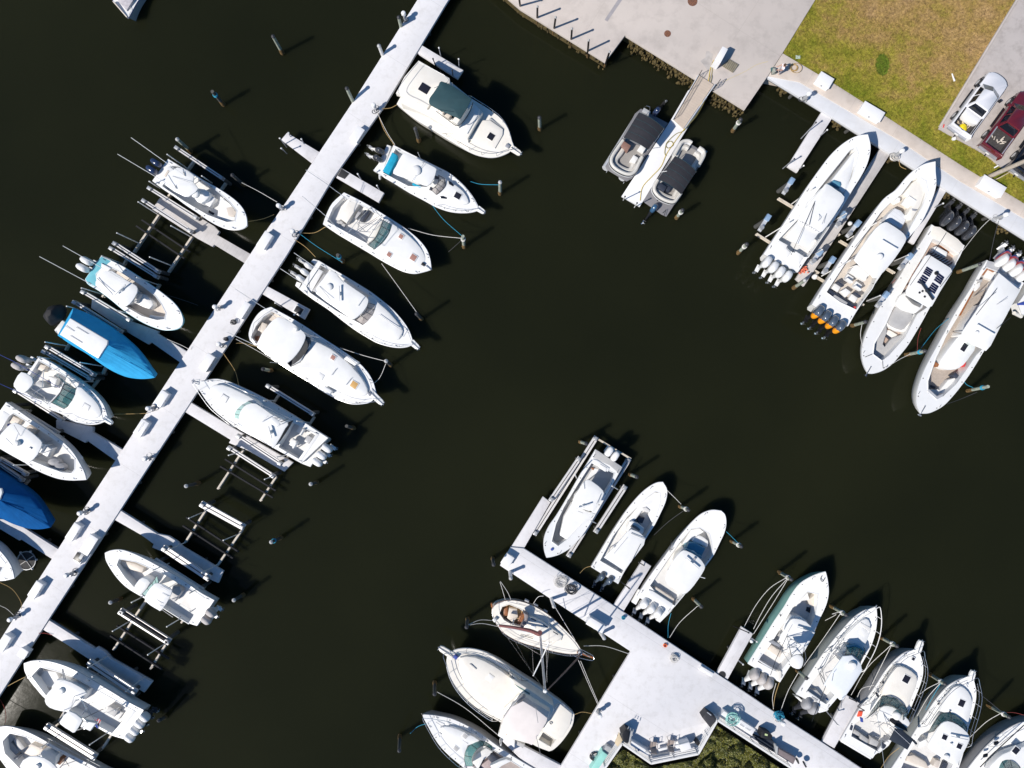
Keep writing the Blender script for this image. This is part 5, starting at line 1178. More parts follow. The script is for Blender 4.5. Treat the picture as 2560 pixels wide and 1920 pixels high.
# ---- B26 slate engines
b = Boat(v26, 'centre_console_boat', 'white centre console boat with two tilted slate grey engines over the pier edge', [(110,948),(200,800),(290,650),(380,510),(460,390),(540,290),(620,205),(700,142),(770,107)],
         [(382,1118),(440,1000),(520,880),(600,760),(680,630),(750,520),(810,400),(850,310),(870,230),(866,165)],(828,100),1.05,1.6,0, group=GS, bowblunt=True,
         holes=[[(200,885),(330,640),(470,450),(590,330),(680,245),(750,197),(795,210),(802,280),(770,400),(720,530),(640,660),(500,890),(415,1012)]], fz=.4)
b.slab('casting_deck', [(590,330),(680,250),(748,203),(790,215),(796,280),(760,420),(720,510),(690,440),(700,380),(660,350),(620,390),(560,470),(500,520),(480,470)],.4,1.1, white, .05)
b.slab('anchor_locker', [(625,360),(660,350),(700,385),(690,410),(615,385)],.5,1.2, nonskid, .04); b.cushion('front_seat', [(570,470),(590,448),(650,460),(625,515),(580,505)],.4,1.0, vinyld); b.console([(490,520),(520,490),(640,560),(600,640),(470,600)],1.5); b.glass([(520,525),(560,540),(600,570)],[(505,545),(550,560),(590,590)],1.5,2.3, dglass)
b.top([(470,600),(512,572),(590,602),(656,660),(640,730),(540,860),(440,988),(340,920),(238,855),(350,740)],2.6, smooth=1)
b.line('light_bar', [(510,612,2.72),(650,670,2.72)],.03, dalu); b.line('rod', [(470,660,2.75),(340,815,2.7)],.018, dalu); b.line('rod', [(605,720,2.7),(510,905,2.75)],.018, black); b.block('vent', 345,740,2.6,2.66,.25,.2, dalu)
b.slab('transom_ledge', [(200,890),(220,900),(412,1010),(400,1025)],.4,1.0, white, .03); b.eng([(222,1035),(300,1075)], eng_g, eng_g, 50,1.0,.55)
for q in ([(130,940,1.15),(170,990,.9),(240,1010,.9)],): b.line('stern_line', q, .02, ropek)

# ---- B27 triple white engines
b = Boat(v26, 'centre_console_boat', 'white centre console boat with three tilted white engines and a blue bow lounge', [(570,1240),(650,1115),(740,985),(850,840),(960,690),(1050,580),(1130,490),(1220,415),(1320,380)],
         [(870,1425),(940,1350),(1040,1225),(1150,1090),(1240,960),(1330,840),(1400,700),(1445,600),(1462,510),(1450,430)],(1412,388),1.1,1.7,0, group=GS,
         holes=[[(700,1135),(860,900),(1000,700),(1110,570),(1200,562),(1290,620),(1312,700),(1322,830),(1240,935),(1100,1150),(945,1335),(800,1255)]], fz=.45)
b.slab('swim_platform', [(580,1170),(640,1185),(560,1330),(515,1300)],.3,.75, white); b.slab('swim_platform', [(800,1400),(870,1420),(925,1380),(800,1508),(762,1485)],.3,.75, white); b.slab('transom_wall', [(690,1180),(730,1190),(930,1320),(900,1370),(660,1250)],.45,1.25, white, .06)
b.slab('casting_deck', [(1110,575),(1200,568),(1240,600),(1170,640),(1080,700),(1020,720)],.45,1.05, white, .05); b.cushion('front_lounge', [(1170,640),(1210,640),(1280,690),(1275,750),(1240,740),(1120,690)],.45,1.2, vinylw, smooth=2)
b.cushion('lounge_back', [(1095,705),(1150,708),(1255,765),(1215,845),(1160,810),(1060,765)],.45,1.5, bluepad); b.console([(1050,770),(1210,850),(1100,1000),(950,910)],1.7); b.slab('windscreen_panel', [(1052,775),(1070,770),(1220,850),(1210,870)],1.4,2.3, bluepad, .02)
b.top([(1010,795),(1065,788),(1180,850),(1246,930),(1240,985),(1180,1080),(1100,1182),(1030,1220),(930,1160),(868,1110),(862,1030),(930,890)],2.8); b.bar(1110,905,2.83,1.4,-.1); b.block('gps_puck', 1150,868,2.83,2.98,.2,.2, dalu)
b.cushion('aft_bench', [(762,1150),(945,1270),(928,1318),(715,1182)],.45,.95, vinylb); b.slab('blue_cooler', [(688,1130),(712,1140),(675,1210),(650,1195)],.5,1.0, bluem, .04)
b.eng([(650,1305),(718,1355),(785,1400)], eng_w, eng_w, 50,1.2,.6); b.line('rod_row', [(860,1100,2.6),(1050,1220,1.7)],.02, dalu); b.line('antenna', [(900,780,1.3),(912,680,3.2)],.02, black); b.line('antenna', [(900,800,1.3),(890,740,2.8)],.02, black); b.line('spreader', [(1190,1045,2.7),(1250,1062,2.7)],.03, white)

# ---- B28 seafoam hull
b = Boat(v28, 'tower_boat', 'seafoam green hulled tower boat with three covered taupe engines', [(160,1035),(230,925),(330,765),(430,605),(520,475),(600,342),(680,240),(770,180),(860,140)],
         [(480,1222),(560,1092),(650,962),(740,842),(820,722),(880,582),(940,452),(966,340),(962,240),(950,170)],(936,118),1.3,2.1,0, hull=seafoam, group=GS, flare=1.0, rub=white,
         holes=[[(620,450),(750,320),(860,340),(850,450),(830,560),(740,760),(600,960),(468,1130),(250,1012),(380,850),(500,650)]], fz=.6)
b.slab('bow_seat', [(620,450),(755,325),(780,400),(700,410),(650,470)],.6,1.2, vinylw, .06); b.slab('bow_seat', [(765,400),(830,345),(858,350),(830,470),(770,460)],.6,1.2, vinylb, .06); b.slab('deck_hatch', [(750,470),(826,480),(808,548),(740,510)],.6,.68, hglass, .02)
b.console([(600,560),(760,620),(700,780),(520,700)],1.8); b.slab('helm_dash', [(530,600),(590,560),(570,680),(490,700)],.6,1.3, nonskid, .06); b.slab('rocket_launcher', [(375,825),(410,805),(495,855),(470,870)],.6,1.6, dalu, .02); b.slab('aft_seat', [(370,870),(395,850),(500,920),(480,980),(370,905)],.6,1.1, vinylb, .08)
b.slab('forward_bench', [(420,780),(480,730),(500,760),(440,830)],.6,1.0, vinylg, .05)
b.top([(585,600),(640,588),(740,618),(825,708),(822,745),(760,850),(700,940),(590,900),(470,805),(530,690)],2.9); b.bar(720,690,2.93,1.5,.2)
b.top([(592,980),(650,946),(700,965),(716,1010),(695,1078),(645,1090),(582,1050)],5.6, None, 'tower_top', .1, False)
b.slab('tower_floor', [(560,880),(650,870),(700,940),(600,950)],4.0,4.1, white, .03)
for q in ([(600,985,5.5),(550,760,2.9),(560,700,.7)],[(700,980,5.5),(720,860,2.9),(740,780,.7)],[(590,1040,5.5),(500,910,2.9),(430,880,.7)],[(690,1075,5.5),(600,960,2.9),(590,930,.7)],[(550,760,2.9),(690,850,4.1),(600,950,4.1),(500,910,2.9)],[(500,910,2.9),(650,850,3.6)],[(560,830,3.3),(700,940,4.2)],[(550,860,3.6),(590,780,2.9)]): b.line('tower_frame', q, .03, steel)
b.line('outrigger', [(555,745,3.0),(440,990,4.2),(385,1150,5.2)],.022, black); b.line('outrigger', [(720,870,3.0),(740,980,4.4),(715,1060,5.4)],.022, dalu); b.line('antenna', [(600,650,3),(560,720,3)],.018, dalu)
b.slab('transom_wall', [(255,1000),(275,1000),(465,1120),(450,1150)],.6,1.3, white, .04); b.slab('transom_bench', [(250,1015),(300,1010),(455,1110),(440,1150)],.6,.8, greyfl, .03); b.slab('corner_box', [(200,1030),(245,990),(285,930),(305,945),(240,1050)],1.3,1.38, white, .03); b.slab('corner_box', [(460,1110),(500,1120),(480,1200),(440,1180)],1.2,1.5, cream, .06, smooth=2)
b.eng([(232,1135),(302,1180),(370,1225)], eng_t, eng_w, 50,1.25,.7); b.ring('anchor_chain', [(900,160),(885,190),(905,215),(930,180)],2.15,.03, black, False); b.line('fender_hook', [(478,545,1.6),(495,560,1.4),(480,570,1.2)],.03, black)

# ---- B29 blue-white hardtop with tower
b = Boat(v28, 'tower_boat', 'pale hulled boat with a large blue white hardtop and two covered grey engines', [(640,1340),(760,1160),(880,980),(1000,820),(1100,702),(1200,592),(1310,512),(1400,482)],
         [(945,1500),(1050,1380),(1160,1230),(1260,1100),(1330,980),(1390,860),(1430,740),(1447,640),(1450,550)],(1442,466),1.2,2.0,0, hull=palehull, group=GS, flare=1.0,
         holes=[[(735,1320),(900,1080),(1040,880),(1120,850),(1280,960),(1100,1260),(940,1440)]], fz=.5)
b.slab('foredeck_trunk', [(1110,800),(1200,690),(1300,600),(1370,600),(1390,700),(1340,840),(1290,900),(1180,840)],1.6,2.1, white, .12,.04, smooth=2); b.hatch(1310,722,2.13,.5,.5, vinylw)
b.slab('deck_hatch_pad', [(1290,625),(1390,680),(1375,725),(1280,650)],2.1,2.16, nonskid, .02)
b.slab('cabin_house', [(1090,930),(1200,860),(1300,940),(1250,1050),(1120,1040)],.5,2.3, white, .08); b.glass([(1150,865),(1240,845),(1330,892),(1300,990)],[(1130,950),(1210,945),(1270,1000),(1280,1030)],2.0,3.6, tglass)
b.slab('windscreen_shadow', [(1155,865),(1235,845),(1325,890),(1290,1000),(1200,950)],1.9,2.35, bluepad, .05)  # blue slab paints in the shadow area at the windscreen
b.top([(1112,962),(1200,955),(1290,1040),(1302,1110),(1200,1270),(1108,1402),(1080,1402),(995,1320),(920,1250),(990,1130),(1060,1032)],3.9, smooth=1, zf=.6, m=mat('pale_blue_white_gelcoat', (.74,.77,.80),.35,.02,2))
b.dome(1195,1050,3.95,.34, None, .3); b.line('antenna', [(1015,1130,4),(1000,1210,5)],.02, dalu)
for q in ([(1060,800,1.6),(1080,900,3.0),(1150,840,2.6)],[(860,1090,.8),(920,1080,3.4),(1050,900,3.4)],[(890,1040,.8),(930,1220,3.8)],[(870,1150,.8),(920,1090,3.4)],[(920,1250,3.8),(860,1100,1.3)],[(960,1030,.9),(1070,920,3.4)]): b.line('tower_frame', q, .028, dalu)
b.line('ladder', [(1100,900,1.2),(1160,950,3.6)],.04, dalu); b.line('ladder', [(1080,910,1.2),(1130,960,3.6)],.04, dalu)
b.line('outrigger', [(935,1265,4.0),(850,1480,5.4),(800,1610,6.4)],.022, black); b.line('outrigger', [(1100,1390,4.0),(1090,1480,5)],.022, dalu)
b.slab('transom_wall', [(735,1325),(760,1310),(885,1400),(870,1440),(740,1360)],.5,1.25, white, .05); b.slab('bait_lid', [(800,1365),(860,1400),(850,1420),(795,1385)],1.25,1.3, greyfl, .015); b.slab('grey_seat', [(760,1280),(810,1300),(850,1300),(890,1350),(905,1420),(850,1400),(740,1320)],.5,.9, vinylg, .05); b.slab('dark_locker', [(955,1400),(1000,1380),(1030,1400),(980,1470)],.7,1.1, navycan, .04)
b.eng([(752,1425),(815,1475)], eng_c, eng_b, 48,1.25,.6); b.rail(.42,.99,.75,.02,.035, m=pvc); b.line('anchor', [(1435,480,2.1),(1445,450,2.1)],.06, dalu)
b.slab('swim_platform', [(625,1360),(665,1370),(710,1410),(690,1420)],.4,.9, white, .03); b.slab('swim_platform', [(885,1470),(970,1490),(950,1510),(870,1530),(850,1510)],.4,.9, white, .03)

# ---- B30 express with navy bimini
b = Boat(v30, 'express_cruiser', 'white express cruiser with an open navy bimini behind its teal windscreen', [(88,1370),(200,1180),(320,1005),(430,850),(530,695),(620,592),(720,512),(820,478)],
         [(405,1562),(510,1420),(660,1310),(765,1110),(850,910),(900,770),(912,660),(898,570)],(866,478),1.25,2.1,0, hull=greyhull, group=GS, flare=1.0, rub=greyhull,
         holes=[[(225,1215),(430,1060),(520,1000),(720,1130),(640,1290),(560,1430),(470,1500),(190,1340)]], fz=.6, floor=[nonskid])
b.slab('foredeck_trunk', [(500,925),(560,770),(640,650),(740,660),(850,740),(850,840),(800,960),(755,1060),(640,970)],1.7,2.25, cream, .14,.05, smooth=2); b.hatch(742,770,2.29,.55,.62); b.hatch(812,568,2.1,.25,.25)
for u, v in ((572,738),(522,818),(457,930)): b.slab('porthole', [(u + 16 * math.cos(a) * .6 - 20 * math.sin(a) * .5 * -1, v + 22 * math.sin(a) - 8 * math.cos(a)) for a in (i * .785 for i in range(8))],1.85,2.0, dglass, .02)
b.slab('dashboard', [(470,1080),(500,1000),(640,990),(735,1080),(700,1180),(560,1060)],.6,1.9, nonskid, .06)
b.glass([(505,935),(620,955),(710,1015),(755,1095),(745,1155)],[(470,1050),(560,1020),(650,1060),(705,1120),(710,1180)],2.2,3.1, tglass); b.glass([(505,935),(430,1040),(360,1150)],[(470,1050),(420,1100),(350,1160)],2.0,2.9, tglass, 'side_glass')
b.top([(485,1062),(560,1040),(655,1075),(765,1180),(772,1235),(690,1290),(560,1200),(455,1190)],2.7, None, 'radar_arch', .1, True); b.dome(640,1130,2.75,.36, None, .3)
b.top([(632,1262),(700,1280),(816,1372),(755,1480),(690,1440),(574,1380)],3.3, darkcan, 'bimini_top', .05, True, .8,1,.08); b.line('bimini_seam', [(620,1275,3.42),(790,1430,3.38)],.02, alu)
b.slab('bimini_shadow', [(585,1165),(640,1160),(750,1260),(760,1300),(640,1240),(575,1190)],2.72,2.8, black, .03)  # black slab paints the bimini's shadow and the dark opening beneath it
for q in ([(430,1130,1.0),(520,1100,2.6),(650,1180,2.7)],[(380,1190,1.0),(560,1220,3.0),(640,1270,3.2)],[(500,1070,2.6),(560,1250,3.2)],[(420,1220,1.5),(560,1150,2.7),(580,1230,3.1)],[(330,1170,1.4),(450,1090,2.4)],[(560,1330,1.4),(580,1380,3.2)],[(430,1340,1.4),(570,1400,3.1)]): b.line('tower_frame', q, .028, dalu)
b.cushion('stern_seat', [(225,1275),(285,1310),(270,1345),(205,1310)],.6,1.1, vinylg); b.cushion('stern_seat', [(290,1320),(370,1375),(355,1440),(270,1370)],.6,1.1, vinylg); b.cushion('stern_seat', [(395,1355),(475,1400),(450,1450),(370,1420)],.6,1.2, vinylg); b.slab('seat_base', [(190,1330),(380,1440),(460,1490),(440,1510),(180,1355)],.6,.95, white, .04)
b.slab('swim_platform', [(100,1360),(400,1560),(385,1575),(90,1400)],.4,1.15, white, .04); b.slab('dark_step', [(190,1225),(232,1245),(210,1292),(175,1275)],1.2,1.3, vinyld, .02); b.slab('dark_step', [(505,1405),(545,1430),(525,1478),(490,1455)],1.2,1.3, vinyld, .02)
b.slab('orange_life_vest', [(275,1095),(312,1095),(300,1145),(258,1150)],1.3,1.5, mat('red_orange_vest', (.75,.09,.04),.7,.15,12, bump=.5, bscale=18),.05); b.slab('blue_towel', [(280,1155),(310,1160),(315,1205),(290,1200)],1.3,1.4, bluem, .03); b.rail(.35,.97,.7,.03,.02, mid=True); b.pulpit((855,500),(898,388),.6); b.line('davit', [(815,1385,3.0),(840,1415,2.9)],.1, darkcan, 8)
b.line('outrigger', [(440,1060,2.6),(480,1300,4.4),(525,1659,6.8)],.018, white)

# ---- B31 express with hardtop
b = Boat(v31, 'express_cruiser', 'white express cruiser with two dark hatches in its rounded hardtop', [(310,1700),(450,1490),(560,1310),(700,1090),(800,950),(900,842),(1000,782),(1085,750)],
         [(840,2000),(960,1780),(1050,1520),(1095,1290),(1140,1140),(1175,1000),(1182,900),(1168,820)],(1148,748),1.25,2.1,0, hull=palehull, group=GS, flare=1.0, rub=greyhull,
         holes=[[(480,1545),(620,1330),(720,1260),(850,1180),(1040,1240),(1010,1480),(900,1720),(760,1800),(420,1680)]], fz=.6)
b.slab('foredeck_trunk', [(830,1100),(880,970),(950,860),(1030,840),(1110,900),(1150,1000),(1130,1120),(1085,1240),(960,1130)],1.7,2.25, white, .15,.05, smooth=2); b.hatch(1035,1010,2.3,.5,.58)
for u, v in ((878,935),(810,1018)): b.slab('porthole', [(u - 12, v + 12),(u - 8, v - 6),(u + 10, v - 12),(u + 6, v + 6)],1.9,2.0, dglass, .02)
b.slab('dashboard', [(780,1230),(850,1150),(980,1160),(1060,1240),(1030,1300),(880,1230)],.6,2.0, nonskid, .06)
b.glass([(700,1310),(760,1210),(830,1120),(930,1108),(1030,1160),(1086,1250),(1080,1285)],[(760,1290),(800,1240),(860,1200),(930,1190),(1000,1225),(1060,1280),(1080,1300)],2.2,3.0, tglass)
b.top([(830,1222),(900,1192),(1000,1230),(1095,1310),(1115,1380),(1060,1500),(1000,1610),(950,1620),(840,1560),(730,1480),(700,1435),(770,1310)],3.1); b.hatch(865,1350,3.16,.42,.42); b.hatch(1012,1440,3.16,.42,.42); b.bar(990,1345,3.14,1.5,.2); b.dome(880,1545,3.16,.24); b.dome(925,1415,3.16,.1)
b.cushion('aft_seat', [(500,1540),(560,1530),(680,1600),(720,1680),(480,1590)],.6,1.1, vinylb); b.slab('cockpit_table', [(780,1580),(830,1590),(800,1660),(750,1640)],.6,1.1, beigefl, .04); b.slab('side_deck_panel', [(620,1400),(700,1360),(680,1440),(600,1460)],.6,1.3, white, .05); b.slab('dark_locker', [(860,1600),(960,1640),(940,1720),(830,1680)],.6,.9, vinyld, .04)
b.rail(.45,.97,.75,.02,.02, mid=True); b.pulpit((1130,780),(1158,688),.55); b.line('cleat_bar', [(1085,825,2.25),(1100,850,2.25)],.04, dalu); b.line('hardtop_leg', [(1030,1500,3),(1000,1640,1.2)],.04, steel); b.line('spotlight', [(915,1090,2.4),(925,1110,2.5)],.06, black)

# ---- B32 bow at lower right corner
b = Boat(v31, 'express_cruiser', 'white express cruiser cut off by the lower right corner', [(1000,1800),(1110,1650),(1250,1480),(1400,1340),(1550,1240),(1700,1185),(1850,1160)],[(1500,2150),(1750,1950),(1950,1600),(2050,1350)],(2040,1190),1.25,2.1,0, hull=greyhull, group=GS, flare=1.0, rub=greyhull, dots=False,
         holes=[[(1180,1900),(1330,1700),(1700,1800),(1500,2050)]], fz=.6)
b.slab('foredeck_trunk', [(1290,1720),(1400,1560),(1500,1500),(1650,1450),(1850,1380),(1900,1500),(1700,1750),(1500,1800)],1.7,2.2, white, .15,.05, smooth=2); b.hatch(1577,1483,2.26,.5,.55)
for u, v in ((1390,1415),(1282,1540)): b.slab('porthole', [(u - 22, v + 18),(u - 14, v - 8),(u + 20, v - 18),(u + 14, v + 8)],1.8,1.98, dglass, .02)
b.glass([(1400,1670),(1440,1590),(1520,1572),(1620,1640),(1680,1760)],[(1440,1730),(1480,1670),(1540,1660),(1600,1710),(1640,1790)],2.2,2.9, tglass); b.line('deck_stripe', [(1220,1650,1.95),(1400,1470,2.0),(1659,1230,2.2)],.04, black)
b.rail(.4,.95,.7,.05,.02)

# ---- B33 sailboat
b = Boat(v33, 'sailboat', 'cream sailboat with a bare mast and a maroon sail cover on its boom', [(735,92),(820,85),(930,102),(1050,150),(1170,220),(1280,312),(1380,410),(1460,500)],[(668,330),(720,392),(820,460),(940,512),(1080,552),(1250,595),(1380,616),(1465,616)],(1522,598),1.1,1.6,0, hull=cream, deck=cream, group=GS, cat='sailboat', stern=[(632,235),(622,170),(658,122)], dots=False, rub=wood,
         holes=[[(720,150),(790,125),(890,165),(975,225),(970,290),(930,350),(820,325),(740,280),(695,215)]], fz=.55, floor=[mat('brown_cockpit_sole', (.40,.27,.13),.6,.2,5)])
b.slab('cockpit_seat', [(790,160),(870,175),(880,250),(830,310),(770,260)],.55,.95, vinylb, .06); b.slab('cockpit_grating', [(900,230),(940,190),(950,260),(900,330),(865,320)],.55,.75, wood, .03); b.slab('cockpit_seat', [(740,170),(775,150),(780,240),(730,240)],.55,.95, wood, .05); b.line('tiller_pedestal', [(835,230,.6),(830,330,1.3)],.05, steel); b.line('wheel', [(800,320,1.2),(835,310,1.7),(850,335,1.2),(825,345,.9),(800,320,1.2)],.025, steel)
b.slab('cabin_trunk', [(960,260),(1010,250),(1120,300),(1240,380),(1325,440),(1310,490),(1180,505),(1060,470),(945,380),(930,350)],1.1,1.6, cream, .08,.04); b.slab('companion_hatch', [(1010,320),(1060,330),(1055,370),(1010,360)],1.6,1.7, white, .03); b.slab('dodger', [(930,200),(985,235),(970,300),(935,360),(905,350),(945,280),(940,230)],1.3,2.0, mat('grey_dodger', (.25,.22,.22),.7,.1,5),.08)
for q in ([(1010,270),(1060,290)],[(1130,330),(1180,360)],[(1230,400),(1280,430)]): b.slab('port_light', [(q[0][0], q[0][1] - 8),(q[1][0], q[1][1] - 8),(q[1][0], q[1][1] + 2),(q[0][0], q[0][1] + 2)],1.3,1.62, dglass, .01)
mast = part(b.t, 'mast', MB().tube([b.P(1100,420,1.5), b.P(1150,985,12.0)],.11,10,.085), alu)
part(mast, 'spreader', MB().tube([b.P(1190,500,7.0), b.P(1128,640,6.6), b.P(1030,840,7.0)],.05,6), white); part(mast, 'masthead', MB().lathe(b.P(1150,985,11.95),[(.12,0),(.16,.08),(.1,.2)],8), white)
bm = b.line('boom', [(1102,425,2.4),(690,335,2.3)],.08, alu, 8); part(bm, 'sail_cover', MB().tube(cr([b.P(1100,405,3.2), b.P(1085,420,2.7), b.P(1000,385,2.6), b.P(850,355,2.5), b.P(690,335,2.4)],3),.2,9,.11), maroon)
part(b.t, 'furled_jib', MB().tube([b.P(1500,618,1.8), b.P(1480,660,3.0), b.P(1330,820,7.5), b.P(1180,972,11.7)],.09,7,.05), mat('brown_furled_sail', (.19,.12,.10),.8,.1,6)); b.line('furler_drum', [(1500,605,1.75),(1498,615,2.0)],.18, dalu, 10)
for q in ([(690,340,1.3),(1140,972,11.9)],[(840,475,1.2),(1035,838,7.0),(1145,975,11.8)],[(860,485,1.2),(1120,640,6.6)],[(1190,225,1.25),(1190,500,7.0),(1150,975,11.8)],[(1020,545,1.2),(1035,838,7.0)],[(1160,560,1.2),(1170,900,10)]): b.line('rigging_wire', q, .014, steel, 4)
b.rail(.02,.98,.62,.05,.018, mid=True); b.ring('stern_rail', [(735,95),(640,140),(625,235),(670,330)],1.8,.02, steel, False); b.line('bowsprit', [(1470,600,1.65),(1632,655,1.75)],.09, wood, 8); b.ring('pulpit_rail', [(1480,560),(1600,620),(1635,650),(1620,685),(1500,660),(1430,635)],2.2,.022, steel, False)
b.line('danforth_anchor', [(1500,590,1.8),(1600,650,1.8)],.04, dalu)
for q in ((960,85),(1050,130),(1145,190)): b.line('fender', [(q[0] - 12, q[1] - 8,.9),(q[0] + 25, q[1] + 12,.9)],.13, greybx, 10)
b.line('stern_buoy', [(640,265,1.2),(660,290,1.3)],.2, white, 12); b.line('wooden_rail_box', [(615,110,1.5),(620,150,1.3)],.08, wood)
for v in ((900,430,1030,465),(1125,490,1215,500)): b.line('grab_rail', [(v[0], v[1],1.3),(v[2], v[3],1.4)],.025, black)

# ---- B34 cream motor yacht
b = Boat(v33, 'motor_yacht', 'cream motor yacht with a pinkish flybridge roof and long bow pulpit', [(1442,1225),(1340,1130),(1200,1030),(1060,930),(900,828),(760,730),(640,650),(520,592),(400,566),(300,568),(225,592)],[(1190,1592),(1060,1540),(900,1440),(720,1310),(560,1222),(420,1120),(320,1020),(240,910),(190,800),(168,700)],(180,628),1.35,2.2,0, hull=cream, deck=cream, group=GS, stern=[(1240,1570),(1330,1480),(1420,1340)], dots=False, rub=white,
         holes=[[(1130,1400),(1250,1482),(1205,1545),(1085,1475)]], fz=.5, floor=[greyfl])
b.slab('foredeck_trunk', [(300,655),(450,652),(640,740),(800,855),(930,1000),(800,1180),(700,1280),(560,1170),(430,1060),(330,900),(288,760)],1.9,2.3, cream, .16,.06, smooth=2); b.hatch(600,858,2.36,.5,.5, MATS['white_vinyl'], cream); b.slab('grey_vent', [(395,722),(410,720),(466,768),(460,778)],2.3,2.42, vinylg, .02)
b.slab('deckhouse', [(790,850),(850,880),(1235,1140),(1240,1190),(1020,1520),(960,1500),(720,1320),(740,1200),(900,1010)],1.4,2.9, cream, .1); b.slab('brow', [(790,800),(850,850),(960,1010),(780,1160),(720,1290),(700,1270),(745,1160),(920,1000)],2.2,2.7, cream, .06)
b.panel('side_window', [(815,835,2.75),(870,905,2.75),(1115,1085,2.55),(1080,1030,2.0),(880,895,2.0)], dglass); b.panel('side_window', [(840,918,2.9),(1000,1010,2.92),(995,1025,2.92),(870,945,2.92)], MATS['teal_glass']); b.line('grab_rail', [(935,1030,3.0),(1170,1180,3.0)],.03, dalu)
b.slab('flybridge', [(940,1040),(1200,1200),(1180,1260),(1020,1530),(860,1485),(690,1430),(720,1310),(830,1150)],2.8,3.7, cream, .1); b.slab('flybridge_screen', [(930,1040),(955,1050),(840,1130),(760,1270),(725,1340),(735,1260),(830,1120)],3.6,4.05, dalu, .03)
b.top([(930,1092),(1060,1170),(1175,1262),(1160,1310),(1020,1532),(870,1470),(712,1398),(728,1275),(810,1150)],5.2, mat('pinkish_canvas', (.76,.70,.67),.7,.03,2, bump=.15, bscale=6), 'flybridge_roof', .06, True, 3.5,1,.06)
b.line('antenna', [(1050,1150,5.3),(1060,1180,6.2),(1080,1310,8.5)],.02, white); b.line('antenna', [(1060,1440,5.2),(1110,1640,8.0)],.02, dalu); b.slab('bridge_wing', [(690,1400),(720,1395),(850,1480),(845,1560),(760,1490),(680,1440)],2.5,2.9, white, .06); b.slab('wing_step', [(850,1480),(950,1530),(930,1560),(845,1520)],2.0,2.6, vinylg, .04)
b.slab('aft_deck', [(1220,1170),(1290,1110),(1425,1220),(1400,1330),(1320,1460),(1250,1475),(1130,1390)],1.35,1.5, cream, .05); b.ring('deck_drain', [(1195,1305),(1210,1298),(1222,1310),(1208,1320)],1.53,.05, vinylg); b.slab('swim_ladder', [(1090,1478),(1180,1535),(1170,1550),(1080,1495)],.8,1.4, cream, .03)
b.line('aft_rail', [(1160,1265,1.6),(1260,1140,2.3),(1310,1110,2.3),(1415,1200,2.3),(1420,1290,2.3)],.025, steel); b.line('aft_rail', [(1180,1260,1.9),(1290,1130,2.3)],.02, dalu)
b.rail(.42,.97,.75,.06,.026, mid=True); b.ring('deck_line', [(285,650),(330,620),(480,625),(680,700),(800,770)],2.1,.018, dalu, False); b.ring('deck_line', [(278,660),(290,760),(350,880),(450,1000),(525,1070),(525,1150)],2.1,.018, dalu, False)
b.pulpit((240,650),(92,555),.62); b.block('windlass', 255,655,2.2,2.45,.35,.3, bluem)
b.line('fender', [(705,1470,1.4),(708,1525,.9)],.1, white, 8); b.line('rod_rack', [(840,1490,2.2),(930,1555,2.2)],.05, black); b.slab('stripe_flag', [(755,1405),(775,1405),(775,1425),(760,1425)],3.7,3.9, orangem, .02)

# ---- B35 slim express at the bottom
b = Boat(v35, 'express_cruiser', 'slim white express cruiser with a round teal windscreen at the bottom edge', [(1340,1780),(1200,1680),(1080,1610),(950,1530),(800,1430),(650,1320),(500,1232),(350,1166),(200,1136),(120,1127)],[(900,2080),(760,1950),(610,1790),(480,1660),(350,1552),(250,1452),(180,1352),(120,1242),(82,1172)],(64,1124),1.2,1.9,0, group=GS, rub=greyhull, hull=greyhull, flare=.98,
         holes=[[(560,1640),(640,1500),(740,1460),(900,1560),(1150,1720),(950,1950),(700,1760)]], fz=.5, floor=[mat('taupe_cockpit_carpet', (.36,.31,.29),.8,.08,5)])
b.slab('foredeck_trunk', [(240,1260),(350,1250),(500,1310),(640,1390),(520,1440),(480,1540),(400,1500),(300,1390)],1.6,1.95, white, .12,.05, smooth=2)
b.line('centre_seam', [(200,1200,1.9),(520,1415,2.0)],.02, dalu)
for u, v in ((490,1340),(400,1465),(315,1220),(235,1330)): b.hatch(u, v, 2.01 if u > 350 else 1.75,.35 if u > 350 else .22,.42 if u > 350 else .2, vinylg if u > 350 else vinylw)
b.slab('dashboard', [(560,1600),(600,1520),(700,1460),(770,1500),(680,1560),(620,1680)],.5,1.7, nonskid, .06); b.glass([(500,1640),(482,1560),(510,1460),(590,1395),(680,1392),(760,1440)],[(570,1640),(560,1570),(590,1500),(640,1450),(700,1440),(760,1480)],1.85,2.5, tglass)
b.cushion('pilot_seat', [(610,1560),(680,1500),(760,1480),(740,1530),(650,1600)],.5,1.2, vinylw); b.slab('dark_seat', [(690,1540),(760,1520),(860,1600),(780,1640)],.5,1.0, vinyld, .08); b.slab('tan_seat', [(640,1640),(740,1560),(830,1640),(720,1760)],.5,.95, mat('mauve_vinyl', (.40,.32,.31),.6,.05,4),.06)
b.slab('radar_arch', [(740,1640),(840,1590),(900,1570),(960,1590),(860,1640),(780,1700)],2.2,2.6, white, .08,.03); b.rail(.5,.98,.55,.05,.02); b.line('anchor', [(70,1130,2.0),(55,1112,1.95)],.06, black); b.line('antenna', [(980,1480,1.9),(960,1540,2.6)],.02, black)
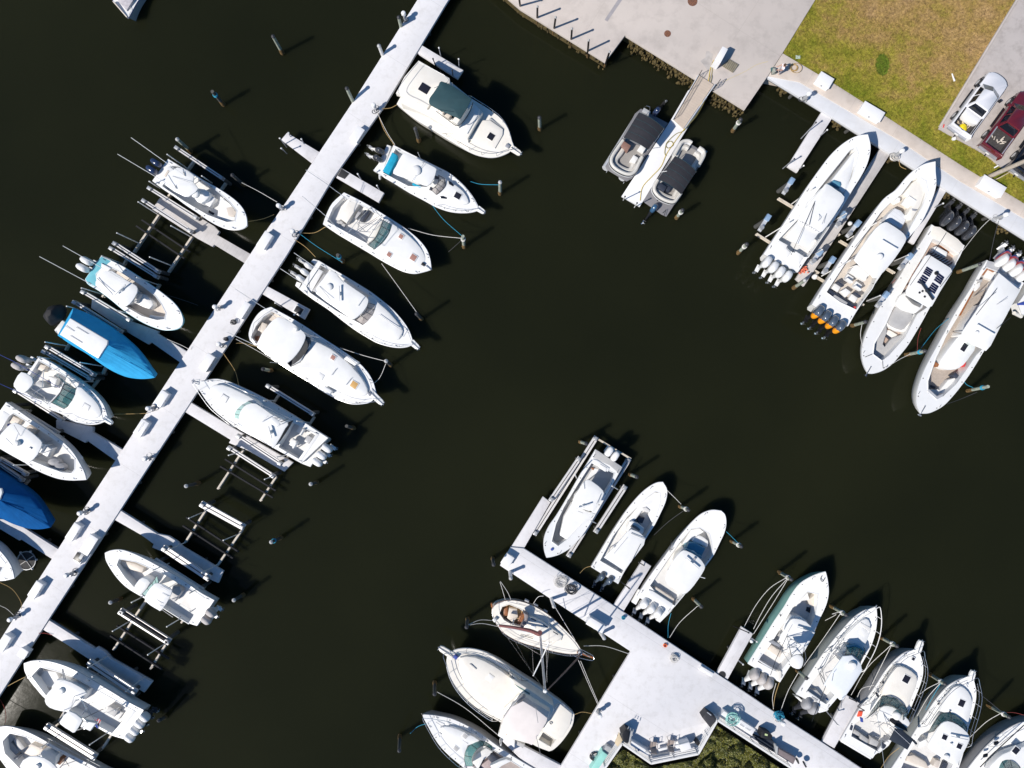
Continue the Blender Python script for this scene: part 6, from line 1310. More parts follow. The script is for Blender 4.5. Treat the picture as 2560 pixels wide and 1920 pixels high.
# ================================================================ LIFTS
def lift(label, V, rails=(), cross=(), posts=(), bunks=(), piles=(), zr=1.9, zc=.9, wr=.3):
    a = rails[0] if rails else cross[0]
    c = V((a[0] + a[2]) / 2,(a[1] + a[3]) / 2,0)
    t = thing('boat_lift', label, 'boat lift', c, 'boat lifts')
    for r in rails:
        p0, p1 = V(r[0], r[1], zr), V(r[2], r[3], zr); d = (p1 - p0).normalized(); l = Vector((-d.y, d.x, 0)) * wr * .27
        m = MB().beam(p0 + l, p1 + l, wr * .4,.22); m.beam(p0 - l, p1 - l, wr * .4,.22)
        o = part(t, 'top_beam', m, liftb)
        part(o, 'drive_shaft', MB().tube([p0 + Vector((0,0,.13)), p1 + Vector((0,0,.13))],.03,6), ropek)
        for e, s_ in ((p0,1),(p1,-1)):
            part(o, 'lift_motor', MB().box(e + d * s_ * .2, d, .36,.3, zr + .1, zr + .34,.05), hgalv)
            part(t, 'lift_pile', MB().cyl((e.x + d.x * s_ * .3, e.y + d.y * s_ * .3,-2),.16,2 + zr - .12,10), piled)
    for r in cross:
        p0, p1 = V(r[0], r[1], zc), V(r[2], r[3], zc)
        m = MB().beam(p0, p1,.16,.05); m.beam(p0 - Vector((0,0,.14)), p1 - Vector((0,0,.14)),.03,.24); m.beam(p0 - Vector((0,0,.28)), p1 - Vector((0,0,.28)),.16,.04)
        part(t, 'cross_beam', m, tanb)
    for q in posts:
        p1 = V(q[0], q[1],4.0); p0 = V(q[2], q[3], zc)
        o = part(t, 'guide_post', MB().tube([p0, p1],.045,8), pvc); part(o, 'post_cap', MB().lathe(p1,[(.06,-.02),(.06,.05),(.03,.08)],8), pvc)
    for q in bunks:
        p0, p1 = V(q[0], q[1], zc + .15), V(q[2], q[3], zc + .15); part(t, 'bunk', MB().beam(p0, p1,.12,.2), carpet)
    return t
lift('boat lift holding the navy engined boat', v10,[(680,315,1160,635),(408,718,905,1028)],[(855,450,560,860),(1185,650,900,1060)],[(595,385,800,530),(415,655,520,725),(940,600,1040,670)])
lift('empty boat lift between the navy engined boat and the aqua boat', v10,[(352,842,845,1162),(62,1268,520,1565)],[(508,985,255,1360),(838,1205,600,1560)],[(305,860,500,985),(92,1170,302,1268),(632,1098,825,1205),(420,1410,625,1492)],[(340,1040,820,1360),(285,1100,765,1425)])
lift('boat lift holding the aqua hulled boat', v11,[(786,238,1268,538),(505,672,1000,968)],[(945,350,700,730),(1270,600,1060,940)],[(700,320,920,405),(1050,535,1255,605),(498,640,715,705),(850,865,1040,915)])
lift('boat lift holding the light blue covered boat', v11,[(420,775,908,1080),(148,1220,640,1512)],[(560,870,330,1260),(870,1110,700,1500)],[(135,1180,375,1222),(485,1385,700,1420),(350,822,460,850)])
lift('boat lift holding the green windscreen boat', v13,[(435,188,930,478),(152,578,640,885)],[(600,320,330,700),(980,470,700,850)],[(380,250,560,275),(700,485,935,498)])
lift('boat lift holding the boat with two grey fenders', v13,[(100,712,590,1012),(0,1262,285,1425)],[(620,1040,340,1400),(290,780,40,1150)],[(140,1330,310,1328),(130,770,280,778)])
lift('boat lift under the royal blue covered boat', v13,[(-100,1250,245,1485)],[(280,1480,130,1659)],[(-60,1515,235,1495)])
lift('boat lift holding the triple white engined boat', v6,[(828,530,1305,828),(535,1028,985,1322)],[(950,620,650,1060),(1300,850,1000,1300)],[(800,685,910,685),(1130,890,1250,905),(930,1250,1020,1230)])
lift('empty boat lift below the triple white engined boat', v6,[(442,1148,912,1448),(1085,1520 + 165,1500,1500 + 430)][:1],[(590,1180,335,1570),(918,1450,760,1690)],[(448,1232,540,1205),(808,1472,915,1430)],[(412,1270,918,1585),(365,1342,890,1655)])
lift('empty boat lift above the grey covered twin engined boat', v7,[(1130,-5,1565,235),(752,432,1218,745)],[(1190,40,968,388),(1532,268,1285,625)],[(1010,142,1140,85),(1355,362,1485,308),(808,455,970,385),(1140,685,1290,605)],[(985,132,1505,475),(950,215,1450,540)], wr=.55)
lift('boat lift holding the grey covered twin engined boat', v7,[(668,558,1148,862),(330,1062,820,1375)],[(800,640,430,1180),(1180,800,930,1190)],[(648,662,812,592),(1015,892,1160,815),(438,982,550,925),(790,1225,965,1120)], wr=.4)
lift('empty boat lift between the two lower left boats with raised hardtops', v8,[(1200,85,1700,400),(890,592,1365,908)],[(1322,190,1130,480),(1652,430,1500,670)],[(1128,290,1315,182),(1480,525,1650,415),(882,652,1100,525),(1258,892,1450,745)],[(1170,235,1690,565),(1105,335,1620,670)], wr=.6)
lift('boat lift holding the tower boat with the striped flag', v8,[(812,715,1295,1028),(462,1235,965,1550)],[(900,640,560,1240),(1330,1000,1010,1480)],[(925,745,980,712),(1150,1082,1215,1035),(418,1450,550,1345),(580 * 1.55,1425,1100,1290),(850,1630,905,1580)], wr=.6)
lift('boat lift on the pier end under the two white engined boat', v25,[(340,1105,965,125),(680,1325,1290,345)],[(985,155,1310,350)],[], zr=.75, wr=.45)
lift('outer grey lift beam left of the pier end lift', v25,[(500,770,800,330)],[],[(750,505,765,540)], zr=1.2, wr=.4)
lift('outer grey lift beam right of the pier end lift', v25,[(950,1085,1255,615)],[],[(1120,620,1180,655),(905,965,960,992)], zr=1.2, wr=.45)
def winch(V, top, bot, label):
    a, c = V(*top, 2.4), V(*bot, 2.4); d = (c - a).normalized(); o = (a + c) / 2
    t = thing('lift_winch', label, 'lift winch', (o.x, o.y, 0), 'lift winches at the seawall berths')
    part(t, 'winch_post', MB().cyl((o.x - d.x * .3, o.y - d.y * .3,-2),.2,4.2,10), piled); part(t, 'gear_plate', MB().beam(a, c, .32,.12), alu)
    part(t, 'motor', MB().box(a + d * .3, d, .5,.4,2.4,2.75,.06), mat('blue_grey_motor', (.22,.33,.48),.5,.1,4) if 'blue_grey_motor' not in MATS else MATS['blue_grey_motor'])
    part(t, 'drum', MB().lathe(c - d * .3 + Vector((0,0,.05)),[(.2,0),(.2,.06),(.1,.08),(.1,.2),(.18,.22),(.18,.28)],12), hgalv)
winch(v20,(525,545),(430,700), 'lift winch alone left of the biggest white boat, upper of two'); winch(v20,(290,910),(190,1070), 'lift winch alone left of the biggest white boat, lower of two')
winch(v20,(1045,880),(955,1035), 'lift winch against the right side of the biggest white boat, upper of two'); winch(v20,(810,1260),(705,1400), 'lift winch against the right side of the biggest white boat, lower of two')
winch(v20,(1190,970),(1065,1130), 'lift winch left of the orange engined boat beside a white float'); winch(v20,(935,1330),(825,1500), 'lift winch left of the orange engined boat near its engines')
winch(v21,(1110,820),(985,975), 'lift winch between orange engined and black engined boats, upper of two'); winch(v21,(870,1200),(760,1350), 'lift winch between orange engined and black engined boats, lower of two')
lift('tan lift beams and white arms under the biggest white boat', v20,[],[(385,740,1000,1110),(165,1095,790,1490)],[(720,650,515,800),(490,985,255,1130),(1060,895,900,985),(820,1255,700,1330)], zc=.7)
lift('tan lift beams and white arms under the orange engined boat', v21,[],[(400,685,950,1010),(175,1050,640,1330)],[(760,510,470,680),(500,885,215,1040),(1080,830,940,890),(800,1235,665,1290)], zc=.7)

# ================================================================ PILINGS
def piling(V, top, low, label, h=3.0, zl=0.0, r=.15, m=None, cap=None, rope=None, group='mooring pilings', name='mooring_piling', grow=True):
    a, c = V(*low, zl), V(*top, h); d = (c - a) / (h - zl); base = a + d * (-1.5 - zl); at = lambda z: a + d * (z - zl)
    t = thing(name, label, 'piling', (at(0).x, at(0).y, 0), group)
    part(t, 'pile', MB().tube([base, at(h * .5), c], r, 12, r * .92), m or pilew)
    if grow:
        rr = [(at(z), k) for z, k in ((-.3,1.15),(.15,1.3),(.5,1.22),(.8,1.05))]
        part(t, 'tide_growth', MB().loft([[p + Vector((math.cos(x) * r * k * random.uniform(.9,1.12), math.sin(x) * r * k * random.uniform(.9,1.12),0)) for x in (i * .628 for i in range(10))] for p, k in rr], True, True), pilem)
    if cap: part(t, 'cap', MB().lathe(c - Vector((0,0,.05)),[(r * 1.12,0),(r * 1.12,.06),(r * .5,.16),(.01,.2)],12), cap)
    if rope:
        mb = MB()
        for k in range(4):
            p = at(h * .78 - k * .06); mb.tube([p + Vector((math.cos(x), math.sin(x),0)) * r * 1.15 for x in (i * .5236 for i in range(13))],.035,5)
        part(t, 'rope_wrap', mb, rope)
    return t
PL = [
 (c10,(110,235),(172,345), 'dark topped piling standing alone in open water above the upper west boats', dict(cap=capd)),
 (c00,(1375,592),(1450,680), 'leaning piling with blue rope alone in open water beyond the long dock', dict(h=2.6, m=piled, rope=ropeb)),
 (c10,(925,112),(938,168), 'dark capped piling outside the long dock near its top', dict(h=2.6, zl=1.25, cap=capd)),
 (c10,(797,297),(818,352), 'white piling outside the long dock with teal rope at its foot', dict(h=2.6, zl=1.25, m=pvc, cap=capw, grow=False)),
 (c10,(588,572),(626,652), 'dark capped green piling outside the long dock across from the motor yacht stern', dict(h=3.0, zl=1.25, cap=capd)),
 (v1,(312,1045),(350,1170), 'dark topped piling between the motor yacht and the teal covered boat', dict(cap=capd, m=piled)),
 (c20,(178,762),(180,838), 'mossy piling alone off the bow of the green topped motor yacht', dict(cap=capd)),
 (v2,(1520,662),(1520,778), 'piling tied to a blue rope off the bow of the teal covered boat', dict(cap=capw)),
 (v2,(1148,1202),(1160,1310), 'piling holding a blue and a white rope off the open cruiser', dict(rope=ropew)),
 (v4,(575,150),(632,215), 'piling wrapped in blue rope beside the triple white engines', dict(m=piled, rope=ropeb)),
 (v4,(1365,738),(1415,790), 'piling with a single white line off the tilted triple engine boat', dict(m=piled, cap=capd)),
 (v4,(1060,1210),(1108,1250), 'piling with a pale ring top off the sportfishing boat', dict(cap=capw, m=piled)),
 (v5,(270,930),(355,945), 'short mossy piling between the sportfishing boat and the empty lift beam', dict(h=2.3, cap=capd)),
 (v5,(1105,1500),(1180,1520), 'dim submerged looking piling off the triple white engine lift', dict(h=2.2, m=piled)),
 (v6,(20,1540),(150,1508), 'low white capped piling beside the upper empty lift', dict(h=2.6, m=piled, cap=capw)),
 (v6,(1266,1520),(1330,1502), 'low white capped piling in open water below the triple engine lift', dict(h=2.6, m=piled, cap=capw)),
 (v7,(222,986),(330,945), 'white capped piling beside the grey engined lift boat bow', dict(h=2.6, m=piled, cap=capw)),
 (v7,(1457,962),(1555,905), 'white capped piling off the grey covered engines', dict(h=2.6, m=piled, cap=capw)),
 (c12,(98,195),(165,165), 'white capped piling with a blue tie standing left of the middle open water', dict(h=2.8, m=piled, cap=capw, rope=ropeb)),
 (v8,(1585,1185),(1655,1150), 'dim piling off the four engines of the tower boat', dict(h=2.4, m=piled, cap=capd)),
 (v10,(692,232),(830,355), 'white capped piling beside the navy engined boat lift', dict(h=2.8, cap=capw)),
 (v10,(1242,590),(1360,690), 'green piling off the bow of the navy engined boat', dict(h=2.6, m=piled, cap=capd)),
 (c20,(1482,775),(1430,850), 'pale piling with a dark cap right of the gangway', dict(cap=capd, rope=ropew)),
 (c20,(1105,1362),(1065,1412), 'pale piling beside the right pontoon boat engine', dict(h=2.6, cap=capd, rope=ropew)),
 (c20,(1522,1582),(1465,1640), 'pale piling below the lower left winch of the biggest white boat', dict(h=2.6, cap=capd, rope=ropew)),
 (v22,(255,1098),(120,1135), 'mossy piling between the orange engines and the black engined boat bow', dict(cap=capd)),
 (v22,(850,1390),(660,1425), 'piling tied with blue and red rope between the two right hand boats', dict(cap=capd, rope=ropeb)),
 (v22,(1400,522),(1180,600), 'leaning orange green piling between black and striped engined boats', dict(h=3.2, cap=capd)),
 (v23,(1300,1305),(1095,1345), 'leaning mossy piling with blue tie off the striped engined boat', dict(h=3.0, rope=ropeb)),
 (v20,(650,1562),(535,1638), 'mossy piling at the tip of the long shaded finger pier', dict(h=2.8, cap=capw)),
 (c21,(482,1217),(442,1203), 'piling left of the pier end lift corner', dict(h=3.0, cap=capd)),
 (c21,(808,1432),(766,1415), 'piling right of the pier end lift beams', dict(h=3.0, cap=capd)),
 (v26,(1082,380),(1000,342), 'rope wrapped piling off the bow of the slate engined boat', dict(cap=capd, rope=ropew)),
 (v26,(1612,745),(1515,688), 'rope wrapped piling off the bow of the blue lounge boat', dict(cap=capd, rope=ropew)),
 (v26,(1212,1347),(1133,1265), 'orange footed piling right of the blue lounge boat', dict(cap=capd)),
 (v28,(592,195),(470,118), 'piling with three white ropes left of the seafoam boat', dict(h=3.2, cap=capd, rope=ropew)),
 (v28,(1142,552),(990,458), 'piling between the seafoam boat and the blue topped boat bow', dict(h=3.2, cap=capd, rope=ropew)),
 (v28,(1650,862),(1480,768), 'piling between the blue topped boat and the navy bimini cruiser', dict(h=3.2, cap=capd, rope=ropew)),
 (v28,(745,1182),(650,1100), 'green piling under the white tower top of the seafoam boat', dict(h=3.0, cap=capd)),
 (v30,(1132,822),(970,715), 'piling between the two right hand express cruisers', dict(h=3.2, cap=capd, rope=ropew)),
 (v31,(1512,1152),(1300,1030), 'leaning piling near the lower right corner cruiser', dict(h=3.4, cap=capd, rope=ropew)),
 (v33,(365,352),(377,265), 'dark piling with two ropes off the sailboat stern', dict(m=piled, cap=capd)),
 (v33,(45,1022),(47,900), 'dark piling with one rope off the cream yacht bow', dict(m=piled, cap=capd, h=3.2)),
 (c12,(928,1548),(932,1450), 'dark piling off the bow of the slim bottom cruiser', dict(m=piled, cap=capd, h=3.2)),
 (c12,(1540,342),(1534,300), 'dark piling with two ropes off the end of the south pier', dict(m=piled, cap=capd)),
 (v25,(108,1542),(100,1480), 'white piling at the corner end of the south pier', dict(h=2.6, zl=1.25, m=pvc, cap=capw, grow=False)),
 (c22,(272,612),(255,562), 'white piling on the sailboat side of the south pier', dict(h=2.6, zl=1.25, m=pvc, cap=capw, grow=False)),
 (c22,(597,818),(575,785), 'leaning white piling beside the shaded bench on the south pier', dict(h=2.4, zl=1.25, m=pvc, cap=capw, grow=False)),
]
for V, a, c, lb, kw in PL: piling(V, a, c, lb, **kw)
for i, (a, c) in enumerate((((45,-18),(58,70)),((165,42),(163,155)),((283,112),(268,222)),((389,185),(381,292)),((497,260),(489,370)),((632,335),(600,432)))):
    piling(c20, a, c, ['black pipe post with white top, at the picture edge of the bulkhead row', 'second black pipe post along the post lined bulkhead from the edge', 'third black pipe post along the post lined bulkhead from the edge', 'black pipe post along the bulkhead, third from the plaza notch', 'black pipe post along the bulkhead, second from the plaza notch', 'black pipe post with a white hose at the plaza notch corner'][i],4.0,0,.09, black, capw, None, 'black pipe posts along the bulkhead', 'bulkhead_post', True)
# thin bumper posts on the finger piers
def bpost(V, top, low, label, h=2.5, m=None, zl=ZF):
    a, c = V(*low, zl), V(*top, h)
    t = thing('bumper_post', label, 'post', a, 'thin posts on the finger piers')
    part(t, 'post', MB().tube([a - (c - a) * .5, c],.045,8), m or dalu); part(t, 'post_cap', MB().lathe(c, [(.04,-.05),(.075,0),(.075,.06),(.02,.12)],10), pvc if m is None else capd)
for V, a, c, lb, m_ in ((v1,(550,240),(566,312), 'white topped thin post on the finger pier by the motor yacht, inner one', None),(v1,(747,352),(750,412), 'white topped thin post on the finger pier by the motor yacht, outer one', None),(v1,(490,350),(516,415), 'black thin post between motor yacht and its finger pier, inner one', black),(v1,(682,465),(689,512), 'black thin post between motor yacht and its finger pier, outer one', black),
    (c10,(155,897),(185,935), 'white topped post at the tip of the lone far finger pier', None),(c10,(212,862),(222,885), 'white topped post at the upper tip corner of the lone far finger pier', None),(c10,(295,902),(310,932), 'white topped post midway on the lone far finger pier', None),(c10,(165,962),(190,985), 'low white topped post beside the lone far finger pier', None),
    (c10,(660,1128),(682,1165), 'white topped post midway on the black mat finger pier', None),(c10,(785,1203),(800,1232), 'white topped post near the tip of the black mat finger pier', None),(v5,(395,270),(440,300), 'white topped post on the finger pier with the black box', None),(v5,(582,388),(610,370), 'white topped post beside the black box', None),
    (v20,(870,60),(800,120), 'white topped post on the right of the leftmost seawall finger pier, inner', None),(v20,(635,418),(590,450), 'white topped post on the right of the leftmost seawall finger pier, outer', None),(c30,(310,795),(245,865), 'grey post leaning on the leftmost seawall finger pier, inner', dalu),(c30,(170,1030),(120,1072), 'grey post at the tip of the leftmost seawall finger pier', dalu),
    (v21,(1428,315),(1345,355), 'white topped post by the narrow finger pier near the black engines', None),(v18,(330,1085),(318,1110), 'metal post at the left tip of the floating dock', pvc),(v18,(450,1150),(432,1180), 'metal post at the right tip of the floating dock', pvc),(v28,(248,815),(195,780), 'white topped post beside the seafoam boat finger pier, outer', None),(v28,(110,1042),(65,1005), 'white topped post beside the seafoam boat finger pier, inner', None),(v33,(708,1525),(705,1465), 'white topped post beside the cream yacht wing', None),
    (v26,(590,905),(640,935), 'black post at the tip of the slate engined boat finger pier', black),(v26,(490,1160),(420,1105), 'black post beside the wooden ladder of the slate engined boat pier', black),(v28,(165,725),(60,680), 'black post at the tip of the seafoam boat finger pier', black),(v28,(1240,1412),(1170,1380), 'black post on the finger pier by the blue topped boat tip', black),(v28,(1315,1500),(1255,1462), 'black post between the finger pier and the navy bimini cruiser', black),(v28,(1060,1650),(960,1530), 'tan post beside the blue topped boat stern', None)):
    bpost(V, a, c, lb, m=m_)

# ================================================================ ROPES
def rope(label, V, pts, z0, z1, m, sag=.35, r=.022, name='mooring_line', cat='mooring line'):
    P = cr([V(u, v, 0) for u, v in pts],5); n = len(P) - 1; Q = []
    for i, p in enumerate(P):
        f = i / n; z = z0 + (z1 - z0) * f - sag * 4 * f * (1 - f); q = p * ((H - z) / H); q.z = z; Q.append(q)
    return solo(name, MB().tube(Q, r, 5), m, label, cat, 'mooring lines')
for lb, V, pts, z0, z1, m_, sg in (
 ('two tone tan stern line from the long dock to the motor yacht', c10,[(815,705),(870,700),(912,680)],1.4,1.3, ropey, .1),('slack white and tan bow line from dock cleat to the teal covered boat', c10,[(790,735),(830,840),(895,940)],1.3,1.1, ropey, .3),('second thin line from the dock cleat to the teal covered boat', c10,[(788,735),(845,850),(900,938)],1.3,1.1, ropew, .3),
 ('bright blue line from the teal covered boat bow to a piling', v2,[(1225,655),(1330,682),(1508,688)],1.3,2.4, ropeb, .5),('blue line from the teal covered boat to the two rope piling', v2,[(825,868),(950,1030),(1135,1195)],1.0,2.3, ropeb, .4),('white line from the open cruiser to the two rope piling', v2,[(600,1122),(850,1190),(1135,1222)],1.2,2.2, ropew, .4),('thin dark line dropping from the two rope piling', v2,[(1135,1240),(1070,1300),(1005,1358)],2.0,.05, ropek, .1),
 ('tan stern line of the open cruiser looping from the dock', c10,[(295,1510),(380,1508),(450,1470)],1.3,1.2, ropey, .3),('blue line from the dock to the blue wrapped piling', c10,[(290,1520),(400,1600),(560,1700)],1.3,2.2, ropeb, .4),('tan line from the dock to the triple white engine boat', c10,[(248,1550),(320,1600),(385,1665)],1.3,1.1, ropey, .3),('pale line from the open cruiser side to the next piling', v4,[(1015,235),(1200,490),(1368,725)],1.2,2.4, ropew, .3),
 ('white line from the sportfishing boat to the pale ring piling', v4,[(600,1078),(820,1150),(1055,1212)],1.6,2.6, ropew, .4),('white line hanging from the pale ring piling to the sportfishing boat bow', v4,[(1058,1235),(1000,1370),(930,1440)],2.4,1.9, ropew, .6),('white line from the dock to the sportfishing boat stern', v5,[(0,630),(200,740),(420,870)],1.4,1.4, ropew, .1),('orange line from the dock to the sportfishing boat stern', v5,[(0,672),(70,672),(215,705)],1.4,1.4, ropey, .2),
 ('pair of slack tan lines from the dock to the mint windscreen boat', v6,[(395,215),(510,390),(548,540)],1.3,2.2, ropey, .3),('yellow bow line of the green windscreen boat', v13,[(1068,822),(1300,818),(1482,812)],2.3,1.4, ropey, .1),('yellow bow line of the navy engined boat', v10,[(1395,1056),(1540,1030),(1659,985)],2.4,1.4, ropey, .3),('thin white line from a piling to the dock above the navy engined boat', v10,[(1335,665),(1500,750),(1690,860)],1.8,1.4, ropew, .2),
 ('dark line from the aqua boat bow to the dock', v11,[(1310,700),(1480,750),(1659,812)],2.5,1.4, ropek, .2),('slack white line beside the shaded aqua finger pier', v11,[(1350,1150),(1500,1215),(1580,1255),(1590,1230)],1.2,1.4, ropew, .1),('tan loop from dock pedestal to the white bow at the left edge', v16,[(-20,1215),(120,1290),(205,1410),(215,1490)],1.2,1.4, ropey, .4),('white line from the left edge to the dock pedestal', v16,[(0,1455),(70,1490),(135,1550)],1.2,1.6, ropew, .2),
 ('yellow bow line of the striped flag tower boat', v8,[(78,840),(160,795),(250,750)],1.3,2.0, ropey, .05),('red line curling in the water by the lower left boat', v8,[(0,970),(45,1060),(60,1150),(40,1260)],.3,1.5, roper, .2),('red orange line lying along the dock edge and pier root', v8,[(385,312),(450,312),(520,330)],1.3,1.2, roper, .05),
 ('tan line from the seawall to the biggest white boat pier', v20,[(1590,355),(1600,420),(1659,452)],1.4,1.4, ropey, .3),('white line from the walkway pedestal to the black engined boat', v22,[(1510,60),(1390,180),(1215,400)],1.5,1.4, ropew, .2),('long dark line from the seawall to the striped engine boat', v22,[(1585,90),(1540,260),(1495,480)],1.5,1.4, ropek, .2),('white line from mossy piling down to the black engined boat bow', v22,[(220,1120),(205,1230),(228,1360)],2.4,1.9, ropew, .4),
 ('red line from the black engined boat to the blue and red piling', v22,[(810,1160),(780,1260),(772,1385)],1.2,2.4, roper, .3),('pale line from the blue and red piling to the black engined boat bow', v22,[(700,1420),(600,1470),(500,1530)],1.8,1.9, ropew, .1),('teal line from the striped engined boat to its mossy piling', v23,[(1040,1210),(1080,1280),(1150,1315)],1.4,1.6, ropeb, .2),('dark line from the mossy piling to the striped engined boat bow', v23,[(1190,1360),(1050,1420),(890,1480)],1.5,2.0, ropek, .3),('thin blue line crossing between the two right hand boats', v22,[(1085,1065),(950,1180),(810,1360)],1.0,1.6, ropeb, .2),('short red line off the side of the black engined boat', v21,[(960,1070),(925,1105),(900,1130)],1.3,.3, roper, .05),
 ('tan stern line of the slate engined boat', v26,[(0,1010),(50,960),(112,940)],1.35,1.2, ropey, .1),('line from the slate engined boat bow to its piling', v26,[(868,180),(940,250),(1010,320)],1.6,2.4, ropew, .2),('dark line from the same piling back to the slate engined boat', v26,[(1030,390),(880,500),(740,630)],2.3,1.2, ropek, .3),('teal line from the blue lounge boat bow to its piling', v26,[(1462,595),(1520,650),(1580,710)],1.5,2.3, ropeb, .2),('pale line from the dock to the orange footed piling', v26,[(895,1655),(1000,1500),(1175,1340)],1.35,2.4, ropew, .4),('blue line from the dock to the blue lounge boat', v26,[(880,1655),(882,1530),(910,1410)],1.35,1.1, ropeb, .3),
 ('outermost of three white ropes left of the seafoam boat', v28,[(545,175),(380,280),(240,450),(120,670)],2.6,1.3, ropew, .2),('middle of three white ropes left of the seafoam boat', v28,[(548,190),(400,360),(290,540),(215,690)],2.6,1.2, ropew, .2),('innermost of three white ropes left of the seafoam boat', v28,[(552,200),(430,400),(310,590),(215,740)],2.5,1.2, ropew, .1),('white rope from the piling to the seafoam boat stern', v28,[(1080,540),(930,760),(715,1060)],2.6,1.5, ropew, .2),('loose rope end hanging off the piling by the blue topped boat', v28,[(1075,520),(1000,540),(1040,545),(930,605)],2.6,.6, ropew, .2),
 ('pair of stern ropes from seafoam boat to the teal rope coil', v28,[(440,1230),(405,1370),(415,1490)],1.2,1.4, ropew, .2),('second stern rope from seafoam boat to the teal rope coil', v28,[(475,1215),(430,1360),(412,1495)],1.2,1.4, ropey, .2),('white rope from the green piling to the pier', v28,[(660,1130),(560,1310),(485,1510)],2.2,1.4, ropew, .3),('white rope from the far piling along the blue topped boat, left of a pair', v28,[(1590,850),(1350,1080),(1190,1350)],2.6,1.4, ropew, .4),('white rope from the far piling to the finger pier, right of a pair', v28,[(1595,850),(1480,1080),(1370,1300)],2.6,1.3, ropew, .2),('looping rope on the navy bimini cruiser side', v28,[(1420,1252),(1300,1285),(1252,1370)],1.6,1.2, ropew, .1),
 ('pale rope from the piling between the express cruisers, upper one', v30,[(1075,805),(960,860),(880,920)],2.6,1.6, ropew, .2),('blue rope from the piling between the express cruisers', v30,[(1085,815),(1000,960),(935,1080)],2.6,1.5, ropeb, .3),('white rope from the piling between the express cruisers, lower one', v30,[(1078,815),(960,950),(850,1140)],2.6,1.5, ropew, .3),('orange dock line behind the navy bimini cruiser', v30,[(675,1455),(570,1540),(490,1659)],1.4,1.4, ropey, .2),('white rope from the leaning corner piling to the hardtop cruiser', v31,[(1430,1110),(1280,1200),(1120,1350)],2.5,1.4, ropew, .3),('thin line from the corner piling to the hardtop cruiser bow', v31,[(1440,1100),(1330,1010),(1230,930)],2.6,2.4, ropek, .1),('red rope leaving the corner piling to the picture edge', v31,[(1460,1105),(1560,1105),(1659,1130)],2.6,1.8, roper, .1),
 ('upper stern rope of the sailboat to the dark piling', v33,[(385,325),(500,280),(622,285)],2.4,1.3, ropew, -.1),('lower stern rope of the sailboat to the dark piling', v33,[(385,330),(520,315),(680,345)],2.4,1.3, ropew, -.1),('line from the pier end piling to the sailboat, left of a pair', v33,[(700,-100),(730,0),(752,75)],2.6,1.3, ropew, .1),('line from the pier end piling to the sailboat, right of a pair', v33,[(705,-105),(775,0),(808,75)],2.6,1.3, ropew, .1),('white line from the white piling to the sailboat bow', v33,[(1250,150),(1340,300),(1450,480)],2.2,1.8, ropew, .2),('curved white line from the sailboat bow to the platform corner', c22,[(465,868),(600,870),(755,918)],1.8,1.35, ropew, -.1),('pair of white lines from the sailboat bow to the platform pedestal', c22,[(430,960),(490,1100),(555,1245)],1.8,1.5, ropew, .1),('second white line from the sailboat bow to the platform pedestal', c22,[(445,965),(505,1110),(560,1240)],1.8,1.5, ropew, .1),
 ('tan stern line of the cream motor yacht', v33,[(1445,1225),(1520,1200),(1620,1215)],1.6,1.4, ropey, -.05),('long white line from the dark piling to the cream yacht wing', v33,[(70,998),(350,1160),(680,1430)],2.4,2.5, ropew, .3),('blue bow line of the slim bottom cruiser', c12,[(1000,1435),(1050,1390),(1112,1370)],.4,1.8, ropeb, -.05),('curved white line from the sailboat side to the white piling', v33,[(1030,120),(1080,50),(1135,40)],1.3,2.0, ropew, -.1)):
    rope(lb, V, pts, z0, z1, m_, sg)
# ================================================================ DOCK FURNITURE
def dbox(V, u, v, zg, L, Wd, h, label, d=AX, m=None, text=None, name='dock_box', lid=True, group='dock boxes'):
    c = V(u, v, zg + h); dv = Vector((d[0], d[1],0)).normalized(); m = m or boxw
    t = thing(name, label, 'dock box', (c.x, c.y, zg), group)
    part(t, 'box_body', MB().box(c, dv, L * .96, Wd * .9, zg, zg + h - .1,.03), m)
    if lid: part(t, 'lid', MB().box(c, dv, L, Wd, zg + h - .1, zg + h, .04,.03), m); part(t, 'latch', MB().box(c + Vector((dv.y, -dv.x, 0)) * Wd / 2, dv, .12,.05, zg + h - .22, zg + h - .05,.01), dalu)
    if text:
        cu = bpy.data.curves.new('box_lettering', 'FONT'); cu.body = text[0]; cu.size = text[1]; cu.align_x = 'CENTER'; cu.align_y = 'CENTER'; cu.extrude = .002; cu.materials.append(dalu)
        fo = bpy.data.objects.new('box_lettering', cu); COL.objects.link(fo); bpy.context.view_layer.update(); lm = bpy.data.meshes.new_from_object(fo.evaluated_get(bpy.context.evaluated_depsgraph_get())); bpy.data.objects.remove(fo)
        o = bpy.data.objects.new('box_lettering', lm); COL.objects.link(o); o.parent = t; o.location = (0,0, h + .045); o.rotation_euler = (0,0, text[2])
    return t
aA = math.atan2(AX[1], AX[0])
for V, u, v, L, w, lb in ((c10,655,868,1.3,.75, 'white dock box on the inner edge of the long dock below the motor yacht'),(c10,55,1556,1.45,.8, 'white dock box on the outer edge of the long dock across from the open cruiser'),(c01,1575,350,1.5,.6, 'white dock box on the inner edge of the long dock by the sportfishing boat stern'),(c01,1340,690,1.5,.75, 'white dock box on the inner edge above the mint windscreen boat bow'),(c01,1042,925,1.4,.75, 'unlettered white dock box across from the mint windscreen boat bow'),
    (v16,728,720,1.55,.7, 'white dock box beside the royal blue covered boat bow'),(v16,885,850,1.75,.85, 'longest white dock box on the long dock, beside the black open hatch'),(v16,350,1300,1.5,.7, 'white dock box beside the bow at the left edge'),(v8,35,410,1.45,.7, 'white dock box nearest the lower left corner'),(v8,225,515,.8,.75, 'short white dock box across from the striped flag tower boat')):
    dbox(V, u, v, ZD, L, w, .62, lb)
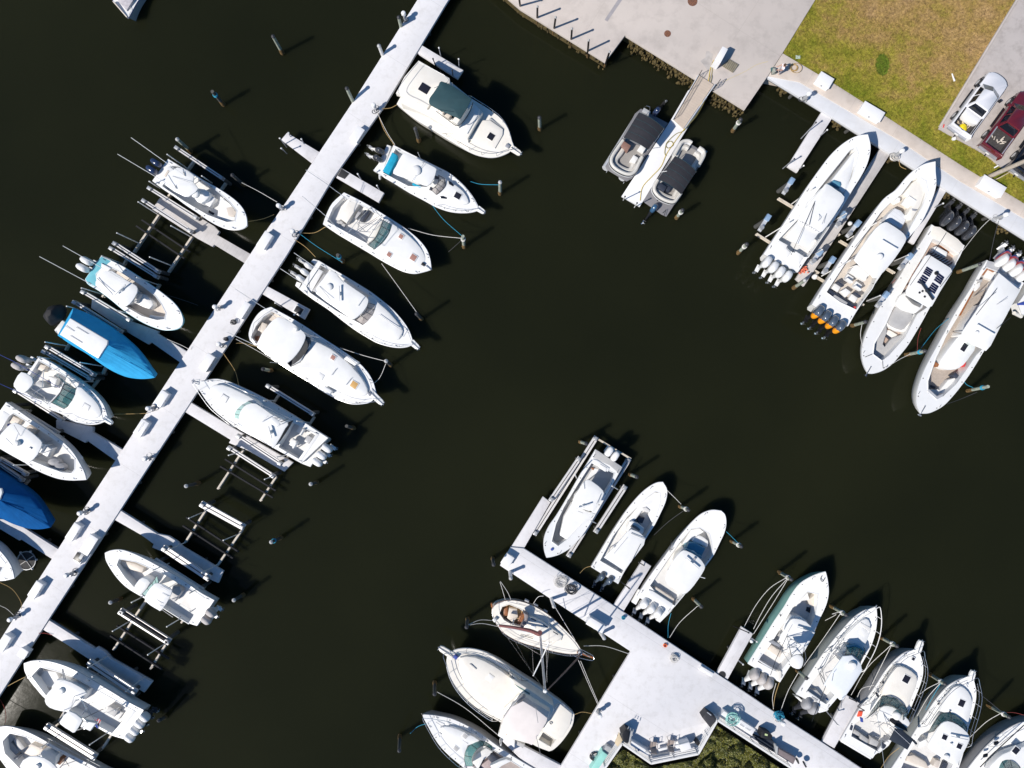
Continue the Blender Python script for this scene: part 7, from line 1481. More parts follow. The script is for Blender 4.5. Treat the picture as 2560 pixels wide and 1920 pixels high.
dbox(c01,913,1115, ZD, 1.45,.75,.62, 'white dock box with faint grey lettering on its lid', text=('S.WATSON', .22, aA))
t = dbox(v16,780,985, ZD, .85,.8,.5, 'open dock hatch box with a black interior beside the longest dock box', lid=False, name='open_box'); part(t, 'black_interior', MB().box(v16(780,975,1.8), Vector((AX[0], AX[1],0)),.7,.65,1.7,1.76,.01), black); part(t, 'grate', MB().box(v16(812,965,1.8), Vector((AX[0], AX[1],0)),.5,.28,1.74,1.8,.01), greybx)
ED = (.86,-.51)
dbox(c30,370,518,1.46,1.3,1.0,.6, 'short white dock box on the seawall cap nearest the plaza', ED); dbox(c30,678,722,1.46,2.0,.95,.6, 'long white dock box on the seawall cap in the middle', ED); dbox(c30,1458,1205,1.46,2.2,1.0,.6, 'long white dock box at the foot of the tan pole', ED)
dbox(v25,75,1365, ZD, 1.0,.8,.6, 'white dock box at the outer end of the south pier', AX); dbox(c22,545,735, ZD, 1.6,.7,.9, 'white box on legs throwing a wide shadow on the south pier', ED); dbox(c22,1262,1035, ZD, 1.25,.35,.35, 'low white dock locker at the edge of the wide platform', ED)
def ped(V, u, v, z, label, h=1.15, m=None, coil=True):
    c = V(u, v, z); t = thing('power_pedestal', label, 'power pedestal', c, 'power pedestals')
    part(t, 'post', MB().box(c, AX, .16,.16, z, z + h - .3,.02), greybx)
    part(t, 'head', MB().lathe((c.x, c.y, z + h - .32),[(.15,0),(.2,.05),(.2,.26),(.15,.34),(.05,.37)],10), m or boxw)
    part(t, 'outlet_box', MB().box(c + Vector((.1,-.12,0)), AX, .2,.14, z + .35, z + .65,.02), dalu)
    if coil:
        mb = MB()
        for k in range(3):
            o = c + Vector((.18 * random.uniform(-1,1),.18 * random.uniform(-1,1),0)); r = random.uniform(.16,.26)
            mb.tube([o + Vector((math.cos(a) * r, math.sin(a) * r * .8,.03 + .02 * k)) for a in (i * .45 for i in range(15))],.02,5)
        part(t, 'shore_cord', mb, random.choice([ropek, ropew, hgalv]))
for V, u, v, lb in ((c10,968,128, 'power pedestal near the top end of the long dock'),(c10,172,1352, 'power pedestal on the outer edge across from the open cruiser'),(c10,778,712, 'power pedestal with tangled lines off the motor yacht stern'),(c10,262,1515, 'power pedestal with tangled lines off the open cruiser stern'),(c01,1425,338, 'power pedestal across from the aqua boat bow'),(c01,1450,575, 'power pedestal with a black coil by the sportfishing boat'),
    (c01,1000,985, 'power pedestal holding the yellow bow line'),(c01,980,1305, 'power pedestal on the inner edge opposite the shaded cruiser pier'),(v16,870,510, 'power pedestal beside the royal blue covered boat'),(v16,740,1120, 'power pedestal by the black open hatch'),(v16,185,1555, 'power pedestal wrapped in red lines near the left edge'),(c22,560,1285, 'power pedestal with a red valve on the wide platform edge'),(c32,70,1335, 'power pedestal with a teal rope coil on the south pier')):
    ped(V, u, v, ZD, lb)
for V, u, v, lb in ((View(1910,130,.0904),1075,1320, 'power pedestal with a hose loop near the standing person'),(c30,815,1010, 'power pedestal behind the biggest white boat'),(c30,1475,1415, 'power pedestal behind the black engines')): ped(V, u, v, 1.38, lb, 1.4)
def coil(V, u, v, z, r, m, label, n=7, name='rope_coil', cat='rope coil', h=.05):
    mb = MB(); c = V(u, v, z)
    for k in range(n):
        rr = r * random.uniform(.55,1.0); o = c + Vector((random.gauss(0, r * .14), random.gauss(0, r * .14),.03 + h * k))
        mb.tube([o + Vector((math.cos(a) * rr, math.sin(a) * rr * .85,.01 * math.sin(2 * a))) for a in (i * .42 for i in range(16))],.024,5)
    return solo(name, mb, m, label, cat, 'coiled ropes and hoses')
coil(c22,385,495, ZD, .5, ropek, 'dark tangle of rope on the pier behind the slate engines', 12); coil(c22,315,450, ZD, .6, ropew, 'pale tangle of rope beside the dark rope tangle', 9); coil(c32,62,1308, ZD, .38, ropeb, 'teal rope coil on the south pier edge', 14); coil(c01,1520,430, ZD, .22, ropek, 'small dark rope coil in the middle of the long dock'); coil(c01,1470,540, ZD, .18, ropek, 'small black coil on the inner edge of the long dock')
coil(c22,722,682, ZD, .16, ropeb, 'small bright blue coil at the root of the slate engined boat pier', 6); coil(c30,170,440,1.46,.5, ropey, 'tan hose coil on the seawall cap near the person', 4); coil(View(1480,1705,.1296),40,1420, ZD, .42, ropek, 'black hose coil beside the mint dock box', 6); coil(c22,1050,940, ZD, .4, ropew, 'white rope coil at the edge of the wide platform', 8); coil(c22,990,862, ZD, .2, orangem, 'small orange and white rope bundle on the platform edge', 4); coil(v20,1530,340,1.38,.35, ropew, 'pale rope bundle on the walkway behind the biggest white boat', 7)
solo('black_mat', slabpx([(555,1093),(605,1125),(575,1160),(528,1140)],1.125,1.1,.005, c10), rubber, 'black rubber mat at the root of the finger pier', 'mat'); solo('black_mat', MB().cyl(c22(1362,1055, ZF),.32,.02,16,.005), rubber, 'round black mat at the root of the seafoam boat finger pier', 'mat')
t = thing('equipment_box', 'black topped box frame at the tip of a finger pier', 'box', v5(620,335, ZF)); part(t, 'box_body', MB().box(v5(620,340,1.6), ED, .6,.55, ZF, 1.6,.03), black); part(t, 'frame', MB().box(v5(620,340,1.3), ED, .8,.7, ZF, 1.3,.02), boxw)
for V, u, v, z, r, lb in ((v20,1090,1000,1.2,.2, 'white round float by the winch left of the orange engined boat'),(v20,735,1528,.3,.28, 'white ring float at the tip of the long shaded finger pier'),(c22,1548,832,1.0,.17, 'white round fender at the seafoam finger pier tip'),(v31,0,0,-9,.1, '')):
    if z > -1: solo('float', MB().lathe(V(u, v, z - r),[(r * .3,0),(r * .9, r * .5),(r, r),(r * .85, r * 1.5),(r * .3, r * 2)],14), boxw, lb, 'float')
mb = MB()
for k in range(40): mb.lathe(v20(630 + random.gauss(0,22),1458 + random.gauss(0,14),1.1 + random.uniform(0,.2)),[(.05,0),(.09,.06),(.04,.12)],6)
solo('orange_net', mb, mat('coral_net', (.75,.20,.12),.7,.3,20), 'coral orange net heap on the tip of the long finger pier', 'net', ang=180)
# floating ring pen
c = v16(265,1005,.12); t = thing('bait_pen', 'round floating bait pen with dark mesh and white floats', 'bait pen', (c.x, c.y, 0)); Rr = .80
part(t, 'ring', MB().tube([c + Vector((math.cos(a) * Rr, math.sin(a) * Rr, 0)) for a in (i * .2618 for i in range(25))],.045,7), hgalv)
part(t, 'mesh', MB().lathe(c, [(Rr * .97,-.05),(Rr * .97,-.02)],20), mat('dark_mesh', (.03,.03,.032),.8,.4,14))
for a in (.6,2.2): part(t, 'cross_bar', MB().tube([c + Vector((math.cos(a) * Rr, math.sin(a) * Rr, .03)), c - Vector((math.cos(a) * Rr, math.sin(a) * Rr, -.03))],.03,6), ropew)
for k in range(6):
    a = k * 1.047 + .1; part(t, 'float', MB().lathe(c + Vector((math.cos(a) * (Rr + .08), math.sin(a) * (Rr + .08),-.1)),[(.04,0),(.1,.07),(.1,.14),(.03,.22)],10), boxw)

# ================================================================ PLAZA AND LAWN
for u, v, r, lb in ((1170,8,.42, 'large rusty manhole cover at the top of the plaza'),(1008,218,.29, 'small rusty ribbed drain cover on the plaza')):
    c = c20(u, v, 1.52); t = thing('manhole_cover', lb, 'manhole cover', c, 'manhole covers'); part(t, 'cover', MB().cyl(c, r, .012,24,.004), iron)
    for k in range(8): part(t, 'rib', MB().beam(c + Vector((math.cos(k * .785) * r * .25, math.sin(k * .785) * r * .25,.014)), c + Vector((math.cos(k * .785) * r * .9, math.sin(k * .785) * r * .9,.014)),.03,.012), wood)
vU = View(1720,80,200 / 1659)
t = thing('utility_cabinet', 'tall white utility cabinet on the plaza at the head of the gangway', 'cabinet', vU(700,560,1.52)); part(t, 'cabinet', MB().prism([vU(u, v, 2.85) for u, v in ((720,295),(832,352),(682,628),(560,572))],1.52,.02), boxw); part(t, 'socket_panel', MB().beam(vU(570,590,2.2), vU(680,640,2.2),.1,.4), black); part(t, 'hose_reel', MB().tube(cr([vU(540,600,1.9), vU(560,680,1.7), vU(620,715,1.6), vU(670,660,1.9)],4),.06,7), mat('copper_hose', (.5,.26,.16),.6,.1,9))
solo('wooden_pallet', slabpx([(855,558),(1056,675),(940,832),(708,688)],1.66,1.52,.02, vU), gwood, 'weathered slatted wooden pallet beside the utility cabinet', 'pallet')
solo('wet_stain', slabpx([(260,600),(360,530),(380,400),(440,400),(520,470),(500,560),(470,760),(400,785),(330,690)],1.5245,1.52,0, vU), mat('grey_cement_stain', (.40,.37,.35),.8,.15,2.5), 'grey cement stain on the plaza', 'stain', kind='structure')
solo('drain_strip', slabpx([(688,-4),(716,-4),(618,140),(600,128)],1.5246,1.52,0, c20), mat('grey_drain_strip', (.33,.31,.32),.8,.08,3), 'darker grey concrete strip in the plaza', 'drain strip', kind='structure')
def cord(lb, V, pts, zf, m, r=.03, name='extension_cable', cat='cable'):
    Q = []
    for p in cr([Vector((*p, 0)) for p in pts],5): Q.append(V(p.x, p.y, zf(p)))
    solo(name, MB().tube(Q, r, 6), m, lb, cat)
zc_ = lambda p: 1.56 if p.y < 500 else (1.72 - (p.y - 500) / 330 * .92 if p.y < 830 else .6)
cord('yellow power cord running from the cabinet down the gangway to the floating dock tip', c20,[(1308,390),(1285,450),(1270,540),(1240,640),(1180,750),(1120,832),(1090,870),(1040,940),(1000,1000),(965,1080),(900,1150),(845,1215),(830,1300)], zc_, hosey)
cord('second yellow cord beside the first, looping on the floating dock', c20,[(1300,400),(1298,450),(1285,540),(1250,650),(1195,750),(1135,820),(1110,850),(1060,870),(1000,930),(1010,960),(1045,940),(1030,915),(1000,935),(990,990),(1000,1010)], zc_, mat('olive_cord', (.24,.20,.05),.6,.1,9))
cord('thin yellow chalk like line across the plaza', vU, [(720,1040),(900,950),(1200,810),(1400,690),(1580,630),(1659,615)], lambda p: 1.525, mat('pale_yellow_line', (.60,.48,.16),.8,.1,9),.012, 'string_line', 'string')
solo('utility_cover', slabpx([(180,358),(210,358),(210,380),(180,380)],1.47,1.42,.01, c30), mat('pale_green_cover', (.42,.50,.42),.7,.05,8), 'pale green square utility cover in the lawn', 'utility cover')
vT = View(2310,150,250 / 1659)
solo('white_pipe', MB().tube([vT(465,225,1.47), vT(485,290,1.47), vT(508,352,1.5)],.05,8,.08), pvc, 'short white pipe lying in the grass', 'pipe'); solo('red_scrap', MB().box(vT(325,1095,1.5),(.3,1),.3,.1,1.5,1.53,.01), redm, 'small red scrap at the corner of the kerb', 'scrap')
solo('marker_stone', MB().lathe(vT(482,1312,1.42),[(.16,0),(.18,.2),(.1,.28)],9), boxw, 'small white marker stone at the parking edge behind the white pickup', 'stone'); solo('white_pipe', MB().tube([View(2400,380,.0964)(885,410,1.5), View(2400,380,.0964)(1000,345,1.75)],.06,8), pvc, 'short leaning white pipe beside the tan pole', 'pipe')
vL = View(2400,380,160 / 1659)
c = vL(735,645,1.42); t = thing('utility_pole', 'tall tan pole with a small sign board leaning out of the right edge', 'pole', c); part(t, 'pole', MB().tube([(c.x, c.y, 1.0),(c.x, c.y, 10.5)],.19,12,.15), pole_m)
part(t, 'sign_board', MB().box((c.x + .32, c.y - .3,0),(.9,.5),.9,.05,2.5,2.9,.01), tanbx); part(t, 'sign_post', MB().tube([(c.x + .35, c.y - .32,1.42),(c.x + .35, c.y - .32,2.6)],.03,6), hgalv)

# ================================================================ PICKUPS
def truck(rear, paint, label, bed=None):
    d = Vector((.59,.81,0)).normalized(); l = Vector((-d.y, d.x, 0)); z0 = 1.5; o = W(*rear, z0 + .95); o.z = 0
    T = lambda x, y, z: o + d * x + l * y + Vector((0,0, z0 + z))
    t = thing('pickup_truck', label, 'pickup truck', T(2.9,0,0), 'parked pickup trucks')
    def plan(g, x0=0.0, x1=5.75):
        r = [(x0,-.93 + g),(x0 + .3,-.98 + g),(x1 - .9,-.98 + g),(x1 - .35,-.88 + g),(x1 - .08,-.55 + g),(x1,0),(x1 - .08,.55 - g),(x1 - .35,.88 - g),(x1 - .9,.98 - g),(x0 + .3,.98 - g),(x0,.93 - g)]
        return cr([Vector((*q, 0)) for q in r],2, True)
    P = plan(0); m = MB(); top = [T(p.x, p.y, .98 + (.10 if p.x < 4.2 else .10 - (p.x - 4.2) * .08)) for p in P]; lo = [T(p.x, p.y, .38) for p in P]; mid_ = [T(p.x, p.y * 1.015,.75) for p in P]
    bedp = [T(.14,-.78,1.08), T(1.72,-.78,1.08), T(1.72,.78,1.08), T(.14,.78,1.08)]
    ins = inset(ccw(top),.06); ins = [p + Vector((0,0,.04)) for p in ins]
    tt = ccw(top); ml = ccw(mid_); ll = ccw(lo)
    m.loft([ll, ml, tt, ins]); m.fill([ins, bedp]); m.fill([ll], down=True); part(t, 'body', m, paint, None, 50)
    fl = [p - Vector((0,0,.52)) for p in bedp]; m = MB(); m.loft([[p - Vector((0,0,0)) for p in bedp], fl]); m.fill([fl]); part(t, 'bed_liner', m, bedm)
    for y in (-.84,.84): part(t, 'bed_rail_cap', MB().beam(T(.12, y, 1.14), T(1.75, y, 1.14),.09,.04), dalu if paint is car_r else black)
    base = [(1.80,-.88),(4.25,-.86),(4.55,0),(4.25,.86),(1.80,.88)]; roof = [(2.08,-.66),(3.42,-.66),(3.66,0),(3.42,.66),(2.08,.66)]
    bb = [T(x, y, 1.06) for x, y in base]; rr = [T(x, y, 1.80) for x, y in roof]; ri = [T(x * .96 + .11, y * .86,1.86) for x, y in roof]
    m = MB(); m.loft([bb, rr, ri]); m.fill([ccw(ri)]); part(t, 'cab', m, paint, None, 50)
    def pane(q, nm):
        w = [T(*p) for p in q]; n = (w[1] - w[0]).cross(w[2] - w[0]).normalized(); cc = T(2.9,0,1.2); n = n if n.dot(sum(w, Vector()) / len(w) - cc) > 0 else -n
        part(t, nm, MB().loft([[p - n * .01 for p in w],[p + n * .012 for p in w]], True, True), dglass)
    lerp = lambda a, b_, f, zz: (a[0] + (b_[0] - a[0]) * f, a[1] + (b_[1] - a[1]) * f, 1.06 + .74 * f)
    pane([lerp(base[1], roof[1],.08,0), lerp(base[2], roof[2],.08,0), lerp(base[2], roof[2],.93,0), lerp(base[1], roof[1],.93,0)], 'windscreen'); pane([lerp(base[2], roof[2],.08,0), lerp(base[3], roof[3],.08,0), lerp(base[3], roof[3],.93,0), lerp(base[2], roof[2],.93,0)], 'windscreen')
    pane([(1.84,-.72,1.16),(2.04,-.58,1.74),(2.04,.58,1.74),(1.84,.72,1.16)], 'rear_window')
    for s_ in (-1,1):
        for x0, x1 in ((2.1,2.85),(2.98,3.75)): pane([(x0,.862 * s_, 1.14),(x1 + .12 * (x1 > 3),.862 * s_, 1.14),(x1 - .28 * (x1 > 3),.69 * s_, 1.70),(x0 + .12 * (x0 < 2.5),.69 * s_, 1.70)], 'side_window')
        part(t, 'wing_mirror', MB().box(T(3.75,1.12 * s_, 0), l, .24,.14, z0 + 1.12, z0 + 1.34,.04), black if paint is car_w else paint); part(t, 'tail_light', MB().box(T(.05,.88 * s_, 0), d, .1,.1, z0 + .7, z0 + 1.02,.02), mat('dark_red_lens', (.16,.01,.01),.2,.1,9) if 'dark_red_lens' not in MATS else MATS['dark_red_lens']); part(t, 'running_board', MB().box(T(2.9,1.04 * s_, 0), d, 1.9,.16, z0 + .36, z0 + .42,.02), black)
        for x in (1.15,4.6):
            c = T(x, .93 * s_, .40); w = part(t, 'wheel', MB().tube([c - l * s_ * .14, c - l * s_ * .12, c + l * s_ * .12, c + l * s_ * .15],.40,20), rubber); part(w, 'rim', MB().tube([c + l * s_ * .13, c + l * s_ * .158],.24,14), alu)
        part(t, 'wheel_arch', MB().tube([T(4.6 + .52 * math.cos(a),.99 * s_, .42 + .52 * math.sin(a)) for a in (i * .314 for i in range(11))],.045,6), black)
    part(t, 'rear_bumper', MB().box(T(-.1,0,0), l, 1.85,.2, z0 + .45, z0 + .62,.04), dalu); part(t, 'number_plate', MB().box(T(-.2,0,0), l, .34,.03, z0 + .5, z0 + .66,.005), pvc); part(t, 'tow_hitch', MB().beam(T(-.1,0,.42), T(-.42,0,.42),.08,.08), black); part(t, 'front_bumper', MB().tube(cr([T(5.3,-.92,.55), T(5.72,-.5,.55), T(5.8,0,.55), T(5.72,.5,.55), T(5.3,.92,.55)],3),.1,8), black); part(t, 'tailgate_handle', MB().box(T(.06,0,0), l, .25,.04, z0 + 1.1, z0 + 1.14,.01), black)
    return t, T
t, T = truck((2401,327), car_w, 'white pickup truck with a yellow sack and a white tank in its bed')
part(t, 'bed_tool_cover', MB().prism([T(1.15,-.76,1.14), T(1.72,-.76,1.14), T(1.72,.76,1.14), T(1.15,.76,1.14), T(1.0,.4,1.14), T(1.0,-.4,1.14)],2.1,.05,.02), boxw)
solo('yellow_sack', MB().lathe(T(.42,-.1,.56),[(.22,0),(.32,.12),(.3,.3),(.16,.42)],9,1.0,1.25), yellowm, 'bright yellow sack in the bed of the white pickup', 'sack')
mb = MB()
for k in range(14): p = T(random.uniform(.5,1.0), random.uniform(-.6,.7),.6); mb.beam(p, p + Vector((random.uniform(-.3,.3), random.uniform(-.3,.3),.06)),.05,.04)
solo('bed_debris', mb, tanbx, 'loose tools and scraps in the bed of the white pickup', 'debris', kind='stuff')
t, T = truck((2479,375), car_r, 'dark maroon pickup truck between the white and the black ones'); mb = MB()
for k in range(9): p = T(random.uniform(1.0,1.5), random.uniform(-.5,.5),.6); mb.beam(p, p + Vector((random.uniform(-.35,.35), random.uniform(-.35,.35),.1)),.06,.05)
solo('bed_debris', mb, vinylb, 'pale scraps in the bed of the maroon pickup', 'debris', kind='stuff')
truck((2552,428), car_k, 'black pickup truck cut off by the right edge')

# ================================================================ PERSON
def person():
    c = W(1946,184,1.38); f = Vector((-.95,-.1,0)).normalized(); s = Vector((-f.y, f.x, 0)); Q = lambda x, y, z: (f.x * x + s.x * y, f.y * x + s.y * y, z)
    t = thing('person', 'person in a white shirt and grey trousers standing on the walkway by the plaza', 'person', c)
    def skin_ob(name, V_, E, Rr, m, par):
        me = bpy.data.meshes.new(name); me.from_pydata([Q(*v) for v in V_], E, []); me.materials.append(m)
        o = bpy.data.objects.new(name, me); COL.objects.link(o); o.parent = par
        md = o.modifiers.new('skin', 'SKIN'); me.skin_vertices[0].data[0].use_root = True
        for i, r in enumerate(Rr): me.skin_vertices[0].data[i].radius = (r, r)
        md.use_smooth_shade = True; sb = o.modifiers.new('sub', 'SUBSURF'); sb.levels = 2; sb.render_levels = 2
        return o
    V_ = [(0,0,.92),(.02,0,1.15),(.05,0,1.36),(.07,0,1.47),(.09,0,1.56),(.10,0,1.66),(0,.10,.86),(.02,.11,.48),(-.02,.11,.08),(.12,.12,.03),(0,-.10,.86),(.03,-.11,.48),(-.02,-.11,.08),(.12,-.12,.03),(.05,.19,1.36),(.22,.22,1.16),(.45,.16,1.12),(.54,.14,1.12),(.05,-.19,1.36),(.16,-.24,1.12),(.38,-.18,1.06),(.47,-.16,1.06)]
    E = [(0,1),(1,2),(2,3),(3,4),(4,5),(0,6),(6,7),(7,8),(8,9),(0,10),(10,11),(11,12),(12,13),(2,14),(14,15),(15,16),(16,17),(2,18),(18,19),(19,20),(20,21)]
    Rr = [.13,.12,.13,.055,.085,.08,.085,.058,.042,.035,.085,.058,.042,.035,.058,.042,.03,.034,.058,.042,.03,.034]
    nb = len(V_)
    for h_, y0 in ((17,.14),(21,-.16)):
        for k in range(5):
            b_ = V_[h_]; V_.append((b_[0] + (.07 if k else .03), b_[1] + (k - 2) * .02, b_[2] - .01 * k)); E.append((h_, len(V_) - 1)); Rr.append(.009)
    skin_ob('body', V_, E, Rr, skin, t)
    skin_ob('shirt', [(0,0,.90),(.02,0,1.15),(.05,0,1.36),(.07,0,1.45),(.05,.19,1.36),(.16,.215,1.22),(.05,-.19,1.36),(.12,-.225,1.2)],[(0,1),(1,2),(2,3),(2,4),(4,5),(2,6),(6,7)],[.155,.145,.15,.07,.075,.06,.075,.06], shirt, t)
    skin_ob('trousers', [(0,0,.93),(0,.10,.84),(.02,.11,.48),(-.02,.11,.10),(0,-.10,.84),(.03,-.11,.48),(-.02,-.11,.10)],[(0,1),(1,2),(2,3),(0,4),(4,5),(5,6)],[.145,.105,.075,.06,.105,.075,.06], trous, t)
    m = MB().lathe(Q(.08,0,1.56),[(.075,-.02),(.105,.04),(.105,.11),(.07,.17),(.02,.185)],12); m.v = [v + c for v in m.v]; part(t, 'hair', m, hairm)
    for y in (-.035,.035): m = MB().lathe(Q(.172, y, 1.585),[(.008,-.008),(.012,0),(.008,.01)],6); m.v = [v + c for v in m.v]; part(t, 'eye', m, black)
    m = MB().tube([Vector(Q(.175,0,1.57)), Vector(Q(.20,0,1.54))],.014,6); m.v = [v + c for v in m.v]; part(t, 'nose', m, skin)
    for y in (-.12,.12): m = MB().tube([Vector(Q(-.06, y, .04)), Vector(Q(.16, y, .03))],.05,8); m.v = [v + c for v in m.v]; part(t, 'shoe', m, boxw)
    b_ = c + Vector((-.5,.06,0)); t = thing('gear_cart', 'small grey and teal gear bag stand in front of the standing person', 'gear bag', (b_.x, b_.y, 1.38)); part(t, 'bag', MB().box(b_, s, .42,.24,1.5,1.9,.08,.03), mat('grey_bag', (.30,.31,.27),.8,.15,8)); part(t, 'teal_pouch', MB().box(b_ - s * .22 + f * .05, s, .25,.28,1.42,1.75,.06), mat('teal_pouch', (.03,.10,.11),.7,.1,6)); part(t, 'dark_handle', MB().tube([b_ + s * .2 + Vector((0,0,.47)), b_ + s * .28 - f * .1 + Vector((0,0,.75)), b_ + s * .1 - f * .12 + Vector((0,0,.73))],.04,7), black); part(t, 'foot', MB().box(b_, s, .4,.3,1.38,1.5,.02), black)
person()

# ================================================================ PLATFORM TERRACE
vP, vQ, vR = View(1480,1705,215 / 1659), View(1680,1705,215 / 1659), View(1860,1705,215 / 1659)
def fence(lb, pts):
    P = [Vector((*p.to_2d(),0)) for p in pts]; t = thing('railing_fence', lb, 'fence', P[0] + Vector((0,0, ZD)), 'white railing fence')
    ln = (P[1] - P[0]).length; n = max(1, round(ln / 1.9)); d = (P[1] - P[0]).normalized()
    for k in range(n + 1):
        p = P[0].lerp(P[1], k / n); part(t, 'post', MB().box(p, d, .1,.1, ZD - .9, ZD + 1.0,.015), pvc)
    for h, w in ((1.03,.16),(.72,.05),(.45,.05),(.18,.05)): part(t, 'rail', MB().beam(P[0] + Vector((0,0, ZD + h)), P[1] + Vector((0,0, ZD + h)), w, .05 if h > 1 else .11), pvc)
FP = [vP(250,1659,2.25), vP(580,1185,2.25), vP(1140,1570,2.25), vQ(505,1385,2.25), vQ(875,735,2.25), vR(910,1659,2.25)]
for i, lb in enumerate(('white railing fence behind the mint dock box', 'white railing fence behind the grill and long white table', 'white railing fence behind the mesh chairs', 'white railing fence below the dark cabinet', 'white railing fence running along the hedge to the bottom edge')): fence(lb, (FP[i], FP[i + 1]))
def blockp(name, lb, V, pts, z0, z1, m, cat, extra=()):
    c = [V(u, v, z1) for u, v in pts]; o = sum(c, Vector()) / len(c); t = thing(name, lb, cat, (o.x, o.y, z0), 'things on the platform terrace'); part(t, 'body', MB().prism(c, z0,.03,.01), m)
    for nm, p2, a, b_, mm in extra: part(t, nm, MB().prism([V(u, v, b_) for u, v in p2], a, .02), mm)
    return t
blockp('mint_dock_box', 'mint green dock box behind the fence corner', vP, [(198,1332),(305,1412),(120,1690),(-40,1700)], ZD, 1.95, mintb, 'dock box', [('grey_end', [(290,1228),(385,1282),(308,1408),(200,1330)], ZD, 1.75, greybx)])
blockp('tan_board', 'tan fish cleaning board at the fence corner', vP, [(528,990),(592,1130),(492,1250),(445,1190)],1.9,2.15, tanbx, 'board', [('leg', [(500,1100),(540,1100),(530,1160),(490,1170)], ZD, 1.9, alu)])
t = blockp('barbecue_grill', 'black barbecue grill with side handles beside the tan board', vP, [(655,915),(735,960),(690,1195),(592,1140),(560,1000)], ZD, 2.25, black, 'grill', [('side_shelf', [(735,945),(795,960),(720,1190),(700,1180)],1.9,2.1, greybx)])
for q in ([(690,905),(712,860)],[(740,925),(752,885)],[(790,960),(800,910)]): part(t, 'handle', MB().tube([vP(*q[0],2.2), vP(*q[1],2.3)],.03,6), hgalv)
blockp('long_table', 'long white table along the fence behind the grill', vP, [(765,1140),(1095,1340),(1095,1430),(738,1225)], ZD, 1.95, boxw, 'table', [('tray', [(1040,1318),(1095,1325),(1080,1365),(1020,1360)],1.95,1.99, greybx),('blue_tin', [(885,1310),(915,1310),(915,1335),(885,1335)],1.95,2.06, bluem)])
blockp('low_white_bench', 'low white bench between the two mesh chairs', vP, [(1280,1292),(1450,1255),(1455,1300),(1290,1340)],1.5,1.65, boxw, 'bench', [('shelf', [(1150,1430),(1480,1370),(1500,1410),(1170,1480)], ZD, 1.55, liftb)])
blockp('white_prep_table', 'white prep table with a grey sink beside the right mesh chair', vQ, [(145,1215),(335,1160),(380,1295),(180,1345)], ZD, 2.1, boxw, 'table', [('sink', [(130,1205),(320,1150),(335,1185),(150,1235)],1.9,2.0, mat('pale_sink', (.5,.56,.54),.4,.05,4)),('side_leaf', [(60,1225),(130,1210),(150,1280),(80,1290)],1.8,1.95, boxw)])
blockp('dark_bin', 'small black bin in the fence corner by the prep table', vQ, [(495,1135),(545,1180),(505,1240),(455,1200)], ZD, 1.9, black, 'bin')
blockp('dark_cabinet', 'charcoal cabinet at the fence apex', vQ, [(678,585),(845,700),(845,760),(742,885),(585,690)], ZD, 2.2, mat('charcoal_cabinet', (.035,.035,.04),.6,.1,6), 'cabinet', [('trim', [(670,585),(690,585),(765,640),(750,650)],2.2,2.24, alu)])
def chair(V, u, v, lb, ang):
    c = V(u, v, 1.7); d = Vector((math.cos(ang), math.sin(ang),0)); l = Vector((-d.y, d.x, 0)); t = thing('patio_chair', lb, 'chair', (c.x, c.y, ZD), 'mesh patio chairs')
    part(t, 'seat', MB().box(c, d, .5,.52,1.66,1.7,.01), wick); part(t, 'backrest', MB().loft([[c - d * .25 - l * .25 + Vector((0,0,.02)), c - d * .25 + l * .25 + Vector((0,0,.02)), c - d * .42 + l * .25 + Vector((0,0,.6)), c - d * .42 - l * .25 + Vector((0,0,.6))],[c - d * .28 - l * .25 + Vector((0,0,.02)), c - d * .28 + l * .25 + Vector((0,0,.02)), c - d * .45 + l * .25 + Vector((0,0,.6)), c - d * .45 - l * .25 + Vector((0,0,.6))]], True, True), wick)
    for a in (-1,1):
        part(t, 'armrest', MB().tube([c - d * .3 + l * .29 * a + Vector((0,0,.24)), c + d * .25 + l * .29 * a + Vector((0,0,.22))],.022,6), frame_m)
        for b_ in (-1,1): part(t, 'leg', MB().tube([c + d * .25 * b_ + l * .28 * a + Vector((0,0,.22 if b_ > 0 else 0)), c + d * .28 * b_ + l * .29 * a - Vector((0,0,.45))],.018,6), frame_m)
chair(vP, 1185,1215, 'taupe mesh patio chair left of the low white bench', 1.45); chair(vP, 1520,1180, 'taupe mesh patio chair right of the low white bench', 1.4)
coil(vQ, 1150,690,1.9,.62, mat('mint_netting', (.35,.66,.60),.7,.2,9), 'mint green hose bundle on the lettered white box end', 12, 'hose_bundle', 'hose', .03); blockp('white_stand', 'white stand under the mint hose bundle', vQ, [(925,650),(1010,560),(1060,590),(1220,700),(1180,800),(1040,720)], ZD, 1.85, boxw, 'stand')
dbox(vQ, 1412,868, ZD, 1.75,.62,.75, 'white dock box lettered in grey at the hedge fence', (.84,-.54), text=('JERRY  FREE', .2, math.pi + math.atan2(-.54,.84)), group=None)
blockp('black_bin', 'black bin with a pale green label near the dock cart', vR, [(352,945),(480,985),(552,1040),(520,1135),(322,1068)], ZD, 2.1, mat('black_bin_plastic', (.012,.012,.014),.5,.2,6), 'bin', [('label_patch', [(408,992),(462,1010),(455,1045),(400,1030)],2.1,2.13, mat('pale_green_label', (.5,.6,.3),.6,.05,6))])
t = blockp('dock_cart', 'taupe bedded dock cart with spoked wheels at the bottom edge', vR, [(660,1285),(1005,1470),(950,1592),(645,1400)],1.65,2.0, mat('taupe_cart_bed', (.20,.165,.17),.7,.1,5), 'dock cart', [('end_board', [(625,1240),(660,1250),(645,1420),(620,1400)],1.6,2.2, greybx)])
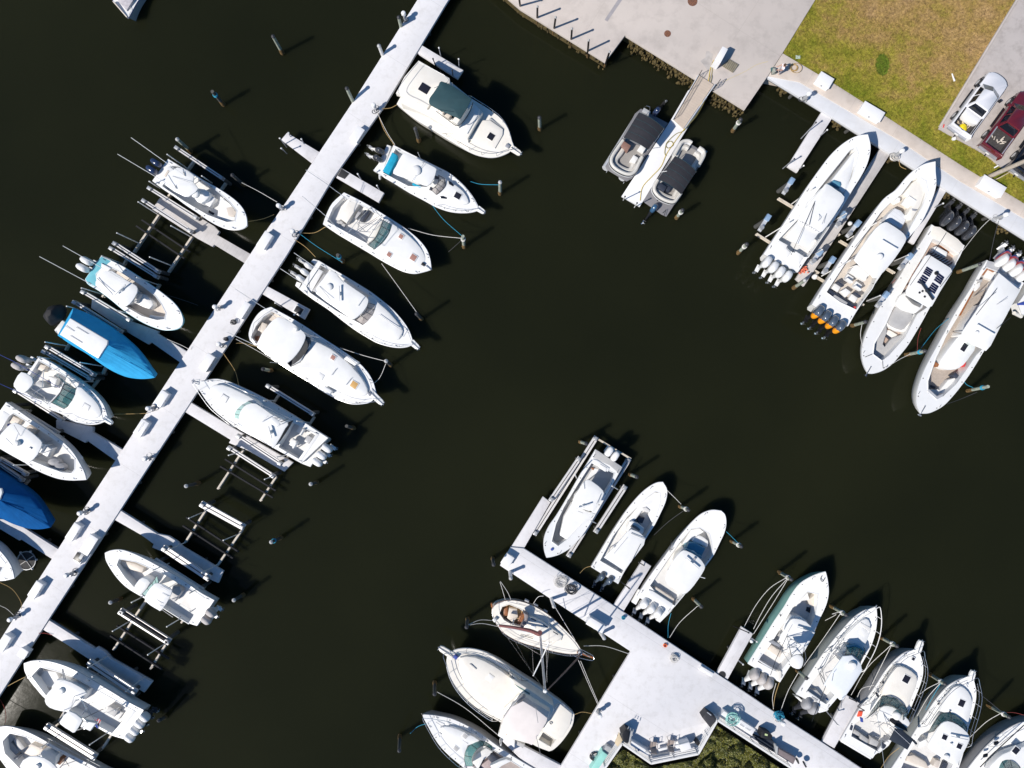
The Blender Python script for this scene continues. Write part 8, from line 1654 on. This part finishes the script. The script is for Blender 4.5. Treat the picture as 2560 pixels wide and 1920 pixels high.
for u, v, mm in ((1025,1515, tanbx),(1168,1585, alu)):
    c = vR(u, v, 1.75); w = part(t, 'wheel', MB().tube([c - Vector((.05,.03,0)), c + Vector((.05,.03,.02))],.26,16), rubber); part(w, 'rim', MB().tube([c + Vector((.05,.03,.02)), c + Vector((.075,.045,.03))],.17,12), mm)
blockp('dark_chest', 'dark chest shaded against the fence between bin and cart', vR, [(150,1010),(330,1090),(560,1130),(640,1240),(600,1370),(300,1200)], ZD, 1.6, darkcan, 'chest')
# hedge
HP = [(1535,1898),(1557,1872),(1629,1920),(1744,1898),(1793,1815),(1890,1880),(1975,1938),(1990,1990),(1500,1990),(1490,1960)]
hm = bpy.data.materials.new('mangrove_leaf'); hm.use_nodes = True; nt = hm.node_tree; b_ = nt.nodes['Principled BSDF']; b_.inputs['Roughness'].default_value = .5
oi = nt.nodes.new('ShaderNodeNewGeometry'); rp = nt.nodes.new('ShaderNodeValToRGB'); e = rp.color_ramp.elements; e[0].color = (.030,.045,.006,1); e[1].color = (.30,.24,.03,1); k = e.new(.5); k.color = (.125,.125,.012,1); k = e.new(.93); k.color = (.14,.15,.02,1)
nt.links.new(oi.outputs['Random Per Island'], rp.inputs[0]); nt.links.new(rp.outputs[0], b_.inputs['Base Color'])
mb = MB(); bumps = [(random.uniform(1490,1990), random.uniform(1810,1990), random.uniform(8,22)) for _ in range(170)]
def hz(u, v): return max([0] + [1.15 * (1 - ((u - a) ** 2 + (v - c) ** 2) / r / r) for a, c, r in bumps])
n = 0
while n < 34000:
    u, v = random.uniform(1488,1992), random.uniform(1810,1990)
    if not inside((u, v), HP): continue
    z = .35 + hz(u, v) * random.uniform(.75,1.0) - (random.random() < .12) * random.uniform(0,.5); p = PX(u, v, z); a = random.uniform(0,6.28); tl = random.uniform(-.7,.7); s_ = random.uniform(.045,.085)
    d = Vector((math.cos(a), math.sin(a), tl)).normalized(); l = Vector((-d.y, d.x, random.uniform(-.5,.5))).normalized() * s_ * .45
    o = len(mb.v); mb.v += [p - d * s_, p + l, p + d * s_, p - l]; mb.f.append((o, o + 1, o + 2, o + 3)); n += 1
me = bpy.data.meshes.new('mangrove_shrubs'); og = PX(1740,1900,0); me.from_pydata([tuple(v - og) for v in mb.v],[], mb.f); me.materials.append(hm)
ob = bpy.data.objects.new('mangrove_shrubs', me); COL.objects.link(ob); ob.location = og; tag(ob, 'dense olive green mangrove shrubs below the white railing', 'shrubs', None, 'stuff')
solo('hedge_soil', slabpx(HP, .3,-1,0), mat('dark_mud', (.02,.02,.012),.9,.4,3), 'dark muddy bank under the shrubs', 'bank', kind='structure')
